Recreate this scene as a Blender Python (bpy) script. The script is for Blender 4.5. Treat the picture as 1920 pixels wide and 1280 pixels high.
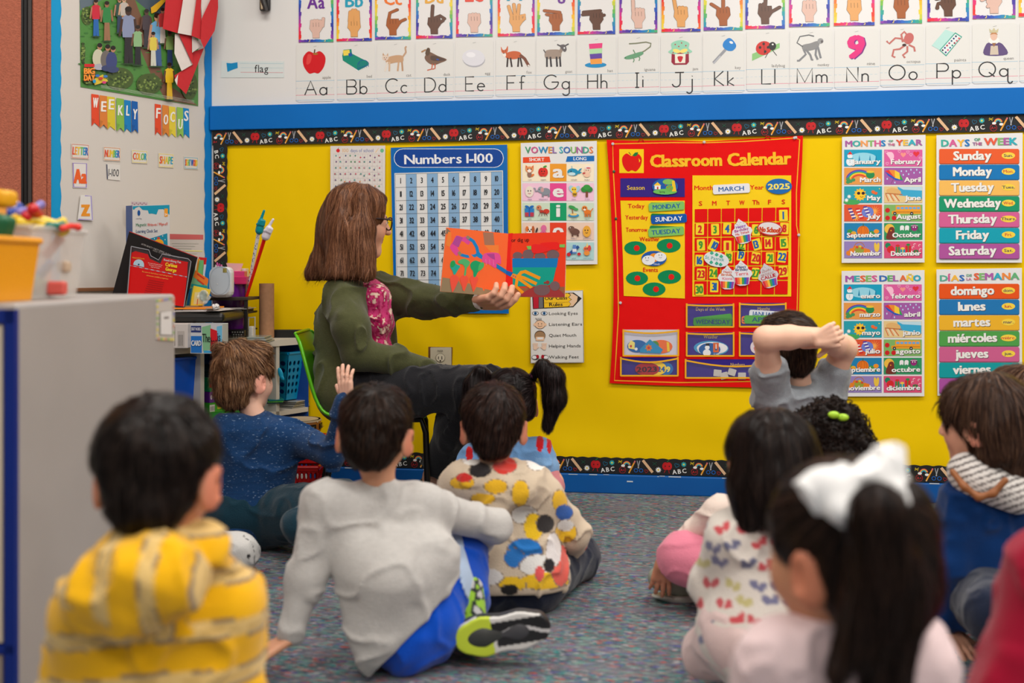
import bpy, bmesh, math, random
import numpy as np
from mathutils import Vector, Matrix
random.seed(7); RNG = np.random.default_rng(7)
S = bpy.context.scene
for _o in list(bpy.data.objects): bpy.data.objects.remove(_o)
COL = S.collection
PI = math.pi
# ---------------- camera, world, light, exposure ----------------
F = 2015.0                       # focal length in pixels of the 1920x1280 frame
CAM = Vector((0.0, -4.27, 0.88))
YAW = math.radians(8.3)
FWD = Vector((-math.sin(YAW), math.cos(YAW), 0)); RGT = Vector((math.cos(YAW), math.sin(YAW), 0)); UPV = Vector((0, 0, 1))
HZ = 506.0                       # horizon row
cd = bpy.data.cameras.new('camera'); cam = bpy.data.objects.new('camera', cd); COL.objects.link(cam)
cd.sensor_width = 36; cd.lens = 36 * F / 1920; cd.shift_y = -(640 - HZ) / 1920
cam.location = CAM; cam.rotation_euler = (PI / 2, 0, YAW)
cd.clip_start = 0.02
cd.dof.use_dof = True; cd.dof.focus_distance = 4.0; cd.dof.aperture_fstop = 2.3
S.camera = cam
W = bpy.data.worlds.new('world'); S.world = W; W.use_nodes = True
W.node_tree.nodes['Background'].inputs[0].default_value = (1.0, 0.97, 0.93, 1)
W.node_tree.nodes['Background'].inputs[1].default_value = 0.24
def ceiling_lamp(x, y, sx, sy, power, rot=0):
 l = bpy.data.lights.new('ceiling_lamp', 'AREA'); l.shape = 'RECTANGLE'; l.size = sx; l.size_y = sy
 l.energy = power; l.color = (1.0, 0.955, 0.90)
 o = bpy.data.objects.new('ceiling_lamp', l); COL.objects.link(o); o.location = (x, y, 2.84); o.rotation_euler = (0, 0, rot)
LAMPS = [(-1.2, -1.3), (0.9, -1.3), (3.0, -1.3), (-1.2, -3.4), (0.9, -3.4), (3.0, -3.4), (0.9, -5.4), (-1.2,-5.4), (3.0,-5.4)]
for lx, ly in LAMPS: ceiling_lamp(lx, ly, 1.2, 0.6, 33 if lx > -1 else 25)
S.view_settings.view_transform = 'Standard'; S.view_settings.look = 'None'
S.view_settings.gamma = 1; S.view_settings.use_curve_mapping = False
S.view_settings.exposure = 0.12
# ---------------- geometry of the photograph ----------------
def U(px, py, d):
 return CAM + FWD * d + RGT * ((px - 960) / F * d) + UPV * ((HZ - py) / F * d)
def ray(px, py): return FWD + RGT * ((px - 960) / F) + UPV * ((HZ - py) / F)
def on_plane(px, py, p0, n):
 r = ray(px, py); t = (p0 - CAM).dot(n) / r.dot(n); return CAM + r * t
WN = Vector((0, -1, 0))
def BW(px, py, e=0.0): return on_plane(px, py, Vector((0, -e, 0)), WN)      # point on the back wall
CORNER = BW(397, 300); CORNER.z = 0
LDIR = (FWD + RGT * 0.665).normalized()          # along the left wall, towards the corner
LN = Vector((LDIR.y, -LDIR.x, 0))                # its normal, into the room
def LW(px, py, e=0.0): return on_plane(px, py, CORNER + LN * e, LN)
def H(z, d): return HZ + (0.88 - z) * F / d
# ---------------- helpers ----------------
def lin(c):
 def f(v):
  v /= 255.0
  return v / 12.92 if v <= 0.04045 else ((v + 0.055) / 1.055) ** 2.4
 return (f(c[0]), f(c[1]), f(c[2]), 1.0)
def hexc(s): return tuple(int(s[i:i + 2], 16) for i in (0, 2, 4))
def tag(o, label=None, cat=None, group=None, kind=None):
 if label: o['label'] = label
 if cat: o['category'] = cat
 if group: o['group'] = group
 if kind: o['kind'] = kind
 return o
def empty(name, loc, rz=0):
 o = bpy.data.objects.new(name, None); COL.objects.link(o); o.location = loc; o.rotation_euler = (0, 0, rz); o.empty_display_size = .05
 return o
def link(name, me, mats, parent=None):
 o = bpy.data.objects.new(name, me); COL.objects.link(o)
 for m in (mats if isinstance(mats, (list, tuple)) else [mats]): me.materials.append(m)
 if parent is not None:
  o.parent = parent; bpy.context.view_layer.update() if False else None
  o.matrix_parent_inverse = Matrix.Translation(-Vector(parent.location)) if parent.rotation_euler.z == 0 else (Matrix.Translation(parent.location) @ Matrix.Rotation(parent.rotation_euler.z, 4, 'Z')).inverted()
 return o
_m = {}
def mat(name, col=(200, 200, 200), rough=.5, metal=0, attr=False, bump=0, bscale=200, spec=.5, trans=0, alpha=1, noise=0, nscale=8, col2=None, coat=0, sheen=0, stretch=(1, 1, 1), emit=0, sss=0, ior=1.45, detail=3, ramp=(.35, .68)):
 if name in _m: return _m[name]
 m = bpy.data.materials.new(name); m.use_nodes = True; nt = m.node_tree; b = nt.nodes['Principled BSDF']; L = nt.links
 c = lin(col) if max(col) > 1 else tuple(col) + (1,)
 b.inputs['Base Color'].default_value = c; b.inputs['Roughness'].default_value = rough; b.inputs['Metallic'].default_value = metal
 b.inputs['Specular IOR Level'].default_value = spec; b.inputs['Transmission Weight'].default_value = trans; b.inputs['Alpha'].default_value = alpha
 b.inputs['Coat Weight'].default_value = coat; b.inputs['Coat Roughness'].default_value = .12; b.inputs['Sheen Weight'].default_value = sheen; b.inputs['IOR'].default_value = ior
 if sss: b.inputs['Subsurface Weight'].default_value = sss; b.inputs['Subsurface Radius'].default_value = (.02, .008, .005); b.inputs['Subsurface Scale'].default_value = .5
 src = None
 if attr:
  a = nt.nodes.new('ShaderNodeAttribute'); a.attribute_name = 'Col'; src = a.outputs['Color']; L.new(src, b.inputs['Base Color'])
 if noise or bump or col2:
  tc = nt.nodes.new('ShaderNodeTexCoord'); mp = nt.nodes.new('ShaderNodeMapping'); L.new(tc.outputs['Object'], mp.inputs[0]); mp.inputs['Scale'].default_value = stretch
 if noise or col2:
  n = nt.nodes.new('ShaderNodeTexNoise'); n.inputs['Scale'].default_value = nscale; n.inputs['Detail'].default_value = detail; L.new(mp.outputs[0], n.inputs['Vector'])
  r = nt.nodes.new('ShaderNodeValToRGB'); r.color_ramp.elements[0].position = ramp[0]; r.color_ramp.elements[1].position = ramp[1]; L.new(n.outputs[0], r.inputs[0])
  mx = nt.nodes.new('ShaderNodeMix'); mx.data_type = 'RGBA'
  if col2:
   mx.inputs[6].default_value = c; mx.inputs[7].default_value = lin(col2)
   if src: L.new(src, mx.inputs[6])
   L.new(r.outputs[0], mx.inputs[0])
  else:
   mx.blend_type = 'MULTIPLY'; mx.inputs[0].default_value = noise
   mx.inputs[6].default_value = c
   if src: L.new(src, mx.inputs[6])
   L.new(r.outputs[0], mx.inputs[7])
  L.new(mx.outputs[2], b.inputs['Base Color'])
 if bump:
  n2 = nt.nodes.new('ShaderNodeTexNoise'); n2.inputs['Scale'].default_value = bscale; n2.inputs['Detail'].default_value = 2; L.new(mp.outputs[0], n2.inputs['Vector'])
  bp = nt.nodes.new('ShaderNodeBump'); bp.inputs['Strength'].default_value = 1.0; bp.inputs['Distance'].default_value = bump
  L.new(n2.outputs[0], bp.inputs['Height']); L.new(bp.outputs[0], b.inputs['Normal'])
 _m[name] = m; return m
class MB:
 """collects faces with a colour each; build() links them as one mesh object"""
 def __init__(s): s.v = []; s.f = []; s.c = []; s.mi = []; s.sm = []
 def add(s, vs, fs, col=(200, 200, 200), mi=0, smooth=False):
  o = len(s.v); s.v += [tuple(v) for v in vs]
  c = lin(col)
  for f in fs: s.f.append([i + o for i in f]); s.c.append(c); s.mi.append(mi); s.sm.append(smooth)
 def poly(s, pts, col, mi=0): s.add(pts, [list(range(len(pts)))], col, mi)
 def box(s, c, sz, col=(200, 200, 200), R=None, mi=0, bev=0.0):
  c = Vector(c); x, y, z = sz[0] / 2, sz[1] / 2, sz[2] / 2
  b = min(bev, x * .9, y * .9, z * .9)
  if b <= 0:
   P = [Vector((a * x, bb * y, cc * z)) for a in (-1, 1) for bb in (-1, 1) for cc in (-1, 1)]
   fs = [(0, 1, 3, 2), (4, 6, 7, 5), (0, 4, 5, 1), (2, 3, 7, 6), (0, 2, 6, 4), (1, 5, 7, 3)]
  else:
   bm = bmesh.new(); bmesh.ops.create_cube(bm, size=1)
   for v in bm.verts: v.co = Vector((v.co.x * 2 * x, v.co.y * 2 * y, v.co.z * 2 * z))
   bmesh.ops.bevel(bm, geom=bm.edges[:], offset=b, segments=3, affect='EDGES', profile=.5)
   bm.verts.index_update(); P = [v.co.copy() for v in bm.verts]; fs = [[v.index for v in f.verts] for f in bm.faces]; bm.free()
  if R is not None: P = [R @ p for p in P]
  s.add([p + c for p in P], fs, col, mi, smooth=False)
 def obox(s, p0, ax, ay, az, col, mi=0, bev=0.0):
  """box from a corner and three edge vectors"""
  ax, ay, az = Vector(ax), Vector(ay), Vector(az)
  R = Matrix((ax.normalized(), ay.normalized(), az.normalized())).transposed()
  s.box(Vector(p0) + (ax + ay + az) / 2, (ax.length, ay.length, az.length), col, R, mi, bev)
 def tube(s, pts, r, col, n=10, caps=True, mi=0, flat=1.0, closed=False):
  pts = [Vector(p) for p in pts]; rs = r if isinstance(r, (list, tuple)) else [r] * len(pts)
  vs = []; ref = None
  for i, p in enumerate(pts):
   a = pts[max(i - 1, 0)]; b = pts[min(i + 1, len(pts) - 1)]
   if closed: a = pts[i - 1]; b = pts[(i + 1) % len(pts)]
   t = (b - a).normalized()
   if ref is None: ref = t.orthogonal().normalized()
   ref = (ref - t * ref.dot(t)).normalized(); q = t.cross(ref)
   for k in range(n):
    an = 2 * PI * k / n; vs.append(p + ref * (math.cos(an) * rs[i]) + q * (math.sin(an) * rs[i] * flat))
  fs = []
  m = len(pts)
  for i in range(m if closed else m - 1):
   for k in range(n):
    j = (i + 1) % m
    fs.append((i * n + k, i * n + (k + 1) % n, j * n + (k + 1) % n, j * n + k))
  if caps and not closed: fs.append(list(range(n))[::-1]); fs.append([(m - 1) * n + k for k in range(n)])
  s.add(vs, fs, col, mi, smooth=True)
 def lathe(s, base, prof, col, n=24, mi=0, axis=None, ell=1.0):
  """prof: (radius, height)"""
  base = Vector(base); R = Matrix.Identity(3)
  if axis is not None: R = Vector((0, 0, 1)).rotation_difference(Vector(axis)).to_matrix()
  vs = [base + R @ Vector((r * math.cos(2 * PI * k / n), r * ell * math.sin(2 * PI * k / n), h)) for r, h in prof for k in range(n)]
  fs = [(i * n + k, i * n + (k + 1) % n, (i + 1) * n + (k + 1) % n, (i + 1) * n + k) for i in range(len(prof) - 1) for k in range(n)]
  fs.append(list(range(n))[::-1]); fs.append([(len(prof) - 1) * n + k for k in range(n)])
  s.add(vs, fs, col, mi, smooth=True)
 def ball(s, c, r, col, R=None, n=14, mi=0):
  c = Vector(c); r = Vector(r) if not isinstance(r, (int, float)) else Vector((r, r, r)); vs = []; fs = []; m = n // 2 + 1
  for i in range(m + 1):
   th = PI * i / m
   for k in range(n):
    p = Vector((r.x * math.sin(th) * math.cos(2 * PI * k / n), r.y * math.sin(th) * math.sin(2 * PI * k / n), r.z * math.cos(th)))
    vs.append(c + (R @ p if R is not None else p))
  for i in range(m):
   for k in range(n): fs.append((i * n + k, i * n + (k + 1) % n, (i + 1) * n + (k + 1) % n, (i + 1) * n + k))
  s.add(vs, fs, col, mi, smooth=True)
 def build(s, name, mats, parent=None):
  me = bpy.data.meshes.new(name); me.from_pydata(s.v, [], s.f)
  me.polygons.foreach_set('material_index', s.mi); me.polygons.foreach_set('use_smooth', s.sm)
  a = me.color_attributes.new('Col', 'FLOAT_COLOR', 'CORNER')
  buf = []
  for f, c in zip(s.f, s.c): buf += list(c) * len(f)
  a.data.foreach_set('color', buf)
  o = link(name, me, mats, parent)
  if any(s.sm):
   try: me.set_sharp_from_angle(angle=math.radians(38))
   except Exception: pass
  return o
# glyphs: every character once, as flat triangles
GL = {}
def make_glyphs():
 chars = sorted(set("ABCDEFGHIJKLMNOPQRSTUVWXYZabcdefghijklmnopqrstuvwxyz0123456789.,!-&/:'éÍÑñ+"))
 objs = []
 for b in (0,):
  for ch in chars:
   cu = bpy.data.curves.new('g', 'FONT'); cu.body = ch; cu.resolution_u = 2; cu.offset = 0; cu.fill_mode = 'FRONT'
   o = bpy.data.objects.new('g', cu); COL.objects.link(o); objs.append((b, ch, o, cu))
 bpy.context.view_layer.update(); dg = bpy.context.evaluated_depsgraph_get()
 for b, ch, o, cu in objs:
  me = o.evaluated_get(dg).to_mesh()
  v = [(w.co.x, w.co.y) for w in me.vertices]; f = [tuple(p.vertices) for p in me.polygons]
  GL[(b, ch)] = (v, f)
  o.evaluated_get(dg).to_mesh_clear()
 for b, ch, o, cu in objs: bpy.data.objects.remove(o); bpy.data.curves.remove(cu)
make_glyphs()
CAPH = max(y for x, y in GL[(0, 'H')][0]) or .7
def layout(s, b):
 """glyph strings in cap-height units -> verts, faces, width"""
 x = 0; V = []; Fc = []
 for ch in s:
  if ch == ' ': x += .38; continue
  v, f = GL.get((0, ch), GL[(0, 'o')])
  if not v: continue
  x0 = min(p[0] for p in v) / CAPH; x1 = max(p[0] for p in v) / CAPH
  o = len(V); V += [(p[0] / CAPH - x0 + x, p[1] / CAPH) for p in v]; Fc += [tuple(i + o for i in q) for q in f]
  x += x1 - x0 + .11
 return V, Fc, max(x - .11, .01)
class Canvas(MB):
 """flat print: fn(u, v, e) gives the point at height e above the sheet"""
 def __init__(s, fn, base=.0012, step=.00035): super().__init__(); s.lim = None; s.fn = fn; s.e = base; s.step = step; s.base = base
 def up(s, n=1): s.e += s.step * n; return s
 def P(s, u, v): return s.fn(u, v, s.e)
 def out(s, x): return s.lim is not None and not (s.lim[0] < x < s.lim[1])
 def pg(s, pts, col):
  if s.lim and (s.out(min(p[0] for p in pts)) or s.out(max(p[0] for p in pts))): return
  s.e += 1.2e-5; s.add([s.P(u, v) for u, v in pts], [list(range(len(pts)))], col)
 def sheet(s, pts, col, side=None):
  n = len(pts); top = [s.fn(u, v, s.base) for u, v in pts]; bot = [s.fn(u, v, 0.0002) for u, v in pts]
  s.add(top + bot, [list(range(n)), [n + i for i in range(n)][::-1]] + [(i, n + i, n + (i + 1) % n, (i + 1) % n) for i in range(n)], side or col)
  s.c[-n - 2] = lin(col); s.e = s.base + s.step
 def rect(s, x0, y0, x1, y1, col, r=0): s.pg(rr(x0, y0, x1, y1, r), col)
 def ell(s, cx, cy, rx, ry, col, rot=0, n=20, a0=0, a1=2 * PI):
  c, q = math.cos(rot), math.sin(rot); full = abs(a1 - a0) > 6.28
  pts = [(rx * math.cos(a0 + (a1 - a0) * i / (n if full else n - 1)), ry * math.sin(a0 + (a1 - a0) * i / (n if full else n - 1))) for i in range(n)]
  s.pg([(cx + c * x - q * y, cy + q * x + c * y) for x, y in pts], col)
 def line(s, pts, w, col, closed=False):
  n = len(pts); s.e += 1.2e-5
  if s.lim and (s.out(min(p[0] for p in pts)) or s.out(max(p[0] for p in pts))): return
  L = []; R = []
  for i in range(n):
   a = pts[i - 1] if (i > 0 or closed) else pts[i]; b = pts[(i + 1) % n] if (i < n - 1 or closed) else pts[i]
   dx, dy = b[0] - a[0], b[1] - a[1]; l = math.hypot(dx, dy) or 1; nx, ny = -dy / l * w / 2, dx / l * w / 2
   L.append((pts[i][0] + nx, pts[i][1] + ny)); R.append((pts[i][0] - nx, pts[i][1] - ny))
  V = [s.P(*p) for p in L] + [s.P(*p) for p in R]
  s.add(V, [(i, (i + 1) % n, n + (i + 1) % n, n + i) for i in range(n if closed else n - 1)], col)
 def arc(s, cx, cy, rx, ry, a0, a1, w, col, n=14): s.line([(cx + rx * math.cos(math.radians(a0 + (a1 - a0) * i / n)), cy + ry * math.sin(math.radians(a0 + (a1 - a0) * i / n))) for i in range(n + 1)], w, col)
 def star(s, cx, cy, r, col, k=5, q=.45, rot=-PI / 2):
  s.pg([(cx + (r if i % 2 == 0 else r * q) * math.cos(rot + PI * i / k), cy + (r if i % 2 == 0 else r * q) * math.sin(rot + PI * i / k)) for i in range(2 * k)], col)
 def heart(s, cx, cy, r, col, w=0, rot=0):
  pts = []
  for i in range(18):
   t = 2 * PI * i / 18; x = 16 * math.sin(t) ** 3; y = -(13 * math.cos(t) - 5 * math.cos(2 * t) - 2 * math.cos(3 * t) - math.cos(4 * t))
   x, y = x * r / 16, y * r / 16; pts.append((cx + x * math.cos(rot) - y * math.sin(rot), cy + x * math.sin(rot) + y * math.cos(rot)))
  s.line(pts, w, col, True) if w else s.pg(pts, col)
 def text(s, t, x, y, h, col, w=None, b=0, al='c', ang=0, sh=None, tall=1.0, cols=None, slant=0, cx=None):
  """baseline-anchored; y axis of the canvas points down; al: c/l/r"""
  if s.lim and (s.out(x - h * .5) or s.out(x + h * .5)): return
  V, Fc, wd = layout(t, b); s.e += 1.2e-5; sx = h * cx if cx else (min(w / wd, 1.45 * h) if w else h)
  h *= tall
  off = {'c': -wd / 2, 'l': 0, 'r': -wd}[al]; ca, sa = math.cos(ang), math.sin(ang)
  OFF = {-1: [(0, 0)], 0: [(-.012, 0), (.012, 0)], 1: [(-.035, 0), (.035, 0), (0, .02), (0, -.02)], 2: [(-.062, .03), (.062, .03), (-.062, -.03), (.062, -.03), (0, 0)]}[b]
  def put(dx, dy, c):
   for ox, oy in OFF:
    P = []; s.e += 1.2e-5
    for (a, bb) in V:
     X = (a + off) * sx + ox * h + slant * bb * h; Y = -(bb + oy) * h; P.append(s.P(x + dx + ca * X - sa * Y, y + dy + sa * X + ca * Y))
    s.add(P, Fc, c)
  if sh: put(sh[0], sh[1], sh[2]); s.up()
  if cols:
   nb = len(s.c); put(0, 0, col); fi = nb
   for _ in OFF:
    k = 0
    for ch in t:
     if ch == ' ': continue
     nf = len(GL.get((0, ch), GL[(0, 'o')])[1])
     for j in range(nf): s.c[fi + j] = lin(cols[k % len(cols)])
     fi += nf; k += 1
  else: put(0, 0, col)
def rr(x0, y0, x1, y1, r=0, n=4):
 if r <= 0: return [(x0, y0), (x1, y0), (x1, y1), (x0, y1)]
 out = []
 for cx, cy, a in ((x1 - r, y0 + r, -90), (x1 - r, y1 - r, 0), (x0 + r, y1 - r, 90), (x0 + r, y0 + r, 180)):
  for i in range(n + 1):
   t = math.radians(a + 90 * i / n); out.append((cx + r * math.cos(t), cy + r * math.sin(t)))
 return out
def quadmap(c, plane, w=1.0, h=1.0):
 """bilinear map of a w x h sheet whose photo corners (tl, tr, br, bl) lie on a plane"""
 P = [plane(x, y, 0) for x, y in c]; n = (plane(c[0][0], c[0][1], 1) - plane(c[0][0], c[0][1], 0)); nn = WN if plane is BW else LN
 def fn(u, v, e):
  a, b = u / w, v / h
  return P[0] * (1 - a) * (1 - b) + P[1] * a * (1 - b) + P[2] * a * b + P[3] * (1 - a) * b + nn * e
 return fn
def pxmap(plane, ox, oy, sc, lift=0.0):
 return lambda u, v, e: (lambda p: p)(plane(ox + u / sc, oy + v / sc, 0)) + (WN if plane is BW else LN) * (e + lift)
PRINT = mat('printed_paper', attr=True, rough=.55, spec=.35)
GLOSSY = mat('laminated_print', attr=True, rough=.28, spec=.5)
FELT = mat('printed_canvas', attr=True, rough=.75, bump=.004, bscale=9, spec=.25)
PAINT = mat('painted_colour', attr=True, rough=.42)
# ================= the room =================
def struct(name, mb, m): return tag(mb.build(name, m), kind='structure')
def carpet():
 m = bpy.data.materials.new('carpet'); m.use_nodes = True; nt = m.node_tree; b = nt.nodes['Principled BSDF']; L = nt.links
 tc = nt.nodes.new('ShaderNodeTexCoord'); mp = nt.nodes.new('ShaderNodeMapping'); mp.inputs['Scale'].default_value = (.30, 1.15, 1); L.new(tc.outputs['Object'], mp.inputs[0])
 col = None
 base = lin((106, 114, 118))
 for i, (sc, c, lo, hi) in enumerate([(150, (70, 74, 92), .5, .58), (120, (170, 168, 172), .55, .62), (95, (178, 92, 84), .57, .63), (110, (66, 138, 136), .55, .62), (85, (92, 92, 150), .58, .64), (14, (128, 120, 132), .5, .75), (60, (120, 150, 140), .56, .66)]):
  n = nt.nodes.new('ShaderNodeTexNoise'); n.noise_dimensions = '4D'; n.inputs['W'].default_value = i * 3.7; n.inputs['Scale'].default_value = sc; n.inputs['Detail'].default_value = 1.5; L.new(mp.outputs[0], n.inputs['Vector'])
  r = nt.nodes.new('ShaderNodeMapRange'); r.inputs[1].default_value = lo; r.inputs[2].default_value = hi; L.new(n.outputs[0], r.inputs[0])
  mx = nt.nodes.new('ShaderNodeMix'); mx.data_type = 'RGBA'; L.new(r.outputs[0], mx.inputs[0]); mx.inputs[7].default_value = lin(c)
  if col is None: mx.inputs[6].default_value = base
  else: L.new(col, mx.inputs[6])
  col = mx.outputs[2]
 L.new(col, b.inputs['Base Color']); b.inputs['Roughness'].default_value = .95; b.inputs['Specular IOR Level'].default_value = .1
 n = nt.nodes.new('ShaderNodeTexNoise'); n.inputs['Scale'].default_value = 260; L.new(tc.outputs['Object'], n.inputs['Vector'])
 bp = nt.nodes.new('ShaderNodeBump'); bp.inputs['Distance'].default_value = .006; L.new(n.outputs[0], bp.inputs['Height']); L.new(bp.outputs[0], b.inputs['Normal'])
 return m
cx = CORNER.x
f = MB(); f.box((.9, -3.4, -.05), (7.4, 7.0, .1)); struct('floor', f, carpet())
f = MB(); f.box((.9, -3.4, 2.9), (7.4, 7.0, .1)); struct('ceiling', f, mat('ceiling_paint', (226, 222, 214), .8))
f = MB(); f.box(((cx + 4.6) / 2, .06, 1.42), (4.6 - cx, .12, 2.86)); struct('wall_back', f, mat('gloss_white_wall', (226, 225, 222), .32, bump=.0006, bscale=6))
f = MB(); f.obox((cx, 0, 0), -LDIR * 2.6, -LN * .12, (0, 0, 2.85), (215, 210, 203)); struct('wall_left', f, mat('left_wall_paint', (206, 199, 191), .7))
f = MB(); f.box(((cx + 4.6) / 2, -.011, 1.5125), (4.6 - cx, .022, .100), bev=.003); struct('trim_1', f, mat('blue_trim_paint', (0, 108, 192), .5, noise=.08, nscale=3, spec=.25))
f = MB(); f.box(((cx + 4.6) / 2, -.014, .037), (4.6 - cx, .028, .074), bev=.004)
bo = struct('baseboard_back', f, mat('baseboard_paint', (0, 92, 168), .42, col2=(0, 76, 150), nscale=2))
f = MB()
for i in range(46):
 x = random.uniform(cx, 3.2); f.box((x, -.0283, random.choice([.072, .0745, .073, .05, .004])), (random.uniform(.004, .05), .0012, random.uniform(.0015, .005)), (205, 215, 222))
f.build('chipped_paint', PAINT, bo)
# yellow paper sheet backing the bulletin board (gently buckled)
def yellow_paper():
 x0, x1, z0, z1 = BW(404, 300).x, 4.3, .08, 1.46; nx, nz = 150, 48; V = []
 for j in range(nz + 1):
  for i in range(nx + 1):
   x = x0 + (x1 - x0) * i / nx; z = z0 + (z1 - z0) * j / nz; k = min(1, max(0, (.55 - z) / .4));
   b = .0022 + .0012 * math.sin(x * 4.3 + z * 2) * math.sin(z * 5 + x) + k * (.004 + .004 * math.sin(x * 7.1 + 9 * z) * math.cos(z * 13 - x * 3))
   k2 = math.exp(-((x + .9) / .35) ** 2) * .003 * (1 + math.sin(x * 30 + z * 22))
   V.append((x, -(max(b, .0006) + (k2 if z < .75 else 0)), z))
 fs = [(j * (nx + 1) + i, j * (nx + 1) + i + 1, (j + 1) * (nx + 1) + i + 1, (j + 1) * (nx + 1) + i) for j in range(nz) for i in range(nx)]
 m = MB(); m.add(V, fs, (238, 200, 0), smooth=True)
 o = m.build('backing_paper', mat('yellow_paper', (240, 200, 0), .6, bump=.016, bscale=3.2, stretch=(1, 1, .6), spec=.12))
 tag(o, 'bright yellow paper sheet covering the bulletin board behind all the charts', 'backing paper')
yellow_paper()
LIFT = .0125       # charts hang just in front of the buckled paper
# ================= scalloped chalkboard border =================
def motif(c, x, y, vert):
 """one repeat, 0.28 m long, about 0.062 high; x runs along, y down from the strip's top"""
 c.up()
 s = .062 / 62.0
 def X(a): return x + a * .28 / 125.0 / 1
 def Y(b): return y + b * .062 / 29
 k = .28 / 125
 # apple
 c.ell(X(0) - .006, Y(13), .0125, .0155, (186, 24, 30)); c.ell(X(0) + .007, Y(13), .0125, .0155, (196, 30, 34))
 c.up(); c.line([(X(0), Y(5)), (X(4), Y(1.5))], .003, (46, 110, 60)); c.ell(X(-3), Y(13), .0022, .003, (60, 20, 24)); c.ell(X(4), Y(13), .0022, .003, (60, 20, 24))
 c.line([(X(-3), Y(21)), (X(-5), Y(25))], .002, (196, 30, 34)); c.line([(X(3), Y(21)), (X(4), Y(26))], .002, (196, 30, 34))
 c.heart(X(17), Y(11), .009, (28, 108, 140), .0018, .3)
 c.star(X(29), Y(9), .0115, (40, 170, 178), 9, .6); c.up(); c.ell(X(29), Y(9), .0035, .0035, (226, 214, 70))
 for i, ch in enumerate('ABC'): c.text(ch, X(13.5 + i * 8.5), Y(27 - i * 1.3), .0165, (235, 235, 230), b=1, ang=-.15)
 c.line([(X(40), Y(9)), (X(47), Y(4))], .0017, (214, 186, 40)); c.line([(X(41), Y(4)), (X(46), Y(10))], .0017, (214, 186, 40)); c.line([(X(40), Y(6)), (X(47), Y(7))], .0017, (214, 186, 40))
 for r, cc in ((.0145, (224, 90, 80)), (.012, (240, 180, 70)), (.0095, (90, 180, 130)), (.007, (70, 140, 200))): c.arc(X(55), Y(13), r, r * 1.05, 190, 350, .0026, cc)
 c.up(); c.ell(X(48.5), Y(14), .0075, .005, (236, 236, 232)); c.ell(X(60), Y(16), .0075, .005, (236, 236, 232))
 c.arc(X(47.5), Y(22), .0125, .0125, 0, 360, .0015, (190, 40, 44)); c.text('A+', X(47.5), Y(24.5), .010, (200, 40, 44), b=0)
 c.line([(X(59), Y(26.5)), (X(69), Y(6))], .0055, (232, 158, 50)); c.up(); c.line([(X(68), Y(8)), (X(69.6), Y(4.5))], .0055, (214, 110, 110)); c.line([(X(58.6), Y(27.4)), (X(59.4), Y(25.8))], .004, (236, 206, 160))
 c.line([(X(73), Y(4)), (X(76), Y(18))], .0032, (150, 152, 156)); c.line([(X(78), Y(4)), (X(74.5), Y(18))], .0032, (172, 174, 178))
 c.arc(X(71), Y(22), .0068, .0068, 0, 360, .0028, (28, 96, 178)); c.arc(X(80), Y(22), .0068, .0068, 0, 360, .0028, (28, 96, 178))
 c.line([(X(83), Y(3)), (X(100), Y(25))], .0105, (222, 182, 140))
 c.heart(X(89), Y(23), .007, (170, 36, 44), .0015, .2)
 c.line([(X(100), Y(6)), (X(107), Y(12))], .0014, (30, 92, 70)); c.line([(X(107), Y(6)), (X(100), Y(12))], .0014, (30, 92, 70))
 c.star(X(110), Y(20), .0125, (238, 238, 234), 11, .55); c.up(); c.ell(X(110), Y(20), .0035, .0035, (232, 196, 60))
def border(name, fn, x0, x1, h, scal_top, phase, label):
 c = Canvas(fn, base=.0008, step=.0002); n = int((x1 - x0) / .007); pts = []
 top = [(x0 + (x1 - x0) * i / n, -.004 * abs(math.sin(PI * (x0 + (x1 - x0) * i / n) / .045)) + .002) for i in range(n + 1)]
 k = (n // 8) + 1
 for j in range(0, n, 8):       # strip in short quads so that every face stays convex enough
  seg = top[j:j + 9]; c.up(0)
  P = [fn(u, v, c.base) for u, v in seg]; Q = [fn(u, h, c.base) for u, v in seg]; P0 = [fn(u, v, .0001) for u, v in seg]
  m = len(seg); c.add(P + Q, [(i, i + 1, m + i + 1, m + i) for i in range(m - 1)], (34, 34, 34)); c.add(P + P0, [(i, i + 1, m + i + 1, m + i) for i in range(m - 1)], (34, 34, 34))
 c.e = c.base + c.step; e0 = c.e
 i = math.floor((x0 - phase) / .28)
 while phase + i * .28 < x1:
  px = phase + i * .28; i += 1
  c.lim = (x0 + .002, x1 - .002); c.e = e0; motif(c, px, 0, False)
 return tag(c.build(name, PRINT), label, 'border strip', 'chalkboard border strips round the yellow board')
ap = BW(480, 258).x
border('bulletin_border', lambda u, v, e: Vector((u, -.011 - e, 1.461 - v)), BW(400, 300).x, 3.9, .062, True, ap, 'black chalkboard-print border strip with school doodles along the top of the yellow board')
border('bulletin_border', lambda u, v, e: Vector((u, -.0135 - e, .139 - v)), BW(400, 300).x, 3.9, .062, True, BW(1117, 868).x, 'black chalkboard-print border strip with school doodles above the blue baseboard')
bx = BW(428, 400).x
border('bulletin_border', lambda u, v, e: Vector((bx - v, -.0118 - e, 1.40 - u)), 0, 1.26, .060, True, -.02, 'black chalkboard-print border strip running down the left edge of the yellow board')
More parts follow.
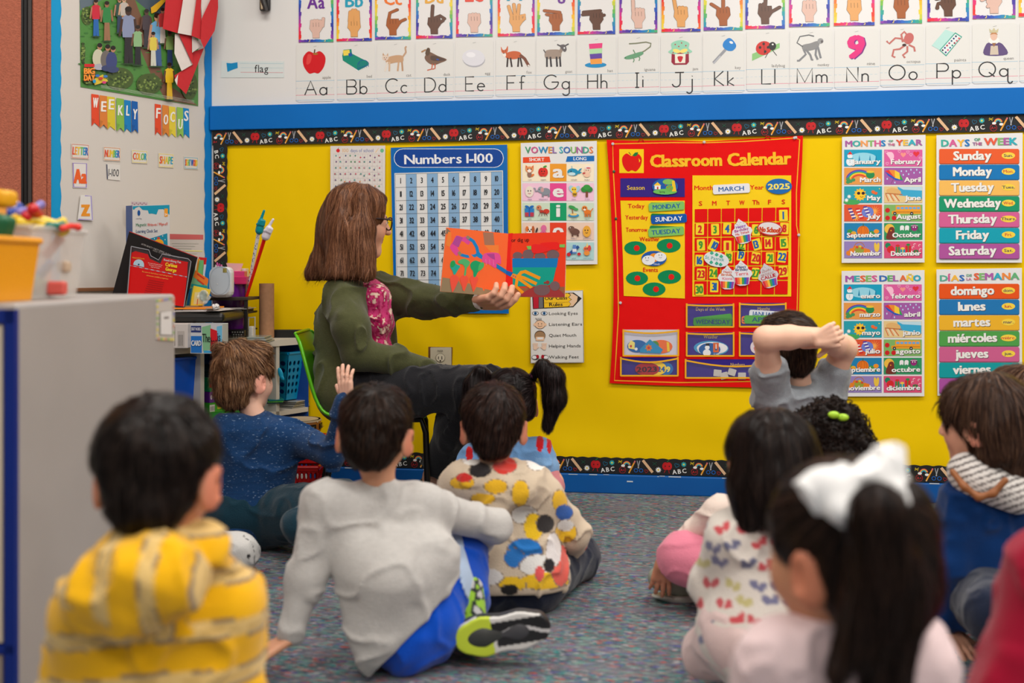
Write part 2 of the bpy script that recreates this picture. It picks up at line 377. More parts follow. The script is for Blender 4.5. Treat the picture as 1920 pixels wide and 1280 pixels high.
# ================= alphabet picture cards =================
C0 = {  # stroke letters in a box: x right, y up, cap 1, x-height .55
 'A': [[(0, 0), (.42, 1), (.84, 0)], [(.17, .38), (.67, .38)]], 'B': [[(0, 0), (0, 1), (.45, 1), 'a', .45, .76, .22, .24, 90, -90], [(0, .52), (.45, .52), 'a', .45, .26, .26, .26, 90, -90], [(0, 0), (.45, 0)]],
 'C': [['a', .5, .5, .5, .5, 45, 315]], 'D': [[(0, 0), (0, 1), (.3, 1), 'a', .3, .5, .48, .5, 90, -90, (0, 0)]], 'E': [[(.6, 1), (0, 1), (0, 0), (.6, 0)], [(0, .5), (.5, .5)]], 'F': [[(.6, 1), (0, 1), (0, 0)], [(0, .5), (.5, .5)]],
 'G': [['a', .5, .5, .5, .5, 45, 360], [(1, .5), (.52, .5)]], 'H': [[(0, 0), (0, 1)], [(.68, 0), (.68, 1)], [(0, .52), (.68, .52)]], 'I': [[(.12, 0), (.12, 1)], [(0, 1), (.26, 1)], [(0, 0), (.26, 0)]],
 'J': [[(.25, 1), (.85, 1)], [(.6, 1), (.6, .28), 'a', .33, .28, .27, .28, 0, -165]], 'K': [[(0, 0), (0, 1)], [(.58, 1), (.02, .48), (.62, 0)]], 'L': [[(0, 1), (0, 0), (.6, 0)]],
 'M': [[(0, 0), (0, 1), (.48, .05), (.96, 1), (.96, 0)]], 'N': [[(0, 0), (0, 1), (.7, 0), (.7, 1)]], 'O': [['a', .5, .5, .5, .5, 0, 360]], 'P': [[(0, 0), (0, 1), (.45, 1), 'a', .45, .74, .26, .26, 90, -90, (0, .48)]],
 'Q': [['a', .5, .5, .5, .5, 0, 360], [(.6, .3), (.95, 0)]],
 'a': [['a', .25, .26, .25, .26, 0, 360], [(.5, .54), (.5, 0)]], 'b': [['a', .25, .26, .25, .26, 0, 360], [(0, 1), (0, 0)]], 'c': [['a', .25, .26, .25, .26, 45, 315]], 'd': [['a', .25, .26, .25, .26, 0, 360], [(.5, 1), (.5, 0)]],
 'e': [[(.02, .28), (.5, .28), 'a', .25, .26, .25, .26, 0, 310]], 'f': [[(.42, .95), 'a', .28, .84, .13, .14, 60, 180, (.15, 0)], [(0, .52), (.34, .52)]], 'g': [['a', .25, .26, .25, .26, 0, 360], [(.5, .54), (.5, -.25), 'a', .26, -.25, .24, .2, 0, -160]],
 'h': [[(0, 1), (0, 0)], [(0, .3), 'a', .2, .32, .2, .2, 180, 0, (.4, 0)]], 'i': [[(0, .54), (0, 0)], [(-.015, .72), (.015, .75)]], 'j': [[(.3, .54), (.3, -.25), 'a', .1, -.25, .2, .2, 0, -150], [(.285, .72), (.315, .75)]],
 'k': [[(0, 1), (0, 0)], [(.38, .54), (.02, .24), (.42, 0)]], 'l': [[(0, 1), (0, 0)]], 'm': [[(0, .54), (0, 0)], [(0, .34), 'a', .17, .36, .17, .18, 180, 0, (.34, 0)], [(.34, .34), 'a', .51, .36, .17, .18, 180, 0, (.68, 0)]],
 'n': [[(0, .54), (0, 0)], [(0, .32), 'a', .19, .34, .19, .2, 180, 0, (.38, 0)]], 'o': [['a', .25, .26, .25, .26, 0, 360]], 'p': [['a', .25, .26, .25, .26, 0, 360], [(0, .54), (0, -.45)]], 'q': [['a', .25, .26, .25, .26, 0, 360], [(.5, .54), (.5, -.3), 'a', .64, -.3, .14, .16, 180, 350]]}
def strokes(c, ch, x, y, h, w, col):
 mx = 0
 for st in C0[ch]:
  pts = []; i = 0
  while i < len(st):
   if st[i] == 'a':
    cx_, cy_, rx, ry, a0, a1 = st[i + 1:i + 7]; n = max(5, int(abs(a1 - a0) / 18))
    pts += [(cx_ + rx * math.cos(math.radians(a0 + (a1 - a0) * k / n)), cy_ + ry * math.sin(math.radians(a0 + (a1 - a0) * k / n))) for k in range(n + 1)]; i += 7
   else: pts.append(st[i]); i += 1
  mx = max(mx, max(p[0] for p in pts)); c.line([(x + p[0] * h, y - p[1] * h) for p in pts], w, col)
 return mx * h
def blob(c, pts, col, w=0, oc=None):
 """smooth closed outline through points"""
 out = []; n = len(pts)
 for i in range(n):
  p0, p1, p2, p3 = pts[i - 1], pts[i], pts[(i + 1) % n], pts[(i + 2) % n]
  for k in range(4):
   t = k / 4.0
   out.append(tuple(.5 * (2 * p1[a] + (p2[a] - p0[a]) * t + (2 * p0[a] - 5 * p1[a] + 4 * p2[a] - p3[a]) * t * t + (3 * p1[a] - p0[a] - 3 * p2[a] + p3[a]) * t ** 3) for a in (0, 1)))
 c.pg(out, col)
 if w: c.up(); c.line(out, w, oc or (60, 40, 30), True)
def pic(c, k, x, y, s):
 """the picture on card k, centred at x, y, about 2 s wide"""
 def L(pts, w, col): c.line([(x + a * s, y + b * s) for a, b in pts], w * s, col)
 def E(a, b, ra, rb, col, rot=0): c.ell(x + a * s, y + b * s, ra * s, rb * s, col, rot)
 def B(pts, col, w=0, oc=None): blob(c, [(x + a * s, y + b * s) for a, b in pts], col, w * s, oc)
 def G(pts, col): c.pg([(x + a * s, y + b * s) for a, b in pts], col)
 c.up()
 if k == 'A': B([(0, -.62), (.45, -.75), (.85, -.3), (.75, .4), (.35, .9), (0, .85), (-.4, .9), (-.8, .35), (-.85, -.3), (-.45, -.75)], (212, 26, 34)); c.up(); B([(-.5, -.5), (-.2, -.45), (-.3, .1), (-.6, .2)], (228, 70, 66)); L([(0, -.55), (.05, -.9)], .09, (96, 60, 30)); E(.1, -.55, .2, .07, (170, 120, 50))
 elif k == 'B':
  G([(-1, -.1), (.2, .85), (1, .45), (-.1, -.35)], (234, 238, 238)); c.up(); G([(-1, -.35), (-.9, -.8), (-.3, -.85), (-.25, -.5), (1, .15), (1, .4), (.25, .78), (-.95, 0)], (18, 140, 116)); c.up(); G([(-.95, -.75), (-.45, -.8), (-.4, -.4), (-.9, -.35)], (240, 214, 84)); G([(-.55, -.5), (-.3, -.6), (-.2, -.35), (-.45, -.25)], (24, 90, 160))
  c.up(); c.arc(x + .62 * s, y + .4 * s, .42 * s, .4 * s, 180, 345, .05 * s, (24, 84, 150)); [L([(q, .1 + abs(q - .6) * .3), (q, .75 - (q - .2) * .3)], .035, (24, 84, 150)) for q in (.2, .36, .52, .68, .84, 1.0)]; L([(.2, .62), (1.02, .38)], .04, (24, 84, 150))
 elif k == 'C':
  B([(-.6, -.1), (-.2, -.25), (.3, -.3), (.62, -.2), (.62, .2), (.1, .25), (-.5, .35), (-.7, .15)], (200, 160, 124)); L([(.6, -.15), (.85, -.5), (.8, -.85), (.9, -.95)], .14, (196, 160, 130)); E(-.72, -.12, .25, .22, (226, 206, 188)); G([(-.95, -.3), (-.9, -.5), (-.78, -.3)], (200, 160, 124)); G([(-.62, -.32), (-.52, -.48), (-.5, -.22)], (200, 160, 124))
  [L([(a, .2), (b, .9)], .13, cc) for a, b, cc in ((-.55, -.75, (232, 220, 206)), (-.4, -.42, (214, 182, 152)), (.3, .22, (206, 168, 134)), (.55, .6, (190, 150, 116)))]; c.up(); E(-.8, -.12, .03, .03, (40, 30, 26)); E(-.63, -.12, .03, .03, (40, 30, 26)); E(-.72, 0, .05, .04, (170, 100, 90))
 elif k == 'D':
  B([(-.55, -.35), (-.3, -.5), (.3, -.2), (1, .1), (.5, .35), (0, .5), (-.45, .3), (-.7, -.05)], (122, 92, 74)); B([(-.5, -.8), (-.3, -.75), (-.3, -.4), (-.5, -.2), (-.65, -.4)], (96, 74, 54)); L([(-.6, -.68), (-.95, -.5)], .12, (170, 130, 90)); L([(-.1, .4), (-.15, .8), (-.5, .88)], .08, (204, 90, 50)); L([(.1, .4), (.1, .75), (-.1, .82)], .08, (204, 90, 50))
  c.up(); B([(-.2, -.2), (.3, -.15), (.9, .12), (.3, .2), (-.2, .1)], (88, 66, 56)); E(.3, .08, .12, .05, (40, 80, 170), .3); E(-.52, -.66, .035, .035, (20, 16, 14))
 elif k == 'E': E(.02, .12, .86, .62, (178, 178, 186), .12); c.up(); E(0, .02, .86, .62, (222, 222, 228), .12); c.up(); E(-.2, -.2, .35, .2, (238, 238, 242), .1)
 elif k == 'F':
  B([(-.6, -.25), (-.1, -.4), (.4, -.3), (.5, .05), (.1, .2), (-.4, .2), (-.65, .05)], (200, 92, 40)); L([(.4, -.1), (.75, .2), (1.05, .75)], .22, (120, 66, 44)); B([(-1, -.75), (-.85, -.5), (-.65, -.55), (-.5, -.8), (-.5, -.4), (-.7, -.15), (-.95, -.35)], (206, 96, 46)); E(-.75, -.12, .13, .16, (240, 232, 222))
  [L([(a, .1), (b, .8)], .12, (52, 36, 34)) for a, b in ((-.5, -.55), (-.3, -.2), (.3, .25), (.42, .55))]; c.up(); E(-.85, -.42, .03, .03, (20, 16, 14)); E(-.66, -.42, .03, .03, (20, 16, 14)); E(-.78, -.25, .05, .04, (20, 16, 14)); L([(1.0, .66), (1.07, .8)], .12, (230, 224, 216))
 elif k == 'G':
  B([(-.7, -.35), (-.1, -.45), (.4, -.35), (.4, .2), (-.1, .25), (-.7, .2)], (158, 140, 126)); L([(.35, -.2), (.55, -.6)], .24, (150, 132, 118)); B([(.35, -.75), (.7, -.8), (.85, -.45), (.7, -.25), (.45, -.5)], (96, 90, 92)); L([(.4, -.7), (.15, -.82)], .1, (80, 76, 80)); L([(.75, -.72), (1.0, -.85)], .1, (80, 76, 80)); L([(-.7, -.2), (-.85, -.45)], .08, (90, 84, 84))
  [L([(a, .1), (b, .85)], .13, (54, 50, 54)) for a, b in ((-.6, -.6), (-.35, -.28), (.1, .15), (.35, .4))]; c.up(); E(.68, -.55, .05, .07, (235, 235, 235))
 elif k == 'H':
  E(0, .78, .8, .2, (20, 140, 196)); c.up()
  for i, cc in enumerate(((230, 60, 128), (176, 222, 168), (96, 66, 160), (240, 158, 66))): G([(-.5 + i * .03, -.8 + i * .38), (.5 - i * .02, -.85 + i * .38), (.47, -.45 + i * .38), (-.45 + i * .03, -.42 + i * .38)], cc)
 elif k == 'I':
  L([(-.8, .35), (-.4, .2), (.1, .05), (.5, -.15), (.9, -.45), (.95, -.7), (.6, -.8), (-.1, -.72), (-.6, -.7)], .09, (126, 130, 104)); B([(-.95, .35), (-.75, .2), (-.2, .02), (.3, -.1), (.4, .08), (-.1, .35), (-.7, .45)], (104, 160, 122)); [L([(a, b), (a + .12, b + .25), (a + .05, b + .42)], .07, (110, 150, 116)) for a, b in ((-.35, .25), (.05, .15), (-.3, -.25))]; c.up(); E(-.85, .33, .03, .03, (30, 30, 20))
 elif k == 'J':
  G([(-.6, -.1), (.6, -.1), (.62, .7), (.45, .9), (-.45, .9), (-.62, .7)], (152, 28, 56)); c.up(); G([(-.38, .1), (.38, .1), (.36, .78), (-.36, .78)], (236, 232, 214)); B([(-.62, -.7), (0, -.92), (.62, -.7), (.6, -.3), (.85, -.05), (.4, .12), (0, 0), (-.4, .12), (-.85, -.05), (-.6, -.3)], (150, 210, 180)); c.up(); B([(-.18, .3), (.18, .3), (.12, .6), (0, .72), (-.12, .6)], (200, 34, 50)); [E(a, b, .05, .05, (190, 50, 60)) for a, b in ((-.35, -.6), (.1, -.7), (.4, -.5), (-.5, 0), (.55, 0), (-.1, -.45))]; E(-.25, -.12, .28, .14, (244, 222, 120), .3); E(.25, -.12, .28, .14, (244, 222, 120), -.3)
 elif k == 'K': L([(.2, -.1), (-.65, .85)], .2, (150, 152, 158)); L([(-.15, .35), (-.65, .9)], .08, (186, 188, 194)); c.up(); B([(.1, -.7), (.45, -.95), (.75, -.75), (.95, -.35), (.7, -.02), (.3, -.05), (.02, -.35)], (14, 128, 206)); c.up(); E(.6, -.62, .14, .09, (235, 235, 235), .5)
 elif k == 'L':
  G([(-1, .35), (.9, -.4), (.9, -.05), (-1, .85)], (138, 196, 122)); c.up(); E(-.2, -.05, .55, .5, (206, 36, 30), -.3); E(.4, -.18, .26, .3, (34, 30, 32)); c.up(); [E(a, b, .09, .1, (30, 20, 20)) for a, b in ((-.45, -.1), (-.1, .2), (-.2, -.35), (.1, -.1))]; E(.42, -.3, .07, .06, (236, 236, 232)); L([(.1, .3), (-.1, .65)], .04, (30, 24, 24)); L([(.4, .1), (.7, .5)], .04, (30, 24, 24)); L([(-.2, -.5), (-.15, .4)], .03, (80, 10, 10))
 elif k == 'M':
  B([(-.55, -.2), (0, -.35), (.5, -.5), (.6, -.2), (.3, .1), (-.4, .2)], (136, 136, 136)); E(.68, -.5, .2, .2, (150, 150, 150)); L([(-.5, -.1), (-.9, -.4), (-.7, -.85), (-.1, -.95), (.25, -.85)], .08, (96, 98, 100)); [L(p, .14, (128, 130, 134)) for p in ([(-.45, .1), (-.3, .45), (-.75, .9), (-.9, .9)], [(-.3, .1), (0, .5), (.1, .85), (.2, .85)], [(.4, 0), (.35, .5), (.5, .85)], [(.5, -.1), (.62, .4), (.7, .75)])]; c.up(); E(.78, -.45, .08, .1, (96, 90, 90))
 elif k == 'N': c.text('9', x, y + .85 * s, 1.6 * s, (120, 40, 130), b=2, slant=.1); c.up(); c.text('9', x - .08 * s, y + .8 * s, 1.6 * s, (226, 38, 126), b=2, slant=.1)
 elif k == 'O':
  E(.5, -.45, .32, .42, (196, 104, 100), .3); [L(p, .13, (194, 110, 102)) for p in ([(.4, -.1), (0, -.45), (-.4, -.5), (-.8, -.1), (-.98, -.3)], [(.3, 0), (-.1, .3), (-.5, .35), (-.6, .8), (-.4, .9)], [(.4, .1), (.4, .5), (.1, .75), (.25, .95)], [(.5, 0), (.85, .2), (.9, .5)], [(.1, -.2), (.0, -.75), (.2, -.95), (.35, -.75)])]; c.up(); E(.2, .02, .14, .1, (70, 40, 40))
 elif k == 'P':
  G([(-1, .15), (-.1, -1), (.5, -.75), (-.45, .5)], (184, 224, 216)); G([(-.5, .5), (.55, -.78), (1, -.45), (-.05, .95)], (52, 160, 140)); c.up(); G([(-.42, .5), (.55, -.68), (.92, -.42), (-.06, .85)], (226, 232, 230)); c.up()
  for i in range(7):
   for j, cc in enumerate((((40, 40, 60), (30, 60, 130), (180, 40, 60), (160, 60, 120), (40, 90, 120), (30, 60, 120), (40, 40, 80))[i], ((30, 50, 120), (220, 70, 120), (30, 120, 160), (40, 140, 120), (150, 40, 60), (210, 80, 100), (220, 90, 100))[i])): E(-.28 + i * .145 + j * .2, .5 - i * .165 + j * .16, .062, .07, cc)
 elif k == 'Q':
  B([(-.6, .95), (-.5, .2), (-.2, .05), (.25, .05), (.6, .25), (.85, .95)], (92, 70, 120)); c.up(); G([(-.2, .3), (.25, .3), (.3, .95), (-.25, .95)], (206, 190, 170)); E(0, -.08, .36, .26, (236, 234, 228)); c.up(); E(0, -.38, .22, .3, (224, 184, 162)); B([(-.25, -.5), (0, -.72), (.25, -.5), (0, -.55)], (190, 130, 80)); G([(-.25, -.65), (-.3, -.95), (-.12, -.8), (0, -1), (.12, -.8), (.3, -.95), (.25, -.65)], (200, 190, 150)); G([(-.12, .1), (.15, .1), (0, .4)], (150, 100, 60))
words = dict(A='apple', B='bed', C='cat', D='duck', E='egg', F='fox', G='goat', H='hat', I='iguana', J='jam', K='key', L='ladybug', M='monkey', N='nine', O='octopus', P='paints', Q='queen')
edges = [(555, 627, 82, 192), (632, 704, 80, 190), (706, 778, 78, 188), (779, 851, 77, 186), (853, 926, 75, 184), (929, 1004, 73, 182), (1005, 1080, 71, 181), (1081, 1156, 69, 180), (1158, 1236, 66, 178), (1238, 1316, 65, 177), (1317, 1396, 62, 175), (1399, 1479, 57, 172), (1480, 1562, 56, 170), (1564, 1648, 54, 168), (1650, 1733, 50, 164), (1735, 1819, 47, 161), (1822, 1908, 44, 158), (1911, 1996, 41, 156)]
for i, (x0, x1, y0, y1) in enumerate(edges):
 k = 'ABCDEFGHIJKLMNOPQR'[i]; sl = -.018 * (x1 - x0)
 fn0 = quadmap([(x0, y0), (x1, y0 + sl), (x1, y1 + sl), (x0, y1)], BW, 100, 150)
 c = Canvas(lambda u, v, e: fn0(u, v, e + .0008), base=.0008, step=.00012); c.sheet(rr(1, 1, 99, 149, 6), (224, 223, 218)); s0 = c.e
 c.line([(0, 96), (100, 95.5)], .8, (110, 178, 214)); c.line([(0, 132), (100, 131.5)], .9, (226, 90, 128)); c.line([(0, 145), (100, 144.5)], .8, (110, 178, 214))
 for q in range(0, 100, 10): c.line([(q, 114), (q + 6, 114)], .5, (150, 196, 220))
 if k != 'R':
  c.up(); w = strokes(Canvas(lambda u, v, e: Vector((0, 0, 0))), k, 0, 0, 36, 1, (0, 0, 0)) + 9 + strokes(Canvas(lambda u, v, e: Vector((0, 0, 0))), k.lower(), 0, 0, 36, 1, (0, 0, 0))
  x = 52 - w / 2; x += strokes(c, k, x, 132, 36, 2.9, (38, 38, 40)) + 9; strokes(c, k.lower(), x, 132, 36, 2.9, (38, 38, 40))
  c.text(words[k], 91, 91, 7.0, (120, 116, 112), al='r', b=-1, w=4.4 * len(words[k])); pic(c, k, 48, 46, 34)
 c.line([(46, 9), (54, 7)], .6, (160, 160, 160))
 tag(c.build('alphabet_card', GLOSSY), ('white alphabet card with a %s and the letters %s%s, lower row of cards' % (words[k], k, k.lower())) if k != 'R' else 'white alphabet card cut off by the photo\'s right edge, last in the lower row', 'alphabet card', 'picture alphabet cards in the lower row')
# sign-language cards above
SK = [(222, 184, 168), (226, 164, 98), (166, 92, 44), (100, 66, 50)]
def hand_icon(c, k, col):
 """hand shapes in a 100 x 100 field (y down)"""
 oc = tuple(int(v * .55) for v in col)
 def cap(pts, w):
  c.line(pts, w + 1.6, oc); [c.ell(p[0], p[1], w / 2 + .8, w / 2 + .8, oc, n=10) for p in (pts[0], pts[-1])]
 def cap2(pts, w):
  c.line(pts, w, col); [c.ell(p[0], p[1], w / 2, w / 2, col, n=10) for p in pts]
 wrist = [(50, 60), (50, 96)]; palm = [(34, 44), (66, 44), (68, 66), (60, 80), (60, 97), (41, 97), (40, 80), (32, 66)]
 fists = [[(38, 40), (38, 54)], [(46, 38), (46, 54)], [(54, 38), (54, 54)], [(62, 40), (62, 54)]]
 F_ = dict(A=fists + [[(69, 58), (71, 32)]], B=[[(37, 46), (39, 14)], [(45, 44), (46, 8)], [(54, 44), (54, 8)], [(62, 46), (61, 14)], [(36, 66), (56, 62)]], C=[[(38, 50), (42, 24), (62, 14)], [(58, 70), (72, 52), (84, 46)]], D=[[(44, 46), (46, 6)], [(50, 46), (66, 38), (78, 48)], [(58, 68), (74, 54)]], E=fists + [[(36, 64), (60, 62)]], F=[[(38, 46), (30, 16)], [(47, 44), (44, 10)], [(55, 44), (58, 12)], [(60, 48), (72, 44), (72, 56), (62, 66)]],
              G=[[(60, 40), (20, 34)], [(56, 52), (26, 46)]], H=[[(60, 46), (14, 50)], [(60, 38), (16, 42)], [(70, 52), (40, 64)]], I=fists[1:] + [[(37, 46), (36, 6)]], J=fists[1:] + [[(37, 46), (32, 12)]], K=[[(50, 48), (50, 8)], [(46, 52), (20, 32)], [(60, 44), (62, 52)]], L=[[(50, 50), (52, 6)], [(62, 64), (86, 48)]] + fists[:2],
              M=fists, N=fists, O=[[(42, 50), (46, 26), (64, 22)], [(56, 60), (66, 40), (64, 26)]], P=[[(60, 40), (22, 48)], [(60, 50), (26, 62), (24, 74)]], Q=[[(58, 40), (22, 60)], [(60, 50), (36, 78)]], R=fists)[k]
 c.up(); c.line([palm[-1], palm[0]], 1, oc); c.pg([(50 + (x - 50) * 1.04, 70 + (y - 70) * 1.03) for x, y in palm], oc)
 for p in F_: cap(p, 8.4)
 c.up(); c.pg(palm, col)
 for p in F_: cap2(p, 8.4)
 c.up()
 for i in range(3): c.line([(42 + i * 8, 46), (42.5 + i * 8, 60)], .9, oc)
RB = [(232, 40, 40), (240, 120, 30), (244, 190, 40), (236, 216, 60), (120, 190, 70), (30, 160, 170), (40, 110, 200), (50, 50, 160), (140, 60, 170), (224, 40, 130)]
ups = [(560, 626, 80), (631, 698, 78), (703, 771, 75), (780, 849, 73), (855, 924, 70), (933, 1003, 69), (1007, 1078, 67), (1083, 1154, 65), (1161, 1233, 62.5), (1240, 1314, 60.5), (1319, 1393, 58), (1397, 1472, 55), (1479, 1556, 51), (1563, 1640, 49), (1650, 1729, 45), (1738, 1817, 41), (1823, 1904, 36), (1909, 1990, 32)]
LC = [(110, 50, 150), (30, 160, 190), (240, 120, 40), (232, 170, 60), (230, 70, 50), (30, 160, 190), (110, 50, 150), (240, 120, 40), (90, 170, 80), (210, 60, 60)]
for i, (x0, x1, y1) in enumerate(ups):
 k = 'ABCDEFGHIJKLMNOPQR'[i]; w = x1 - x0; hh = w * 1.52; sl = -.012 * w
 fn0 = quadmap([(x0, y1 - hh), (x1, y1 - hh + sl), (x1, y1 + sl), (x0, y1)], BW, 100, 152)
 c = Canvas(lambda u, v, e: fn0(u, v, e + .0015), base=.0009, step=.00012); c.sheet(rr(0, 0, 100, 152, 4), (230, 228, 226))
 n = 14
 for q in range(n):
  a, b = 152 * q / n, 152 * (q + 1) / n; wd = 7.5 + 1.5 * math.sin(q * 2.3 + i)
  def g(t):
   t = t % 10; j = int(t); fr = t - j; A, B_ = RB[j], RB[(j + 1) % 10]; return tuple(A[z] * (1 - fr) + B_[z] * fr for z in range(3))
  c.pg([(0.6, a), (wd, a), (wd - .6, b), (0.6, b)], g(5 + q * .42 + (i % 4) * 2.6)); c.pg([(99.4, a), (100 - wd, a), (100 - wd + .5, b), (99.4, b)], g(3 + q * .42 + (i % 4) * 2.6))
 c.up()
 for q in range(12): a = 100 * q / 12; c.pg([(max(a, .6), 151.4), (min(a + 8.4, 99.4), 151.4), (min(a + 8.4, 99.4), 144 + math.sin(q + i) * 1.2), (max(a, .6), 144 + math.sin(q * 1.7 + i) * 1.2)], g(8 - q * .32 + (i % 2) * 2))
 c.up(); c.arc(30, 147, 2.6, 2.6, -60, 110, 1.6, (244, 220, 90)); c.arc(74, 147, 2.4, 2.4, -60, 110, 1.6, (244, 220, 90))
 c.text(k + k.lower(), 50, 56, 36, LC[i % 10], b=1, w=48)
 fn = c.fn; c.fn = lambda u, v, e: fn(50 + (u - 50) * 1.0, 58 + v * .84, e); hand_icon(c, k, SK[i % 4]); c.fn = fn
 tag(c.build('sign_language_card', GLOSSY), 'rainbow-edged card with the hand sign for %s, upper row%s' % (k, ', cut off at the right edge' if k == 'R' else ''), 'sign language card', 'rainbow sign language cards above the picture cards')
# flag word card
c = Canvas(pxmap(BW, 400, 0, 3.2, .0008), .0008); c.sheet([(50, 366), (426, 368), (424, 466), (46, 466)], (216, 224, 222)); c.line([(160, 380), (420, 382)], 2, (170, 210, 220)); c.line([(165, 406), (420, 408)], 1.5, (180, 210, 220)); c.line([(165, 434), (420, 436)], 2.2, (220, 130, 140)); c.up(); c.pg([(80, 378), (110, 380), (146, 374), (148, 408), (118, 418), (86, 432)], (20, 140, 196)); c.text('flag', 290, 434, 44, (50, 52, 54), b=-1, w=82)
tag(c.build('word_card', PRINT), 'pale word card reading flag with a small blue flag picture', 'word card')
# ================= charts on the yellow board =================
def sheetpx(plane, pts, col, name, label, cat_, m=None, draw=None, ox=0, oy=0, sc=1, lift=None, group=None, side=None):
 c = Canvas(pxmap(plane, ox, oy, sc, LIFT if lift is None else lift), .0009, .00012); c.sheet(pts, col, side)
 if draw: draw(c)
 return tag(c.build(name, m or PRINT), label, cat_, group)
# --- 100 days of school (crop 560,240 x9.6)
def d100(c):
 c.ell(727, 412, 33, 34, (214, 30, 40)); c.ell(1516, 412, 33, 36, (110, 186, 140)); c.up(); c.line([(727, 380), (745, 355)], 6, (60, 90, 60)); c.line([(1400, 445), (1455, 365)], 9, (238, 190, 110))
 c.text('100', 860, 440, 64, (226, 180, 120), b=-1, w=110); c.text('days of school', 1155, 440, 62, (104, 120, 176), b=-1, w=410)
 x0, x1, y0, y1 = 648, 1520, 470, 2680
 for i in range(11):
  c.line([(x0 + (x1 - x0) * i / 10, y0), (x0 + (x1 - x0) * i / 10, y0 + 109 * 10)], 3, (196, 186, 186)); c.line([(x0, y0 + 109 * i), (x1, y0 + 109 * i)], 3, (196, 186, 186))
 c.up(); cols = [(24, 128, 124), (30, 60, 124), (110, 40, 120), (180, 30, 60), (210, 50, 90), (220, 130, 40), (60, 140, 90), (200, 130, 150), (40, 150, 150)]
 rg = random.Random(5)
 for r in range(10):
  for q in range(10):
   n = r * 10 + q + 1; cx_ = x0 + 87.2 * (q + .5); cy_ = y0 + 109 * r + 24
   c.text(str(n), cx_, cy_ + 24, 26, (176, 200, 188), b=-1, w=13 * len(str(n))); c.up(1); c.star(cx_ - 4 + rg.uniform(-16, 16), cy_ + rg.choice([8, 8, 10, 40]), 19, rg.choice(cols)); c.up(-1)
sheetpx(BW, [(590, 330), (1574, 322), (1566, 1590), (590, 1600)], (222, 216, 210), 'star_chart', 'pale 100 days of school chart dotted with coloured stars, behind the teacher', 'wall chart', draw=d100, ox=560, oy=240, sc=9.6)
# --- Numbers 1-100 (crop 610,260 x3.764)
def n100(c):
 c.rect(490, 72, 1262, 206, (236, 240, 246), 64); c.up(); c.rect(494, 76, 1258, 202, (0, 66, 152), 61); c.up()
 c.text('Numbers 1-100', 875, 176, 64, (236, 238, 240), b=1, w=620, ang=-.018)
 fn = c.fn; q0 = quadmap([(610 + 494 / 3.764, 260 + 245 / 3.764), (610 + 1257 / 3.764, 260 + 226 / 3.764), (610 + 1266 / 3.764, 260 + 1190 / 3.764), (610 + 510 / 3.764, 260 + 1190 / 3.764)], BW, 1000, 1000)
 c.fn = lambda u, v, e: q0(u, v, e + LIFT); c.rect(0, 0, 1000, 1000, (228, 228, 226)); c.up()
 for k in range(1, 10, 2): c.rect(8 + k * 98.4, 8, 8 + (k + 1) * 98.4, 992, (136, 176, 212))
 c.up()
 for k in range(11): c.line([(8 + k * 98.4, 8), (8 + k * 98.4, 992)], 2.4, (120, 130, 140)); c.line([(8, 8 + k * 98.4), (992, 8 + k * 98.4)], 2.4, (60, 64, 70))
 c.up()
 for n in range(100):
  r, k = divmod(n, 10); t = str(n + 1); c.text(t, 57 + k * 98.4, 78 + r * 98.4, 40, (22, 22, 26), b=1, cx=.78 if len(t) < 3 else .7)
 c.fn = fn
sheetpx(BW, [(467, 66), (1287, 44), (1298, 1232), (492, 1226)], (0, 104, 182), 'number_chart', 'blue Numbers 1-100 chart with a grid of numbers, behind the open book', 'number chart', GLOSSY, n100, 610, 260, 3.764)
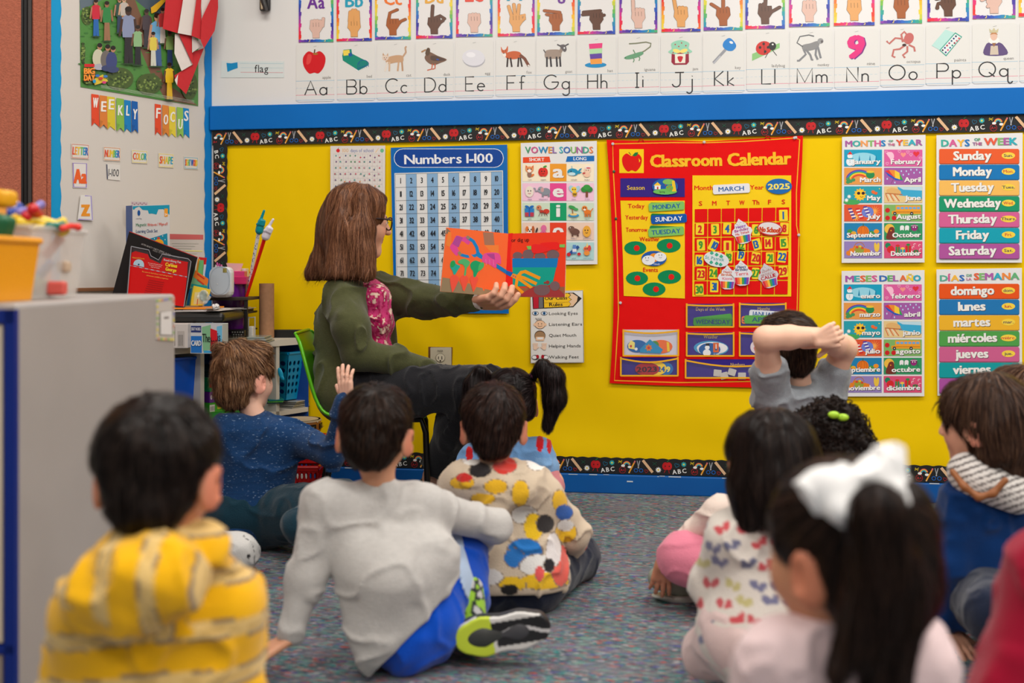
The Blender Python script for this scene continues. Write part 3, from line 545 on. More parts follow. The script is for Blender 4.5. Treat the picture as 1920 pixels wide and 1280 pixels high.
# --- vowel sounds (crop 960,260 x2.909)
def vowels(c):
 c.text('VOWEL SOUNDS', 258, 80, 34, (230, 230, 230), w=368, b=1, sh=(2, 3, (120, 120, 124)), cols=[(70, 160, 110), (216, 80, 140), (30, 140, 190), (240, 150, 50), (150, 110, 180), (60, 180, 190), (40, 110, 190), (130, 190, 100), (180, 90, 160), (60, 170, 140), (240, 130, 60), (220, 60, 70)])
 c.pg([(62, 103), (206, 99), (213, 130), (62, 134)], (236, 74, 28)); c.pg([(303, 98), (450, 94), (450, 124), (295, 128)], (14, 110, 186)); c.up()
 c.text('SHORT', 137, 124, 17, (240, 238, 234), b=1, w=82); c.text('LONG', 372, 119, 17, (240, 238, 234), b=1, w=70)
 rows = [(138, 234, (250, 236, 206), (240, 158, 40), 'a'), (244, 340, (244, 200, 220), (232, 74, 146), 'e'), (351, 447, (206, 224, 200), (10, 160, 104), 'i'), (458, 553, (236, 206, 186), (232, 66, 34), 'o'), (565, 661, (176, 216, 216), (40, 150, 200), 'u')]
 cap = [('cat', 'apple', 'whale', 'baby'), ('egg', 'elephant', 'bee', 'tree'), ('gift', 'insect', 'island', 'tiger'), ('dog', 'octopus', 'hippo', 'potato'), ('up', 'umbrella', 'glue', 'unicorn')]
 for i, (y0, y1, bg, cc, t) in enumerate(rows): c.rect(60, y0, 448, y1, bg); c.up(); c.rect(209, y0, 299, y1, cc); c.up(); c.text(t, 254, y1 - 22, 66, (238, 236, 232), b=2, w=52 if t != 'i' else 20, sh=(2, 2, tuple(int(v * .7) for v in cc))); c.up(-2)
 c.up(3)
 def O(i, q, *sh):
  x = (98, 172, 338, 410)[q]; y = rows[i][0] + 42
  for s in sh:
   if s[0] == 'e': c.ell(x + s[1], y + s[2], s[3], s[4], s[5], s[6] if len(s) > 6 else 0)
   elif s[0] == 'p': c.pg([(x + a, y + b) for a, b in s[1]], s[2])
   elif s[0] == 'l': c.line([(x + a, y + b) for a, b in s[1]], s[2], s[3])
   elif s[0] == 'u': c.up()
  c.text(cap[i][q], x + 2, rows[i][1] - 6, 7, (110, 120, 150), w=7 * len(cap[i][q]), b=-1)
 u = ('u',); K = (40, 30, 30)
 eyes = lambda dx=0, dy=0, g=7: (('e', dx - g, dy, 3, 4, K), ('e', dx + g, dy, 3, 4, K))
 O(0, 0, ('e', 14, 22, 14, 6, (232, 120, 50), -.5), ('e', 0, 16, 12, 17, (150, 110, 96)), ('p', [(-22, -12), (-20, -34), (-8, -24), (10, -24), (22, -34), (22, -10)], (226, 110, 50)), u, ('e', 0, -10, 22, 17, (232, 150, 96)), u, ('e', 0, -3, 11, 9, (246, 240, 232)), *eyes(0, -12, 9))
 O(0, 1, ('e', -8, 4, 18, 24, (214, 40, 36)), ('e', 8, 4, 18, 24, (224, 50, 40)), u, ('e', 10, -26, 11, 5, (70, 160, 60), -.4), *eyes(0, 0), ('l', [(-7, 11), (0, 15), (7, 11)], 3, K))
 O(0, 2, ('e', -4, 4, 30, 20, (30, 146, 186), .1), ('p', [(18, 4), (34, -14), (46, -18), (34, 2), (46, 4), (30, 14)], (30, 146, 186)), u, ('e', -10, 14, 20, 9, (200, 230, 236)), ('e', -14, 0, 3, 4, K), ('l', [(-8, -16), (-10, -30)], 3, (90, 180, 210)))
 O(0, 3, ('e', 0, 18, 18, 14, (244, 200, 170)), ('e', 4, -8, 18, 18, (246, 206, 178)), u, ('e', 6, -20, 16, 9, (236, 232, 232)), ('e', 8, -18, 12, 4, (210, 80, 80)), ('e', 8, -6, 2, 3, K), ('e', -4, -6, 2, 3, K), ('e', -16, 10, 8, 5, (200, 70, 70)))
 O(1, 0, ('e', 0, 4, 23, 30, (238, 226, 212)), u, *eyes(0, 0), ('l', [(-8, 12), (0, 17), (8, 12)], 3, (200, 80, 80)))
 O(1, 1, ('e', 14, 4, 26, 20, (140, 146, 156)), ('e', -12, -6, 17, 17, (150, 156, 166)), ('l', [(-24, -2), (-40, 2), (-44, -14), (-52, -14)], 7, (146, 152, 162)), ('l', [(0, 16), (-2, 32)], 10, (132, 138, 148)), ('l', [(30, 16), (32, 32)], 10, (132, 138, 148)), u, ('e', -4, -6, 9, 13, (206, 160, 160)), ('e', -20, -8, 2, 3, K))
 O(1, 2, ('e', -8, -10, 14, 22, (170, 210, 226), -.6), ('e', 20, -10, 12, 20, (170, 210, 226), .6), u, ('e', 6, 16, 13, 15, (244, 190, 40)), ('e', 2, -8, 15, 14, (248, 206, 60)), u, *eyes(2, -8, 6), ('l', [(-5, 16), (18, 16)], 4, K), ('l', [(-4, 22), (16, 22)], 4, K))
 O(1, 3, ('l', [(0, 34), (0, 4)], 12, (130, 76, 50)), u, ('e', -14, -8, 18, 15, (50, 140, 60)), ('e', 14, -8, 18, 15, (50, 140, 60)), ('e', 0, -20, 20, 14, (60, 156, 66)))
 O(2, 0, ('p', [(-26, -12), (26, -12), (24, 32), (-24, 32)], (40, 130, 200)), u, ('p', [(-24, 10), (24, 10), (24, 32), (-24, 32)], (190, 60, 80)), ('l', [(0, -12), (0, 32)], 8, (30, 96, 180)), ('e', -12, -20, 13, 7, (30, 110, 190), .4), ('e', 12, -20, 13, 7, (30, 110, 190), -.4))
 O(2, 1, ('e', 18, 4, 17, 13, (206, 60, 40)), ('e', -8, 4, 12, 8, (190, 60, 44)), ('e', -22, -16, 14, 13, (214, 130, 90)), *[('l', [(a, 8), (a + b, 30)], 3, (120, 40, 30)) for a, b in ((-12, -12), (-4, -4), (2, 8), (10, 14))], u, ('e', -26, -16, 3, 4, K))
 O(2, 2, ('e', 0, 26, 30, 10, (60, 150, 200)), u, ('e', 0, 20, 20, 7, (240, 206, 130)), ('l', [(-4, 18), (-8, -12)], 5, (150, 100, 60)), u, ('e', -8, -18, 20, 9, (60, 160, 80), .3), ('e', 12, -8, 14, 7, (70, 170, 90), .2))
 O(2, 3, ('e', 4, 8, 20, 13, (230, 124, 40)), ('e', -12, -12, 15, 14, (236, 134, 50)), *[('l', [(a, 14), (a, 34)], 8, (214, 110, 36)) for a in (-8, 4, 18)], ('l', [(22, 4), (34, -12)], 5, (226, 120, 40)), u, *eyes(-12, -14, 5), ('e', -12, -5, 7, 5, (246, 236, 220)))
 O(3, 0, ('e', 0, 0, 20, 22, (240, 232, 220)), ('e', -12, -6, 9, 16, (226, 120, 50)), ('e', 20, -4, 8, 20, (190, 90, 40)), ('e', 40, 0, 5, 15, (60, 50, 50), .3), u, *eyes(2, -4, 7), ('e', 2, 5, 5, 4, K))
 O(3, 1, ('e', 4, -12, 15, 17, (226, 110, 160)), *[('l', [(4, 0), (a, 22), (a * 1.5, 30)], 6, (220, 100, 150)) for a in (-24, -10, 8, 24)])
 O(3, 2, ('e', 6, 6, 28, 17, (110, 76, 66), .2), ('e', -12, -10, 17, 13, (120, 84, 74)), ('l', [(-6, 14), (-6, 34)], 9, (100, 68, 60)), ('l', [(22, 16), (24, 34)], 9, (100, 68, 60)), u, ('e', -18, -14, 2, 3, (240, 240, 240)))
 O(3, 3, ('e', 0, 6, 22, 31, (236, 172, 60)), u, *eyes(-2, 0, 7), ('l', [(-8, 12), (-2, 16), (6, 12)], 3, K))
 O(4, 2, ('l', [(-28, 26), (28, -20)], 16, (40, 80, 150)), ('e', -26, 24, 11, 10, (210, 40, 50)), ('p', [(-4, -28), (14, -28), (16, 20), (-6, 20)], (90, 140, 200)), u, ('p', [(-6, -6), (16, -6), (16, 10), (-6, 10)], (230, 230, 236)), ('e', 30, 22, 10, 8, (210, 40, 50)))
 O(4, 3, ('e', 0, 16, 16, 14, (240, 150, 60)), ('e', -2, -6, 16, 14, (236, 120, 80)), ('p', [(-4, -16), (2, -42), (8, -16)], (246, 210, 120)), ('e', 14, -10, 9, 16, (220, 70, 60)), u, *eyes(-4, -6, 5))
sheetpx(BW, [(50, 26), (464, 14), (467, 684), (56, 690)], (230, 230, 228), 'vowel_chart', 'white Vowel Sounds chart with cartoon pictures, right of the number chart', 'wall chart', GLOSSY, vowels, 960, 260, 2.909)
# --- class rules (crop 960,260 x2.909)
def rules(c):
 c.line([(104, 834), (388, 828), (392, 1217), (104, 1220)], 2.4, (40, 40, 40), True); c.up()
 c.pg([(112, 846), (338, 838), (382, 870), (336, 918), (116, 928)], (40, 36, 34)); c.up(); c.pg([(117, 850), (147, 849), (147, 923), (120, 925)], (190, 24, 48)); c.pg([(149, 849), (170, 848), (172, 921), (149, 923)], (110, 110, 112))
 c.pg([(176, 848), (306, 842), (320, 852), (308, 864), (324, 876), (310, 888), (322, 900), (308, 914), (178, 920)], (244, 196, 30)); c.pg([(330, 842), (360, 860), (356, 886), (334, 912), (312, 914), (324, 900), (312, 888), (328, 876), (312, 864), (324, 852), (314, 843)], (232, 196, 160)); c.up()
 for y in (868, 894): c.line([(178, y), (308, y - 4)], 1.4, (150, 110, 20))
 c.text('Our Class', 242, 877, 18, (24, 22, 22), b=1, w=122, ang=-.03); c.text('Rules', 242, 912, 19, (24, 22, 22), b=1, w=72, ang=-.03)
 for t, y in (('Looking Eyes', 960), ('Listening Ears', 1019), ('Quiet Mouth', 1079), ('Helping Hands', 1137), ('Walking Feet', 1197)):
  c.text(t, 204, y, 16, (34, 32, 32), b=-1, al='l', w={'L': 156, 'Q': 148, 'H': 172, 'W': 162}[t[0]] + (24 if 'Ears' in t else 0), ang=-.01)
 for x in (130, 178): c.ell(x, 951, 18, 11, (30, 30, 34));
 c.up(); [c.ell(x, 951, 15, 8.5, (240, 240, 240)) for x in (130, 178)]; c.up(); [c.ell(x, 951, 8, 8, (30, 110, 170)) for x in (130, 178)]; c.up(); [c.ell(x, 951, 3.5, 3.5, (16, 16, 20)) for x in (130, 178)]
 c.ell(155, 1012, 29, 24, (60, 40, 30)); c.up(); c.ell(155, 1012, 27, 22, (238, 196, 160)); [c.ell(x, 1012, 6, 8, (238, 196, 160)) for x in (126, 185)]; c.up(); c.ell(146, 1008, 2.4, 3, (30, 24, 24)); c.ell(164, 1008, 2.4, 3, (30, 24, 24)); c.arc(155, 1014, 12, 9, 20, 160, 2, (60, 30, 30)); [c.line([(150 + q * 5, 990), (146 + q * 8, 976)], 2, (60, 40, 30)) for q in (-2, -1, 0, 1, 2)]
 c.ell(155, 1072, 30, 28, (80, 56, 40)); c.up(); c.ell(155, 1074, 28, 25, (164, 128, 90)); c.rect(132, 1078, 178, 1100, (238, 196, 160), 6); c.up(); c.rect(140, 1082, 172, 1092, (240, 240, 238), 3)
 for x, s_ in ((130, 1), (178, -1)):
  c.ell(x, 1138, 11, 12, (240, 206, 180)); [c.line([(x + q * 5, 1134), (x + q * 8, 1112)], 5, (240, 206, 180)) for q in (-1.5, -.5, .5, 1.5)]; c.line([(x + s_ * 8, 1142), (x + s_ * 20, 1132)], 5, (240, 206, 180))
 for x, s_ in ((134, -1), (178, 1)): c.ell(x + s_ * 4, 1190, 20, 13, (30, 26, 26)); c.up(); c.ell(x + s_ * 9, 1190, 13, 9.5, (238, 238, 236)); c.ell(x - s_ * 8, 1186, 8, 10, (176, 24, 40))
sheetpx(BW, [(102, 832), (389, 826), (394, 1219), (103, 1222)], (228, 226, 220), 'rules_poster', 'white Our Class Rules poster topped with a big pencil, under the book', 'poster', PRINT, rules, 960, 260, 2.909)
# --- months and days (crops x4.922)
def monthpic(c, k, x0, y0, x1, y1):
 X = lambda a: x0 + (x1 - x0) * a; Y = lambda b: y0 + (y1 - y0) * b; s = (y1 - y0)
 c.up()
 if k == 0:
  c.ell(X(.5), Y(.5), s * .8, s * .32, (150, 214, 232)); [c.pg([(X(a) - 9, Y(.7)), (X(a), Y(.3)), (X(a) + 9, Y(.7))], (20, 130, 170)) for a in (.4, .68, .84)]; c.up(); c.ell(X(.15), Y(.72), s * .22, s * .25, (232, 240, 244)); c.ell(X(.15), Y(.38), s * .15, s * .15, (240, 244, 246)); c.up(); c.pg([(X(.08), Y(.3)), (X(.16), Y(.1)), (X(.22), Y(.28))], (220, 50, 50)); c.line([(X(.07), Y(.54)), (X(.24), Y(.54))], s * .07, (50, 160, 180)); [c.ell(X(.15), Y(q), 3, 3, (30, 30, 30)) for q in (.66, .76)]; c.ell(X(.13), Y(.36), 2.5, 2.5, (30, 30, 30)); c.ell(X(.18), Y(.36), 2.5, 2.5, (30, 30, 30))
 elif k == 1:
  c.heart(X(.5), Y(.3), s * .17, (244, 150, 140)); c.heart(X(.84), Y(.25), s * .19, (226, 48, 60)); [c.heart(X(a), Y(b), s * .09, (248, 200, 220), 3) for a, b in ((.06, .15), (.62, .14), (.7, .3), (.08, .82), (.4, .1), (.95, .5))]; blob(c, [(X(.06), Y(.2)), (X(.2), Y(.15)), (X(.26), Y(.4)), (X(.2), Y(.7)), (X(.14), Y(.5))], (250, 196, 216))
 elif k == 2:
  for j, cc in enumerate(((110, 60, 160), (50, 120, 200), (60, 170, 80), (250, 214, 60), (240, 130, 40), (220, 50, 50))): c.arc(X(.4), Y(.72), s * (.78 - j * .07), s * (.58 - j * .06), 190, 330, s * .065, cc)
  c.up(); c.ell(X(.69), Y(.42), s * .26, s * .22, (40, 140, 80)); c.ell(X(.69), Y(.24), s * .24, s * .07, (236, 196, 60)); [c.ell(X(a), Y(b), s * .12, s * .1, (70, 150, 90)) for a, b in ((.1, .68), (.17, .8), (.24, .72), (.1, .85))]
 elif k == 3:
  c.up(); c.pg([(X(.02), Y(.2)), (X(.12), Y(.12)), (X(.2), Y(.38)), (X(.28), Y(.6))], (220, 50, 60)); c.pg([(X(.12), Y(.12)), (X(.28), Y(.14)), (X(.28), Y(.6)), (X(.2), Y(.38))], (240, 140, 50)); c.pg([(X(.28), Y(.14)), (X(.4), Y(.3)), (X(.42), Y(.72)), (X(.28), Y(.6))], (246, 206, 60)); c.pg([(X(.4), Y(.3)), (X(.5), Y(.76)), (X(.42), Y(.72))], (60, 160, 80)); c.pg([(X(.02), Y(.2)), (X(.28), Y(.6)), (X(.5), Y(.76)), (X(.3), Y(.74)), (X(.1), Y(.46))], (40, 90, 190)); c.line([(X(.28), Y(.5)), (X(.18), Y(.95))], 3, (120, 60, 110))
  [c.ell(X(a), Y(b), 6, 9, (190, 216, 244)) for a, b in ((.45, .2), (.58, .2), (.7, .12), (.85, .12), (.64, .38), (.5, .42), (.78, .3), (.93, .28), (.08, .66), (.28, .88))]
 elif k == 4:
  c.ell(X(.2), Y(.96), s * .5, s * .16, (70, 170, 90)); c.up(); c.star(X(.42), Y(.5), s * .4, (250, 190, 40), 12, .74); [c.star(X(a), Y(b), s * .14, (244, 244, 236), 9, .5) for a, b in ((.13, .62), (.06, .84))]; c.up(); c.ell(X(.42), Y(.52), s * .28, s * .28, (252, 204, 50)); c.up(); c.ell(X(.38), Y(.42), s * .1, s * .09, (50, 30, 50)); c.ell(X(.5), Y(.42), s * .1, s * .09, (50, 30, 50)); c.arc(X(.46), Y(.56), s * .1, s * .1, 10, 160, 4, (120, 50, 20)); c.ell(X(.77), Y(.35), s * .13, s * .1, (240, 110, 50), .5); c.ell(X(.84), Y(.42), s * .1, s * .08, (236, 100, 50), -.5); c.ell(X(.93), Y(.15), 5, 5, (250, 220, 90))
 elif k == 5:
  c.pg([(X(.35), Y(.02)), (X(.99), Y(.02)), (X(.99), Y(.78)), (X(.6), Y(.6)), (X(.4), Y(.55))], (60, 170, 210)); c.pg([(X(.35), Y(.02)), (X(.99), Y(.02)), (X(.99), Y(.26)), (X(.5), Y(.2))], (190, 220, 230)); c.up(); c.ell(X(.25), Y(.33), s * .45, s * .22, (226, 178, 110), .15); c.up(); [c.line([(X(.04 + q * .055), Y(.46)), (X(.12 + q * .07), Y(.9))], 6, ((220, 80, 50), (246, 230, 210))[q % 2]) for q in range(5)]; c.line([(X(.03), Y(.42)), (X(.48), Y(.5))], 8, (186, 110, 60))
 elif k == 6:
  c.star(X(.8), Y(.4), s * .4, (250, 170, 80), 14, .25); c.ell(X(.62), Y(.45), s * .36, s * .32, (110, 130, 210)); c.star(X(.3), Y(.75), s * .3, (250, 190, 100), 10, .3); c.up()
  for a, c1 in ((.1, (40, 70, 160)), (.3, (210, 40, 50)), (.5, (90, 60, 160))): [c.line([(X(a + q * .018), Y(.28 + q * .09 - (a == .5) * .12)), (X(a + .1 + q * .018), Y(.24 + q * .09 - (a == .5) * .12))], s * .075, (c1, (240, 236, 236))[q % 2]) for q in range(7)]
 elif k == 7:
  c.up(); c.pg([(X(.3), Y(.06)), (X(.95), Y(.06)), (X(.97), Y(.55)), (X(.2), Y(.55)), (X(.2), Y(.38)), (X(.3), Y(.36))], (240, 160, 40)); c.up(); [c.rect(X(.33 + q * .105), Y(.14), X(.41 + q * .105), Y(.27), (110, 170, 220)) for q in range(6)]; c.line([(X(.22), Y(.44)), (X(.96), Y(.44))], 3, (90, 60, 30)); [c.ell(X(a), Y(.54), s * .1, s * .1, (40, 40, 44)) for a in (.28, .72)]; [c.ell(X(a), Y(b), s * .14, s * .14, (206, 30, 36)) for a, b in ((.09, .34), (.09, .8), (.26, .8))]; c.up(); [c.ell(X(a), Y(.54), s * .04, s * .04, (200, 200, 204)) for a in (.28, .72)]
 elif k == 8:
  [c.ell(X(a), Y(b), s * .16, s * .13, cc) for a, b, cc in ((.15, .5, (60, 150, 70)), (.25, .62, (230, 170, 50)), (.85, .5, (240, 150, 40)), (.72, .6, (70, 150, 70)), (.18, .75, (200, 60, 50)), (.8, .75, (60, 140, 80)))]; c.up(); c.ell(X(.5), Y(.5), s * .36, s * .34, (230, 120, 30)); c.up(); [c.arc(X(.5), Y(.5), s * r, s * .33, 0, 360, 3, (180, 80, 20)) for r in (.12, .25)]; c.line([(X(.5), Y(.2)), (X(.51), Y(.04))], 7, (80, 110, 50))
 elif k == 9:
  c.ell(X(.14), Y(.35), s * .3, s * .3, (240, 190, 70)); c.up(); blob(c, [(X(.1), Y(.5)), (X(.16), Y(.25)), (X(.26), Y(.3)), (X(.28), Y(.8)), (X(.32), Y(.95)), (X(.06), Y(.95))], (120, 50, 40)); [blob(c, [(X(a), Y(.14)), (X(a + .05), Y(.2)), (X(a + .04), Y(.44)), (X(a), Y(.4)), (X(a - .05), Y(.44)), (X(a - .05), Y(.2))], (236, 236, 236)) for a in (.47, .6)]; c.ell(X(.79), Y(.28), s * .2, s * .2, (150, 40, 120)); [c.line([(X(.79), Y(.3)), (X(.79 + q * .08), Y(.12)), (X(.79 + q * .13), Y(.5 + abs(q) * .05))], 3, (50, 30, 50)) for q in (-1, -.7, .7, 1)]; c.up(); c.ell(X(.18), Y(.45), 6, 6, (250, 170, 40)); c.ell(X(.76), Y(.25), 5, 6, (240, 240, 240)); c.ell(X(.82), Y(.25), 5, 6, (240, 240, 240)); c.line([(X(.7), Y(.16)), (X(.88), Y(.16))], 4, (240, 220, 230))
 elif k == 10:
  [c.ell(X(a), Y(b), s * .16, s * .15, (230, 130, 40)) for a, b in ((.2, .55), (.3, .4), (.55, .55), (.62, .6), (.12, .7))]; c.up(); c.ell(X(.4), Y(.5), s * .28, s * .26, (150, 160, 60)); c.arc(X(.4), Y(.34), s * .3, s * .28, 180, 360, 6, (190, 120, 50)); c.up(); [c.ell(X(a), Y(b), s * .08, s * .07, cc) for a, b, cc in ((.34, .35, (220, 70, 40)), (.42, .3, (240, 180, 50)), (.48, .4, (210, 80, 40)))]; [c.ell(X(.86 + q), Y(.35), s * .09, s * .28, (236, 196, 70), q * 4) for q in (-.03, .03)]
 elif k == 11:
  c.ell(X(.1), Y(.25), s * .17, s * .17, (30, 130, 90)); c.ell(X(.17), Y(.48), s * .22, s * .22, (216, 40, 44)); [(c.rect(X(a), Y(b), X(a + w), Y(.78), cc)) for a, b, w, cc in ((.3, .32, .11, (50, 140, 80)), (.42, .48, .13, (40, 150, 170)), (.56, .26, .14, (210, 40, 44)))]; c.up(); [c.line([(X(a), Y(b)), (X(a), Y(.78))], 7, cc) for a, b, cc in ((.355, .32, (210, 50, 50)), (.485, .48, (240, 200, 80)), (.63, .26, (50, 140, 70)))]; [c.ell(X(a), Y(b), s * .12, s * .07, cc) for a, b, cc in ((.355, .26, (210, 50, 50)), (.485, .42, (240, 200, 80)), (.63, .2, (50, 140, 70)))]; [c.arc(X(a), Y(b), 10, 10, 120, 330, 5, (244, 220, 220)) for a, b in ((.8, .2), (.93, .25), (.76, .38), (.95, .5))]; c.ell(X(.83), Y(.6), s * .16, s * .1, (40, 120, 70)); c.up(); c.ell(X(.83), Y(.6), 6, 6, (210, 40, 44))
MC = [(20, 160, 196), (220, 96, 160), (232, 156, 76), (164, 92, 166), (40, 160, 176), (228, 200, 140), (224, 88, 50), (130, 180, 100), (30, 130, 180), (50, 150, 96), (150, 130, 190), (220, 80, 120)]
def months(c, names, tit, cols_x, rows_y, dy):
 for t, x, yb, hh, w, cs in tit: c.text(t, x, yb, hh, (255, 255, 255), w=w, b=2, sh=(3, 4, (150, 148, 150)), cols=cs, ang=-.012)
 c.up()
 for i, n in enumerate(names):
  x0, x1 = cols_x[i % 2]; y0, y1 = rows_y[i // 2]; e = c.e; c.rect(x0, y0, x1, y1, MC[i]); monthpic(c, i, x0, y0, x1, y1); c.up()
  wd = {4: 118, 3: 108}.get(len(n), len(n) * (37 if len(n) < 8 else 34)); wd = {'July': 124, 'June': 146, 'May': 120, 'April': 150, 'abril': 146, 'julio': 136, 'junio': 158, 'mayo': 162, 'enero': 176}.get(n, wd); wd = min(wd, x1 - x0 - 28)
  c.text(n, x1 - 16, y1 - 26, 42, (240, 238, 234), w=wd, b=2, al='r', sh=(4, 4, (70, 60, 70)), ang=-.02); c.e = e
TC = [(170, 90, 160), (60, 176, 170), (240, 160, 90), (130, 190, 100), (216, 90, 150), (30, 130, 196)]
YC = [(232, 90, 50), (244, 196, 60), (40, 176, 196), (170, 90, 160)]
sheetpx(BW, [(88, 86), (856, 66), (846, 1240), (84, 1244)], (230, 229, 228), 'months_chart', 'white Months of the Year chart in English, upper left of four charts', 'wall chart', GLOSSY,
  lambda c: months(c, 'January February March April May June July August September October November December'.split(), [('MONTHS', 302, 172, 52, 366, TC), ('OF', 536, 132, 17, 40, [(70, 160, 150), (110, 180, 100)]), ('THE', 540, 166, 20, 62, [(150, 100, 160), (216, 90, 140), (200, 110, 150)]), ('YEAR', 704, 162, 50, 236, YC)], [(107, 455), (474, 826)], [(203, 357), (370, 524), (540, 692), (708, 862), (878, 1031), (1046, 1200)], 0), 1560, 240, 4.922)
sheetpx(BW, [(84, 1318), (846, 1310), (844, 2470), (82, 2472)], (230, 229, 228), 'months_chart', 'white Meses del Año chart in Spanish, lower left of four charts', 'wall chart', GLOSSY,
  lambda c: months(c, 'enero febrero marzo abril mayo junio julio agosto septiembre octubre noviembre diciembre'.split(), [('MESES', 264, 1416, 54, 294, [(170, 90, 170), (50, 176, 180), (232, 100, 60), (130, 190, 100), (216, 90, 150)]), ('DEL', 518, 1412, 52, 170, [(50, 110, 190), (90, 180, 100), (170, 90, 170)]), ('AÑO', 714, 1410, 52, 190, [(232, 110, 60), (244, 206, 60), (40, 170, 196)])], [(104, 452), (471, 820)], [(1442, 1592), (1610, 1762), (1778, 1930), (1948, 2100), (2116, 2268), (2284, 2436)], 0), 1560, 240, 4.922)
def days(c, names, tit, y0, st, ab):
 for t, x, yb, hh, w, cs in tit: c.text(t, x, yb, hh, (255, 255, 255), w=w, b=2, sh=(3, 4, (150, 148, 150)), cols=cs, ang=-.012)
 c.up()
 for i, (n, col, w) in enumerate(names):
  y = y0 + i * st; c.rect(980, y + 2, 1717, y + 138, tuple(int(v * .72) for v in col), 14); c.up(); c.rect(980, y - 2, 1715, y + 132, col, 14); c.up()
  c.text(n, 1286 if n[0].isupper() or n == 'domingo' or n == 'miércoles' else 1280, y + 98, 78, (238, 236, 230), w=w, b=2, sh=(4, 5, (70, 60, 60)), ang=-.02); c.ell(1616, y + 60, 62 if len(ab[i]) < 6 else 72, 31, (246, 212, 70)); c.up(); c.text(ab[i], 1616, y + 72, 26, ((70, 66, 90), (206, 70, 60))[i % 2], w=len(ab[i]) * 23, b=1, ang=-.01); c.up(-3)
sheetpx(BW, [(956, 70), (1749, 48), (1742, 1242), (955, 1242)], (230, 229, 228), 'days_chart', 'white Days of the Week chart in English, upper right of the four charts', 'wall chart', GLOSSY,
  lambda c: days(c, [('Sunday', (232, 92, 40), 342), ('Monday', (10, 118, 184), 350), ('Tuesday', (244, 188, 92), 386), ('Wednesday', (20, 150, 104), 516), ('Thursday', (212, 96, 148), 440), ('Friday', (10, 160, 180), 296), ('Saturday', (176, 84, 156), 430)], [('DAYS', 1130, 172, 60, 256, [(60, 176, 160), (216, 90, 150), (246, 186, 60), (40, 120, 190)]), ('OF', 1330, 122, 24, 52, [(70, 160, 140), (90, 170, 110)]), ('THE', 1330, 162, 26, 84, [(150, 100, 160), (190, 100, 150), (180, 90, 150)]), ('WEEK', 1546, 158, 62, 300, [(232, 90, 60), (130, 190, 110), (176, 90, 160), (40, 176, 190)])], 198, 145.5, ['Sun.', 'Mon.', 'Tues.', 'Wed.', 'Thurs.', 'Fri.', 'Sat.']), 1560, 240, 4.922)
sheetpx(BW, [(956, 1304), (1742, 1290), (1744, 2465), (966, 2465)], (230, 229, 228), 'days_chart', 'white Días de la Semana chart, its bottom hidden by dark hair', 'wall chart', GLOSSY,
  lambda c: days(c, [('domingo', (232, 84, 20), 392), ('lunes', (30, 118, 180), 244), ('martes', (238, 180, 40), 330), ('miércoles', (80, 160, 74), 444), ('jueves', (206, 96, 142), 294), ('viernes', (10, 156, 160), 340), ('sábado', (170, 80, 160), 300)], [('DÍAS', 1100, 1410, 52, 220, [(90, 176, 150), (216, 90, 150), (246, 186, 60), (50, 110, 190)]), ('DE', 1256, 1368, 20, 48, [(120, 180, 150)]), ('LA', 1254, 1402, 20, 44, [(200, 120, 170)]), ('SEMANA', 1508, 1396, 58, 410, [(232, 100, 60), (130, 190, 110), (176, 90, 170), (40, 176, 196), (240, 140, 60), (100, 180, 120)])], 1438, 145, ['dom.', 'lun.', 'mar.', 'miérc.', 'jue.', 'vier.', 'sáb.']), 1560, 240, 4.922)
# ================= classroom calendar (crop 1130,240 x4.923) =================
KO, KS = (1130, 240), 4.923
def calfn(lift): return pxmap(BW, KO[0], KO[1], KS, lift)
YEL, RED, GOLD, PUR = (246, 206, 20), (228, 0, 0), (246, 190, 40), (52, 34, 130)
c = Canvas(calfn(LIFT), .0014, .0004)
out = [(38, 112), (300, 122), (640, 118), (940, 128), (1300, 108), (1600, 92), (1845, 74), (1838, 300), (1822, 600), (1812, 900), (1818, 1200), (1812, 1500), (1804, 1800), (1800, 2100), (1798, 2395), (1400, 2392), (1000, 2382), (500, 2370), (66, 2350), (84, 2100), (98, 1800), (102, 1500), (100, 1200), (84, 900), (66, 500)]
c.sheet(out, RED)
c.line([(95, 150), (640, 138), (940, 140), (1300, 128), (1770, 96), (1815, 110), (1800, 340), (1784, 600), (1786, 900), (1806, 1000), (1800, 1300), (1790, 1700), (1775, 2100), (1770, 2330), (1300, 2335), (700, 2345), (110, 2326), (125, 2100), (148, 1700), (140, 1300), (124, 830), (100, 400)], 9, (244, 178, 40), True)
c.rect(155, 198, 380, 418, YEL); c.up()
blob(c, [(270, 262), (320, 238), (360, 280), (352, 350), (310, 402), (270, 392), (232, 404), (190, 350), (182, 280), (220, 238)], (222, 20, 14)); c.up(); c.pg([(276, 255), (300, 230), (328, 226), (322, 254), (296, 266)], (20, 120, 60)); c.line([(262, 250), (242, 226)], 5, (20, 90, 50)); c.pg([(334, 282), (348, 304), (338, 322)], YEL)
c.text('Classroom', 770, 356, 108, GOLD, b=2, w=650, ang=-.02); c.text('Calendar', 1444, 344, 112, GOLD, b=2, w=576, ang=-.03)
c.rect(165, 466, 757, 638, PUR); c.rect(828, 440, 1736, 1553, YEL); c.pg([(165, 672), (757, 672), (758, 1572), (196, 1548), (188, 1200), (176, 900)], YEL); c.up()
c.text('Season', 307, 572, 38, YEL, w=160); c.text('Month', 930, 574, 40, (222, 24, 16), w=168, b=1); c.text('Year', 1420, 568, 38, (222, 24, 16), w=124, b=1)
for t, x, y, w in (('Today', 310, 740, 152), ('Yesterday', 314, 844, 206), ('Tomorrow', 314, 958, 196), ('Weather', 432, 1044, 182), ('Events', 442, 1326, 134)): c.text(t, x, y, 38, (214, 26, 20), w=w, b=1, ang=.0)
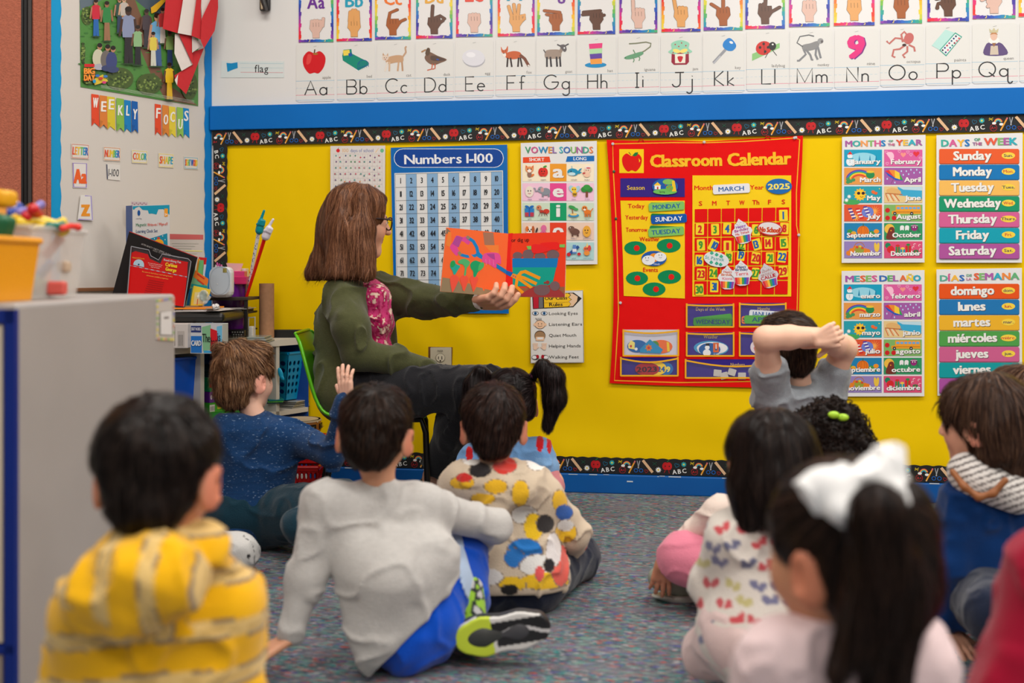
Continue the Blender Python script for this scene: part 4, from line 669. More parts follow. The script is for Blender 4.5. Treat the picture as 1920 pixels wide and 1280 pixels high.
for x, y, rx, ry, dx in ((302, 1108, 102, 63, 14), (610, 1086, 110, 64, 8), (318, 1386, 102, 63, 4), (616, 1373, 108, 63, 18), (475, 1486, 106, 63, 18)): c.ell(x, y, rx, ry, (0, 136, 82)); c.up(); c.ell(x + dx, y, 27, 27, (226, 30, 20)); c.up(-1)
for i, t in enumerate(('S', 'M', 'T', 'W', 'Th', 'F', 'S')): c.text(t, 902 + i * 127, 718 - i * 2.6, 40, (222, 24, 16), b=1, w=(30, 38, 32, 46, 62, 26, 30)[i])
q0 = quadmap([(KO[0] + 846 / KS, KO[1] + 745 / KS), (KO[0] + 1722 / KS, KO[1] + 728 / KS), (KO[0] + 1706 / KS, KO[1] + 1538 / KS), (KO[0] + 842 / KS, KO[1] + 1540 / KS)], BW, 7, 6)
fn = c.fn; c.fn = lambda u, v, e: q0(u, v, e + LIFT)
for r in range(6):
 for q in range(7): c.rect(q + .03, r + .04, q + .965, r + .955, (226, 4, 2))
c.fn = fn
root = empty('pocket_calendar', BW(1320, 727, 0)); tag(root, 'large red canvas Classroom Calendar showing March 2025 with clear pockets', 'calendar')
c.build('calendar_panel', FELT, root)
# clear pockets with gold binding
CLEAR = mat('clear_vinyl', (235, 240, 250), .06, alpha=.05, spec=.9, coat=1, bump=.01, bscale=14)
def pocket(x0, y0, x1, y1, bg, title, sag=8, drawfn=None):
 c = Canvas(calfn(LIFT + .0016), .0004, .0004); c.pg([(x0, y0 - 10), (x1, y0 - 10), (x1, y1), (x0, y1)], bg); c.up()
 if title: c.text(title[0], title[1], title[2], 30, (206, 176, 110), w=title[3])
 if drawfn: drawfn(c)
 o = c.build('pocket', FELT, root)
 c = Canvas(calfn(LIFT + .0016), .0065, .00012); n = 8; tp = [(x0 + (x1 - x0) * i / n, y0 + sag * math.sin(PI * i / n)) for i in range(n + 1)]
 c.pg(tp + [(x1, y1), (x0, y1)], (235, 240, 250)); c.build('clear_front', CLEAR, o)
 c = Canvas(calfn(LIFT + .0016), .0072, .00012); c.line(tp, 15, (240, 176, 36)); c.line([(x0, y0 - 14), (x0, y1 + 4)], 15, (240, 176, 36)); c.line([(x1, y0 - 14), (x1, y1 + 4)], 15, (240, 176, 36)); c.line([(x0, y1), (x1, y1)], 15, (240, 176, 36)); c.build('pocket_binding', FELT, o)
pocket(775, 1630, 1205, 1832, PUR, ('Days of the Week', 996, 1684, 270)); pocket(1262, 1622, 1685, 1830, PUR, ('Months', 1484, 1680, 112))
pocket(193, 1868, 698, 2096, (206, 206, 220), None, 22); pocket(775, 1892, 1206, 2098, PUR, ('Weather', 996, 1938, 130)); pocket(1262, 1890, 1680, 2098, PUR, None)
pocket(170, 2122, 694, 2280, PUR, None, 34); pocket(765, 2140, 1690, 2300, PUR, ('Numbers', 1244, 2194, 130), 56)
c = MB()
for u, v in ((95, 150), (936, 134), (1766, 96), (1806, 988), (1778, 92), (165, 1612)):
 c = MB(); p = calfn(LIFT)(u, v, .002); c.lathe(p, [(.006, 0), (.0055, .002), (.002, .0025), (.002, .006), (.004, .008), (.0, .0085)], (200, 196, 200), 10, axis=WN); c.build('pushpin', PAINT, root)
for u, v in ((106, 404), (124, 838)): c = MB(); p = calfn(LIFT)(u, v, .002); c.ball(p, .0055, (30, 110, 80)); tag(c.build('pushpin', PAINT, root), 'green pushpin')
for u, v in ((355, 118), (1520, 92)): c = MB(); c.tube([calfn(LIFT)(u - 26, v + 14, .002), calfn(LIFT)(u - 10, v - 12, .003), calfn(LIFT)(u + 10, v - 12, .003), calfn(LIFT)(u + 26, v + 14, .002)], .0022, (200, 10, 6), 6); c.build('hanging_loop', FELT, root)
def cut(pts, col, name, label, cat_, draw=None, lift=.004, group=None, m=PRINT, side=None):
 c = Canvas(calfn(LIFT + .0016 + lift), .0012, .0001); c.sheet(pts, col, side)
 if draw: draw(c)
 return tag(c.build(name, m), label, cat_, group)
def rot(pts, a, cx_, cy_): ca, sa = math.cos(a), math.sin(a); return [(cx_ + (x - cx_) * ca - (y - cy_) * sa, cy_ + (x - cx_) * sa + (y - cy_) * ca) for x, y in pts]
def ellp(x, y, rx, ry, a=0, n=24): return rot([(x + rx * math.cos(2 * PI * i / n), y + ry * math.sin(2 * PI * i / n)) for i in range(n)], a, x, y)
# name plates
def plate(x, y, w, h, col, t, tc, tw, a, name, label, lift=.004, th=40):
 cut(rot(rr(x - w / 2, y - h / 2, x + w / 2, y + h / 2, 18), a, x, y), col, name, label, 'day card' if name == 'day_card' else 'month card', lambda c: c.text(t, x, y + th * .5, th, tc, w=tw, b=1, ang=a), lift, 'day and month cards on the calendar', GLOSSY)
plate(594, 722, 320, 66, (60, 150, 70), '', (0, 0, 0), 10, .0, 'day_card', 'green card tucked behind the MONDAY card on the calendar', .001)
plate(590, 726, 328, 78, (130, 196, 96), 'MONDAY', (20, 96, 160), 252, -.06, 'day_card', 'light green MONDAY card beside the word Today')
plate(600, 832, 312, 76, (0, 120, 60), '', (0, 0, 0), 10, .03, 'day_card', 'green card tucked behind the SUNDAY card on the calendar', .001)
plate(612, 840, 328, 80, (0, 84, 170), 'SUNDAY', (236, 236, 240), 248, -.05, 'day_card', 'blue SUNDAY card beside the word Yesterday')
plate(590, 944, 312, 76, (20, 130, 70), '', (0, 0, 0), 10, .04, 'day_card', 'green card tucked behind the TUESDAY card on the calendar', .001)
plate(586, 958, 328, 80, (130, 196, 96), 'TUESDAY', (20, 96, 160), 264, -.07, 'day_card', 'light green TUESDAY card beside the word Tomorrow')
plate(1180, 560, 320, 60, (0, 130, 70), '', (0, 0, 0), 10, -.04, 'month_card', 'green card peeking out behind the MARCH card', .001)
plate(1185, 564, 340, 86, (232, 232, 236), 'MARCH', (20, 90, 160), 232, -.05, 'month_card', 'white MARCH card beside the word Month')
plate(1022, 1762, 344, 70, (70, 160, 60), '', (0, 0, 0), 240, -.11, 'day_card', 'green card tilted behind WEDNESDAY in the pocket', .0005)
plate(1014, 1786, 356, 76, (56, 140, 50), 'WEDNESDAY', (20, 60, 110), 312, .01, 'day_card', 'dark green WEDNESDAY card in the Days of the Week pocket', .0022)
plate(1500, 1718, 300, 70, (224, 228, 236), 'JANUARY', (20, 90, 160), 250, .06, 'month_card', 'white JANUARY card in the Months pocket', .0005)
plate(1480, 1770, 400, 70, (232, 120, 50), 'SEPTEMBER', (20, 50, 110), 380, .01, 'month_card', 'orange card behind the APRIL card in the Months pocket', .0012)
plate(1470, 1764, 330, 76, (80, 170, 60), 'APRIL', (20, 70, 120), 190, .0, 'month_card', 'green APRIL card in the Months pocket by the boy', .0024)
cut(ellp(1622, 541, 120, 71), (20, 104, 180), 'year_card', 'blue oval 2025 card beside the word Year', 'year card', lambda c: c.text('2025', 1622, 568, 50, (246, 226, 100), w=196, b=2, ang=-.03), m=GLOSSY)
def season(c):
 c.ell(576, 590, 110, 26, (110, 190, 90)); c.up(); c.rect(480, 530, 535, 568, (236, 236, 236)); c.pg([(470, 534), (507, 502), (540, 534)], (246, 200, 50)); c.rect(502, 545, 515, 568, (200, 40, 40)); c.ell(610, 500, 56, 26, (130, 190, 90)); c.pg([(640, 490), (664, 490), (680, 588), (640, 588)], (240, 200, 40)); c.ell(616, 558, 34, 30, (110, 180, 80)); c.up(); [c.ell(x, y, 5, 5, (210, 40, 40)) for x, y in ((600, 550), (622, 540), (630, 565), (580, 530))]; c.text('Spring', 550, 598, 14, (30, 60, 40), w=50)
cut(ellp(576, 544, 119, 75), (20, 90, 170), 'season_card', 'oval Spring card with a house and tree, on the calendar beside Season', 'season card', season, m=GLOSSY)
def clouds(c):
 c.ell(476, 1196, 46, 40, (240, 150, 40)); c.up(); c.ell(424, 1220, 60, 44, (236, 238, 240)); c.ell(532, 1190, 56, 42, (236, 238, 240)); c.up(); [c.ell(x, y, 3.5, 6, (50, 50, 60)) for x, y in ((398, 1198), (424, 1198), (520, 1172), (545, 1172))]; c.arc(411, 1214, 14, 10, 20, 160, 3, (50, 50, 60)); c.arc(533, 1188, 14, 10, 20, 160, 3, (50, 50, 60)); c.text('Cloudy', 500, 1262, 16, (230, 230, 240), w=56)
cut(ellp(475, 1203, 116, 70), (30, 90, 170), 'weather_card', 'oval weather card with smiling clouds between the green velcro spots', 'weather card', clouds, m=GLOSSY)
# number tiles
NW = dict(zip(range(1, 32), 'one two three four five six seven eight nine ten eleven twelve thirteen fourteen fifteen sixteen seventeen eighteen nineteen twenty twenty-one twenty-two twenty-three twenty-four twenty-five twenty-six twenty-seven twenty-eight twenty-nine thirty thirty-one'.split())); WD = 'Sunday Monday Tuesday Wednesday Thursday Friday Saturday'.split()
NT = [(1, 1664, 808, 80, -.03), (2, 896, 935, 76, .02), (3, 1036, 938, 74, -.03), (4, 1146, 930, 74, .05), (6, 1412, 942, 74, 0), (8, 1672, 928, 78, .04), (9, 906, 1080, 74, -.04), (10, 1020, 1082, 74, .45), (11, 1150, 1092, 72, 0), (12, 1280, 1082, 72, 0), (13, 1420, 1074, 76, -.25), (14, 1526, 1062, 74, -.04), (15, 1668, 1060, 76, -.06), (16, 892, 1222, 76, 0.03), (18, 1160, 1194, 72, .06), (19, 1274, 1172, 72, .12), (20, 1408, 1198, 76, .14), (21, 1540, 1200, 74, .0), (22, 1650, 1188, 80, .12), (23, 906, 1348, 76, .02), (24, 1020, 1338, 74, .03), (27, 1408, 1340, 66, .04), (29, 1664, 1322, 80, -.1), (30, 892, 1490, 76, -.03), (31, 1028, 1462, 76, .02)]
for n, x, y, w, a in NT:
 cc = [(206, 30, 30), (60, 150, 50), (20, 96, 170)][{2: 0, 3: 1, 4: 2, 1: 2, 6: 1, 8: 0, 9: 1, 10: 2, 11: 0, 12: 1, 13: 2, 14: 0, 15: 1, 16: 2, 18: 1, 19: 2, 20: 0, 21: 1, 22: 2, 23: 0, 24: 1, 27: 1, 29: 0, 30: 1, 31: 2}[n]]
 h = 104
 cut(rot(rr(x - w / 2, y - h / 2, x + w / 2, y + h / 2, 8), a, x, y), (244, 214, 40), 'number_tile', 'yellow tile printed with a %s %s, on the calendar in the %s column' % ({(206, 30, 30): 'red', (60, 150, 50): 'green', (20, 96, 170): 'blue'}[cc], NW[n], WD[(n + 5) % 7]), 'number tile', lambda c: c.text(str(n), x, y + 34, 68, cc, cx=.72, b=2, ang=a), .0022, 'number tiles on the calendar', side=(200, 170, 30))
def cake(x, y, s, a, lines, name, label, lift, tone=(226, 226, 230)):
 top = [(-70, 50), (-96, 20), (-84, -14), (-60, -30), (-56, -60), (-30, -78), (-8, -112), (10, -92), (30, -74), (52, -56), (62, -26), (88, -12), (98, 20), (74, 52), (64, 110), (30, 122), (-20, 124), (-58, 108)]
 P = lambda p: rot([(x + p[0] * s, y + p[1] * s)], a, x, y)[0]
 def draw(c):
  cs = [(220, 40, 60), (240, 110, 60), (246, 190, 60), (60, 160, 80), (30, 110, 190), (150, 60, 160)]
  for i in range(6):
   u0 = -66 + i * 22; c.pg([P((u0, 48)), P((u0 + 22, 48)), P((u0 * .88 + 20, 112)), P((u0 * .88, 112))], cs[i])
  rg = random.Random(int(x)); [c.ell(*P((rg.uniform(-40, 40), rg.uniform(-80, -30))), 2.5, 2.5, (90, 80, 100), n=6) for _ in range(16)]
  c.up()
  for t, yy, hh, w, col in lines: c.text(t, *P((0, yy)), hh * s, col, w=w * s, ang=a - .05, b=1)
 cut([P(p) for p in top], tone, name, label, 'paper cupcake', draw, lift, 'paper birthday cupcakes on the calendar')
cake(1280, 946, 1.0, -.2, [('Happy', -26, 24, 90, (150, 60, 180)), ('Birthday', 6, 24, 130, (170, 40, 140)), ('Ms. Tiffani', 36, 20, 124, (220, 80, 90))], 'paper_cupcake', 'white paper cupcake with purple writing pinned over the 5th', .005)
cake(1150, 1370, .95, .05, [('Happy', -36, 20, 80, (220, 110, 90)), ('Birthday', -8, 22, 120, (220, 110, 60)), ('Kiona', 30, 24, 96, (230, 130, 150))], 'paper_cupcake', 'white paper cupcake partly covered by its neighbour, left of the pair', .005)
cake(1280, 1330, 1.0, -.02, [('Happy', -40, 20, 82, (30, 60, 120)), ('Birthday', -14, 22, 112, (30, 60, 120)), ('Terra', 28, 30, 120, (230, 120, 130))], 'paper_cupcake', 'white paper cupcake reading Terra, overlapping the one on its left', .0085)
cake(1520, 1352, 1.0, -.25, [('HAPPY', -26, 20, 90, (190, 150, 150)), ('BIRTHDAY', 2, 18, 120, (190, 150, 150)), ('CALLIE', 36, 30, 140, (190, 20, 40))], 'paper_cupcake', 'grey-white paper cupcake reading CALLIE, rightmost on the calendar', .005, (206, 204, 208))
cut(ellp(1540, 930, 118, 66, .12), (200, 40, 40), 'no_school_sign', 'oval No School sign with red edge pinned over the 7th', 'paper sign', lambda c: (c.pg(ellp(1540, 928, 106, 56, .12), (226, 220, 222)), c.up(), c.text('No School!', 1540, 962, 44, (200, 60, 40), w=190, b=2, ang=.06, sh=(-3, 2, (236, 170, 60)))), .005)
def pat(c):
 [[c.ell(x + dx, y + dy, 9, 9, (60, 170, 140)) for dx, dy in ((-8, 0), (8, 0), (0, -9), (0, 6))] for x, y in ((1005, 1155), (1050, 1170), (1092, 1186), (1000, 1240), (1050, 1250), (1086, 1260))]; c.text('St. Patrick', 1030, 1218, 30, (40, 160, 160), w=176, ang=.14)
cut(ellp(1048, 1212, 118, 68, .22), (222, 226, 228), 'st_patrick_sign', 'pale oval St. Patrick sign dotted with green shamrocks', 'paper sign', pat, .006)
# contents of the lower pockets
def wcard(c): c.ell(985, 2040, 100, 60, (20, 90, 160)); c.up(); c.ell(960, 2070, 36, 32, (236, 238, 240)); c.ell(964, 2022, 22, 20, (240, 242, 244)); c.rect(950, 1984, 984, 2006, (20, 20, 24)); c.rect(1018, 1978, 1070, 2066, (220, 100, 40)); c.up(); c.ell(1045, 2036, 12, 12, (20, 60, 120)); c.line([(1045, 1990), (1045, 2036)], 8, (236, 236, 236)); c.text('Cold', 1046, 2088, 14, (240, 240, 240), w=46)
cut(ellp(1000, 2028, 160, 68, .03), (60, 150, 200), 'weather_card', 'light blue oval weather card behind the snowman card in the pocket', 'weather card', lambda c: c.pg(ellp(1010, 2028, 142, 56), (236, 236, 236)), .0006, m=GLOSSY)
cut(ellp(990, 2036, 118, 60), (232, 232, 236), 'weather_card', 'dark blue Cold weather card with a snowman, in the Weather pocket', 'weather card', wcard, .002, m=GLOSSY)
cut(ellp(320, 2010, 92, 58), (30, 100, 170), 'season_card', 'blue oval season card with a house, in the white pocket', 'season card', lambda c: (c.pg([(236, 1996), (262, 1956), (298, 1976), (296, 2040), (240, 2030)], (240, 222, 120)), c.up(), c.ell(262, 2010, 10, 12, (200, 40, 40)), c.ell(310, 2036, 14, 14, (236, 236, 240))), .0006, m=GLOSSY)
cut(ellp(540, 2014, 104, 62), (236, 110, 50), 'season_card', 'orange oval season card at the right of the white pocket', 'season card', lambda c: (c.ell(480, 2000, 40, 40, (80, 140, 60)), c.pg([(590, 1970), (612, 1975), (620, 2060), (596, 2060)], (240, 200, 40))), .0008, m=GLOSSY)
cut([(436, 1946), (556, 2040), (536, 2076), (348, 2068), (342, 2040)], (30, 140, 190), 'holiday_card', 'light blue pointed card in the white pocket', 'holiday card', lambda c: (c.star(426, 2024, 36, (220, 120, 40), 7, .6), c.up(), c.ell(426, 2024, 12, 12, (200, 40, 40))), .0024, m=GLOSSY)
cut(ellp(585, 2218, 66, 58), (30, 110, 180), 'year_card', 'blue oval year card, rightmost in the lower left pocket', 'year card', lambda c: c.text('9', 606, 2246, 48, (246, 226, 100), b=2), .0004, m=GLOSSY)
cut(ellp(500, 2214, 90, 62), (244, 206, 60), 'year_card', 'yellow oval year card behind the red 2023 card', 'year card', lambda c: c.text('24', 540, 2244, 46, (20, 90, 160), b=2), .0012, m=GLOSSY)
cut(ellp(412, 2220, 112, 60), (170, 30, 40), 'year_card', 'red oval 2023 card in the lower left pocket', 'year card', lambda c: c.text('2023', 408, 2246, 46, (60, 20, 40), b=2, w=182, ang=-.03), .0022, m=GLOSSY)
for i, (x, y, a) in enumerate(((1058, 2260, .1), (1120, 2284, -.25), (1190, 2250, .3), (1283, 2286, 0))): cut(rot(rr(x - 36, y - 34, x + 36, y + 28, 6), a, x, y), (196, 192, 186), 'spare_number_tile', 'grey-white blank side of a spare number tile, ' + ('leftmost', 'second from the left', 'third from the left', 'rightmost')[i] + ' in the Numbers pocket', 'number tile', None, .0004 + i * .0012, 'spare tiles in the Numbers pocket')
cut(ellp(1420, 2018, 60, 62), (226, 210, 216), 'event_card', 'round white card with a red figure in the pocket beside the boy', 'event card', lambda c: (c.ell(1406, 1990, 12, 14, (210, 40, 60)), c.line([(1404, 2000), (1400, 2050)], 9, (210, 40, 60)), c.line([(1390, 2030), (1420, 2010)], 6, (210, 40, 60))), .001)
# wall outlet
c = Canvas(pxmap(BW, 560, 620, 4.0, .004), .004, .0008); c.sheet([(976, 118), (1156, 122), (1152, 270), (974, 270)], (128, 84, 40)); c.up(3); c.pg(rr(992, 122, 1150, 330, 8), (206, 196, 170)); c.up(2); c.ell(1068, 200, 34, 32, (226, 216, 190)); c.arc(1068, 200, 34, 32, 0, 360, 3, (120, 110, 90)); c.up(); c.line([(1054, 190), (1054, 210)], 5, (40, 36, 30)); c.line([(1080, 188), (1080, 212)], 5, (40, 36, 30)); c.ell(1068, 222, 6, 6, (60, 50, 40)); c.text('N.101', 1066, 154, 12, (90, 86, 80), w=38)
tag(c.build('wall_outlet', PAINT), 'beige electrical outlet showing through a cutout in the yellow paper', 'electrical outlet')
# ================= people: continuous bodies grown from smooth distance fields =================
def noise3(P, fr, seed=0):
 Q = P * fr + seed * 17.31; I = np.floor(Q).astype(np.int64); T = Q - I; T = T * T * (3 - 2 * T); out = 0
 for dx in (0, 1):
  for dy in (0, 1):
   for dz in (0, 1):
    h = ((I[:, 0] + dx) * 73856093) ^ ((I[:, 1] + dy) * 19349663) ^ ((I[:, 2] + dz) * 83492791); h = (h ^ (h >> 13)) * 1274126177 & 0xffffff
    w = (T[:, 0] if dx else 1 - T[:, 0]) * (T[:, 1] if dy else 1 - T[:, 1]) * (T[:, 2] if dz else 1 - T[:, 2]); out = out + w * (h / 16777215.0)
 return out - .5
A3 = lambda v: np.array([v[0], v[1], v[2]], float)
class Field:
 def __init__(s): s.p = []; s.dsp = None
 def cap(s, a, b, ra, rb=None, k=.015, op='+'):
  a, b = A3(a), A3(b); rb = ra if rb is None else rb; ba = b - a; L = max(ba @ ba, 1e-9)
  def d(P):
   h = np.clip((P - a) @ ba / L, 0, 1); return np.linalg.norm(P - a - h[:, None] * ba, axis=1) - (ra + (rb - ra) * h)
  r = max(ra, rb); s.p.append((d, np.minimum(a, b) - r, np.maximum(a, b) + r, k, op)); return s
 def chain(s, pts, rs, k=.015):
  for i in range(len(pts) - 1): s.cap(pts[i], pts[i + 1], rs[i], rs[i + 1], k)
  return s
 def ell(s, c, r, R=None, k=.015, op='+'):
  c = A3(c); r = A3(r); M = np.eye(3) if R is None else np.array(R)          # columns are the local axes
  def d(P):
   Q = (P - c) @ M; k0 = np.linalg.norm(Q / r, axis=1); k1 = np.linalg.norm(Q / (r * r), axis=1) + 1e-9; return k0 * (k0 - 1) / k1
  m = r.max(); s.p.append((d, c - m, c + m, k, op)); return s
 def plane(s, p, n, k=.006):
  """removes the side that n points to"""
  p, n = A3(p), A3(n) / np.linalg.norm(A3(n)); d = lambda P: -((P - p) @ n); s.p.append((d, np.full(3, -99.), np.full(3, 99.), k, '-')); return s
 def copy(s): f = Field(); f.p = list(s.p); f.dsp = s.dsp; return f
 def bounds(s):
  q = [x for x in s.p if x[4] == '+']; return np.min([x[1] for x in q], 0) - .012, np.max([x[2] for x in q], 0) + .012
 def __call__(s, P):
  f = np.full(len(P), .25)
  for d, lo, hi, k, op in s.p:
   m = np.all((P > lo - .045) & (P < hi + .045), axis=1)
   if not m.any(): continue
   v = d(P[m]); a = f[m]
   if op == '-': v = -v; h = np.clip(.5 - .5 * (v - a) / k, 0, 1); f[m] = v * (1 - h) + a * h + k * h * (1 - h) if False else np.where(h >= 1, a, np.where(h <= 0, v, v * (1 - h) + a * h + k * h * (1 - h)))
   else: h = np.clip(.5 + .5 * (v - a) / k, 0, 1); f[m] = v * (1 - h) + a * h - k * h * (1 - h)
  if s.dsp is not None:
   m = np.abs(f) < .03
   if m.any(): f[m] += s.dsp(P[m])
  return f
 def mesh(s, vox):
  lo, hi = s.bounds(); n = np.ceil((hi - lo) / vox).astype(int) + 1; ax = [lo[i] + vox * np.arange(n[i]) for i in range(3)]
  # coarse pass finds the blocks near the surface
  B = 6; f = np.full(n, .25, np.float32); cb = [np.arange(0, n[i], B) for i in range(3)]
  cc = np.stack(np.meshgrid(*[lo[i] + vox * (cb[i] + B / 2) for i in range(3)], indexing='ij'), -1).reshape(-1, 3); cf = s(cc).reshape([len(q) for q in cb])
  near = np.abs(cf) < B * vox * .95 + .012
  idx = np.argwhere(near)
  off = np.stack(np.meshgrid(*[np.arange(B)] * 3, indexing='ij'), -1).reshape(-1, 3)
  for st in range(0, len(idx), 1500):
   I = (idx[st:st + 1500, None, :] * B + off[None]).reshape(-1, 3); I = I[np.all(I < n, axis=1)]; f[I[:, 0], I[:, 1], I[:, 2]] = s(lo + I * vox)
  sgn = np.repeat(np.repeat(np.repeat(cf < 0, B, 0), B, 1), B, 2)[:n[0], :n[1], :n[2]]; nr = np.repeat(np.repeat(np.repeat(near, B, 0), B, 1), B, 2)[:n[0], :n[1], :n[2]]
  f = np.where(nr, f, np.where(sgn, -.2, .2)).astype(np.float32)
  f[0] = f[-1] = .2; f[:, 0] = f[:, -1] = .2; f[:, :, 0] = f[:, :, -1] = .2
  ins = f < 0; m = n - 1
  c8 = [ins[i:m[0] + i, j:m[1] + j, k:m[2] + k] for i in (0, 1) for j in (0, 1) for k in (0, 1)]
  allin = np.logical_and.reduce(c8); anyin = np.logical_or.reduce(c8); act = anyin & ~allin; C = np.argwhere(act); vid = np.full(m, -1, np.int64); vid[act] = np.arange(len(C))
  acc = np.zeros((len(C), 3)); cnt = np.zeros(len(C)); cor = [(i, j, k) for i in (0, 1) for j in (0, 1) for k in (0, 1)]
  for a in range(8):
   for b in range(a + 1, 8):
    if sum(abs(cor[a][q] - cor[b][q]) for q in range(3)) != 1: continue
    fa = f[C[:, 0] + cor[a][0], C[:, 1] + cor[a][1], C[:, 2] + cor[a][2]]; fb = f[C[:, 0] + cor[b][0], C[:, 1] + cor[b][1], C[:, 2] + cor[b][2]]
    x = (fa < 0) != (fb < 0); t = np.where(x, fa / np.where(x, fa - fb, 1), 0); p = np.array(cor[a]) + t[:, None] * (np.array(cor[b]) - np.array(cor[a])); acc[x] += p[x]; cnt[x] += 1
  V = lo + (C + acc / cnt[:, None]) * vox; Q = []
  for axn in range(3):
   o1, o2 = [(1, 2), (2, 0), (0, 1)][axn]; sl0 = [slice(1, m[q]) for q in range(3)]; sl0[axn] = slice(0, m[axn]); sl1 = list(sl0); sl1[axn] = slice(1, m[axn] + 1)
   A, Bm = ins[tuple(sl0)], ins[tuple(sl1)]; E = np.argwhere(A != Bm);
   if not len(E): continue
   base = E + np.array([1 if q != axn else 0 for q in range(3)]); e1 = np.zeros(3, int); e1[o1] = 1; e2 = np.zeros(3, int); e2[o2] = 1
   g = lambda w: vid[w[:, 0], w[:, 1], w[:, 2]]
   q = np.stack([g(base), g(base - e1), g(base - e1 - e2), g(base - e2)], 1); fl = A[E[:, 0], E[:, 1], E[:, 2]]; q[~fl] = q[~fl][:, ::-1]; Q.append(q)
  return V, np.concatenate(Q)
def grad(F, P, h=.002):
 g = np.stack([F(P + np.eye(3)[i] * h) - F(P - np.eye(3)[i] * h) for i in range(3)], 1); return g / (np.linalg.norm(g, axis=1)[:, None] + 1e-9)
def npmesh(name, V, Fc, cols, mats, parent=None, smooth=True):
 me = bpy.data.meshes.new(name); k = Fc.shape[1]; me.vertices.add(len(V)); me.vertices.foreach_set('co', V.astype(np.float32).ravel())
 me.loops.add(Fc.size); me.loops.foreach_set('vertex_index', Fc.astype(np.int32).ravel()); me.polygons.add(len(Fc)); me.polygons.foreach_set('loop_start', np.arange(0, Fc.size, k, dtype=np.int32)); me.polygons.foreach_set('loop_total', np.full(len(Fc), k, np.int32)) if bpy.app.version < (4, 1) else None
 me.polygons.foreach_set('use_smooth', np.full(len(Fc), smooth)); me.update(calc_edges=True)
 a = me.color_attributes.new('Col', 'FLOAT_COLOR', 'POINT'); C4 = np.ones((len(V), 4), np.float32); C4[:, :3] = cols; a.data.foreach_set('color', C4.ravel())
 return link(name, me, mats, parent)
def L3(c): return np.array(lin(c)[:3])
def fmesh(name, F, vox, colf, m, parent=None):
 V, Q = F.mesh(vox); col = colf(V) if callable(colf) else np.tile(L3(colf), (len(V), 1)); return npmesh(name, V, Q, col, m, parent), V, Q
SKINM = mat('skin', attr=True, rough=.5, spec=.35, sss=.12)
CLOTH = mat('cloth', attr=True, rough=.9, spec=.12, sheen=.25, bump=.0015, bscale=320)
KNIT = mat('knit_cloth', attr=True, rough=.95, spec=.06, sheen=.2, bump=.0012, bscale=420, stretch=(1, 1, .6))
HAIRM = mat('hair', attr=True, rough=.36, spec=.14)
SPECK = mat('speckled_knit', attr=True, rough=.95, spec=.08, sheen=.15, col2=(128, 152, 182), nscale=120, stretch=(.8, .8, 2.6), ramp=(.66, .74), bump=.002, bscale=300, detail=1)
def frame(fwd, up=(0, 0, 1)):
 f = Vector(fwd).normalized(); r = f.cross(Vector(up)).normalized(); u = r.cross(f).normalized(); return Matrix((r, f, u)).transposed()
def direction(deg, pitch=0, roll=0):
 """deg: 0 = away from the camera, 90 = image right, 180 = towards the camera, -90 = left"""
 a = math.radians(deg); f = FWD * math.cos(a) + RGT * math.sin(a); p = math.radians(pitch); return (f * math.cos(p) + UPV * math.sin(p))
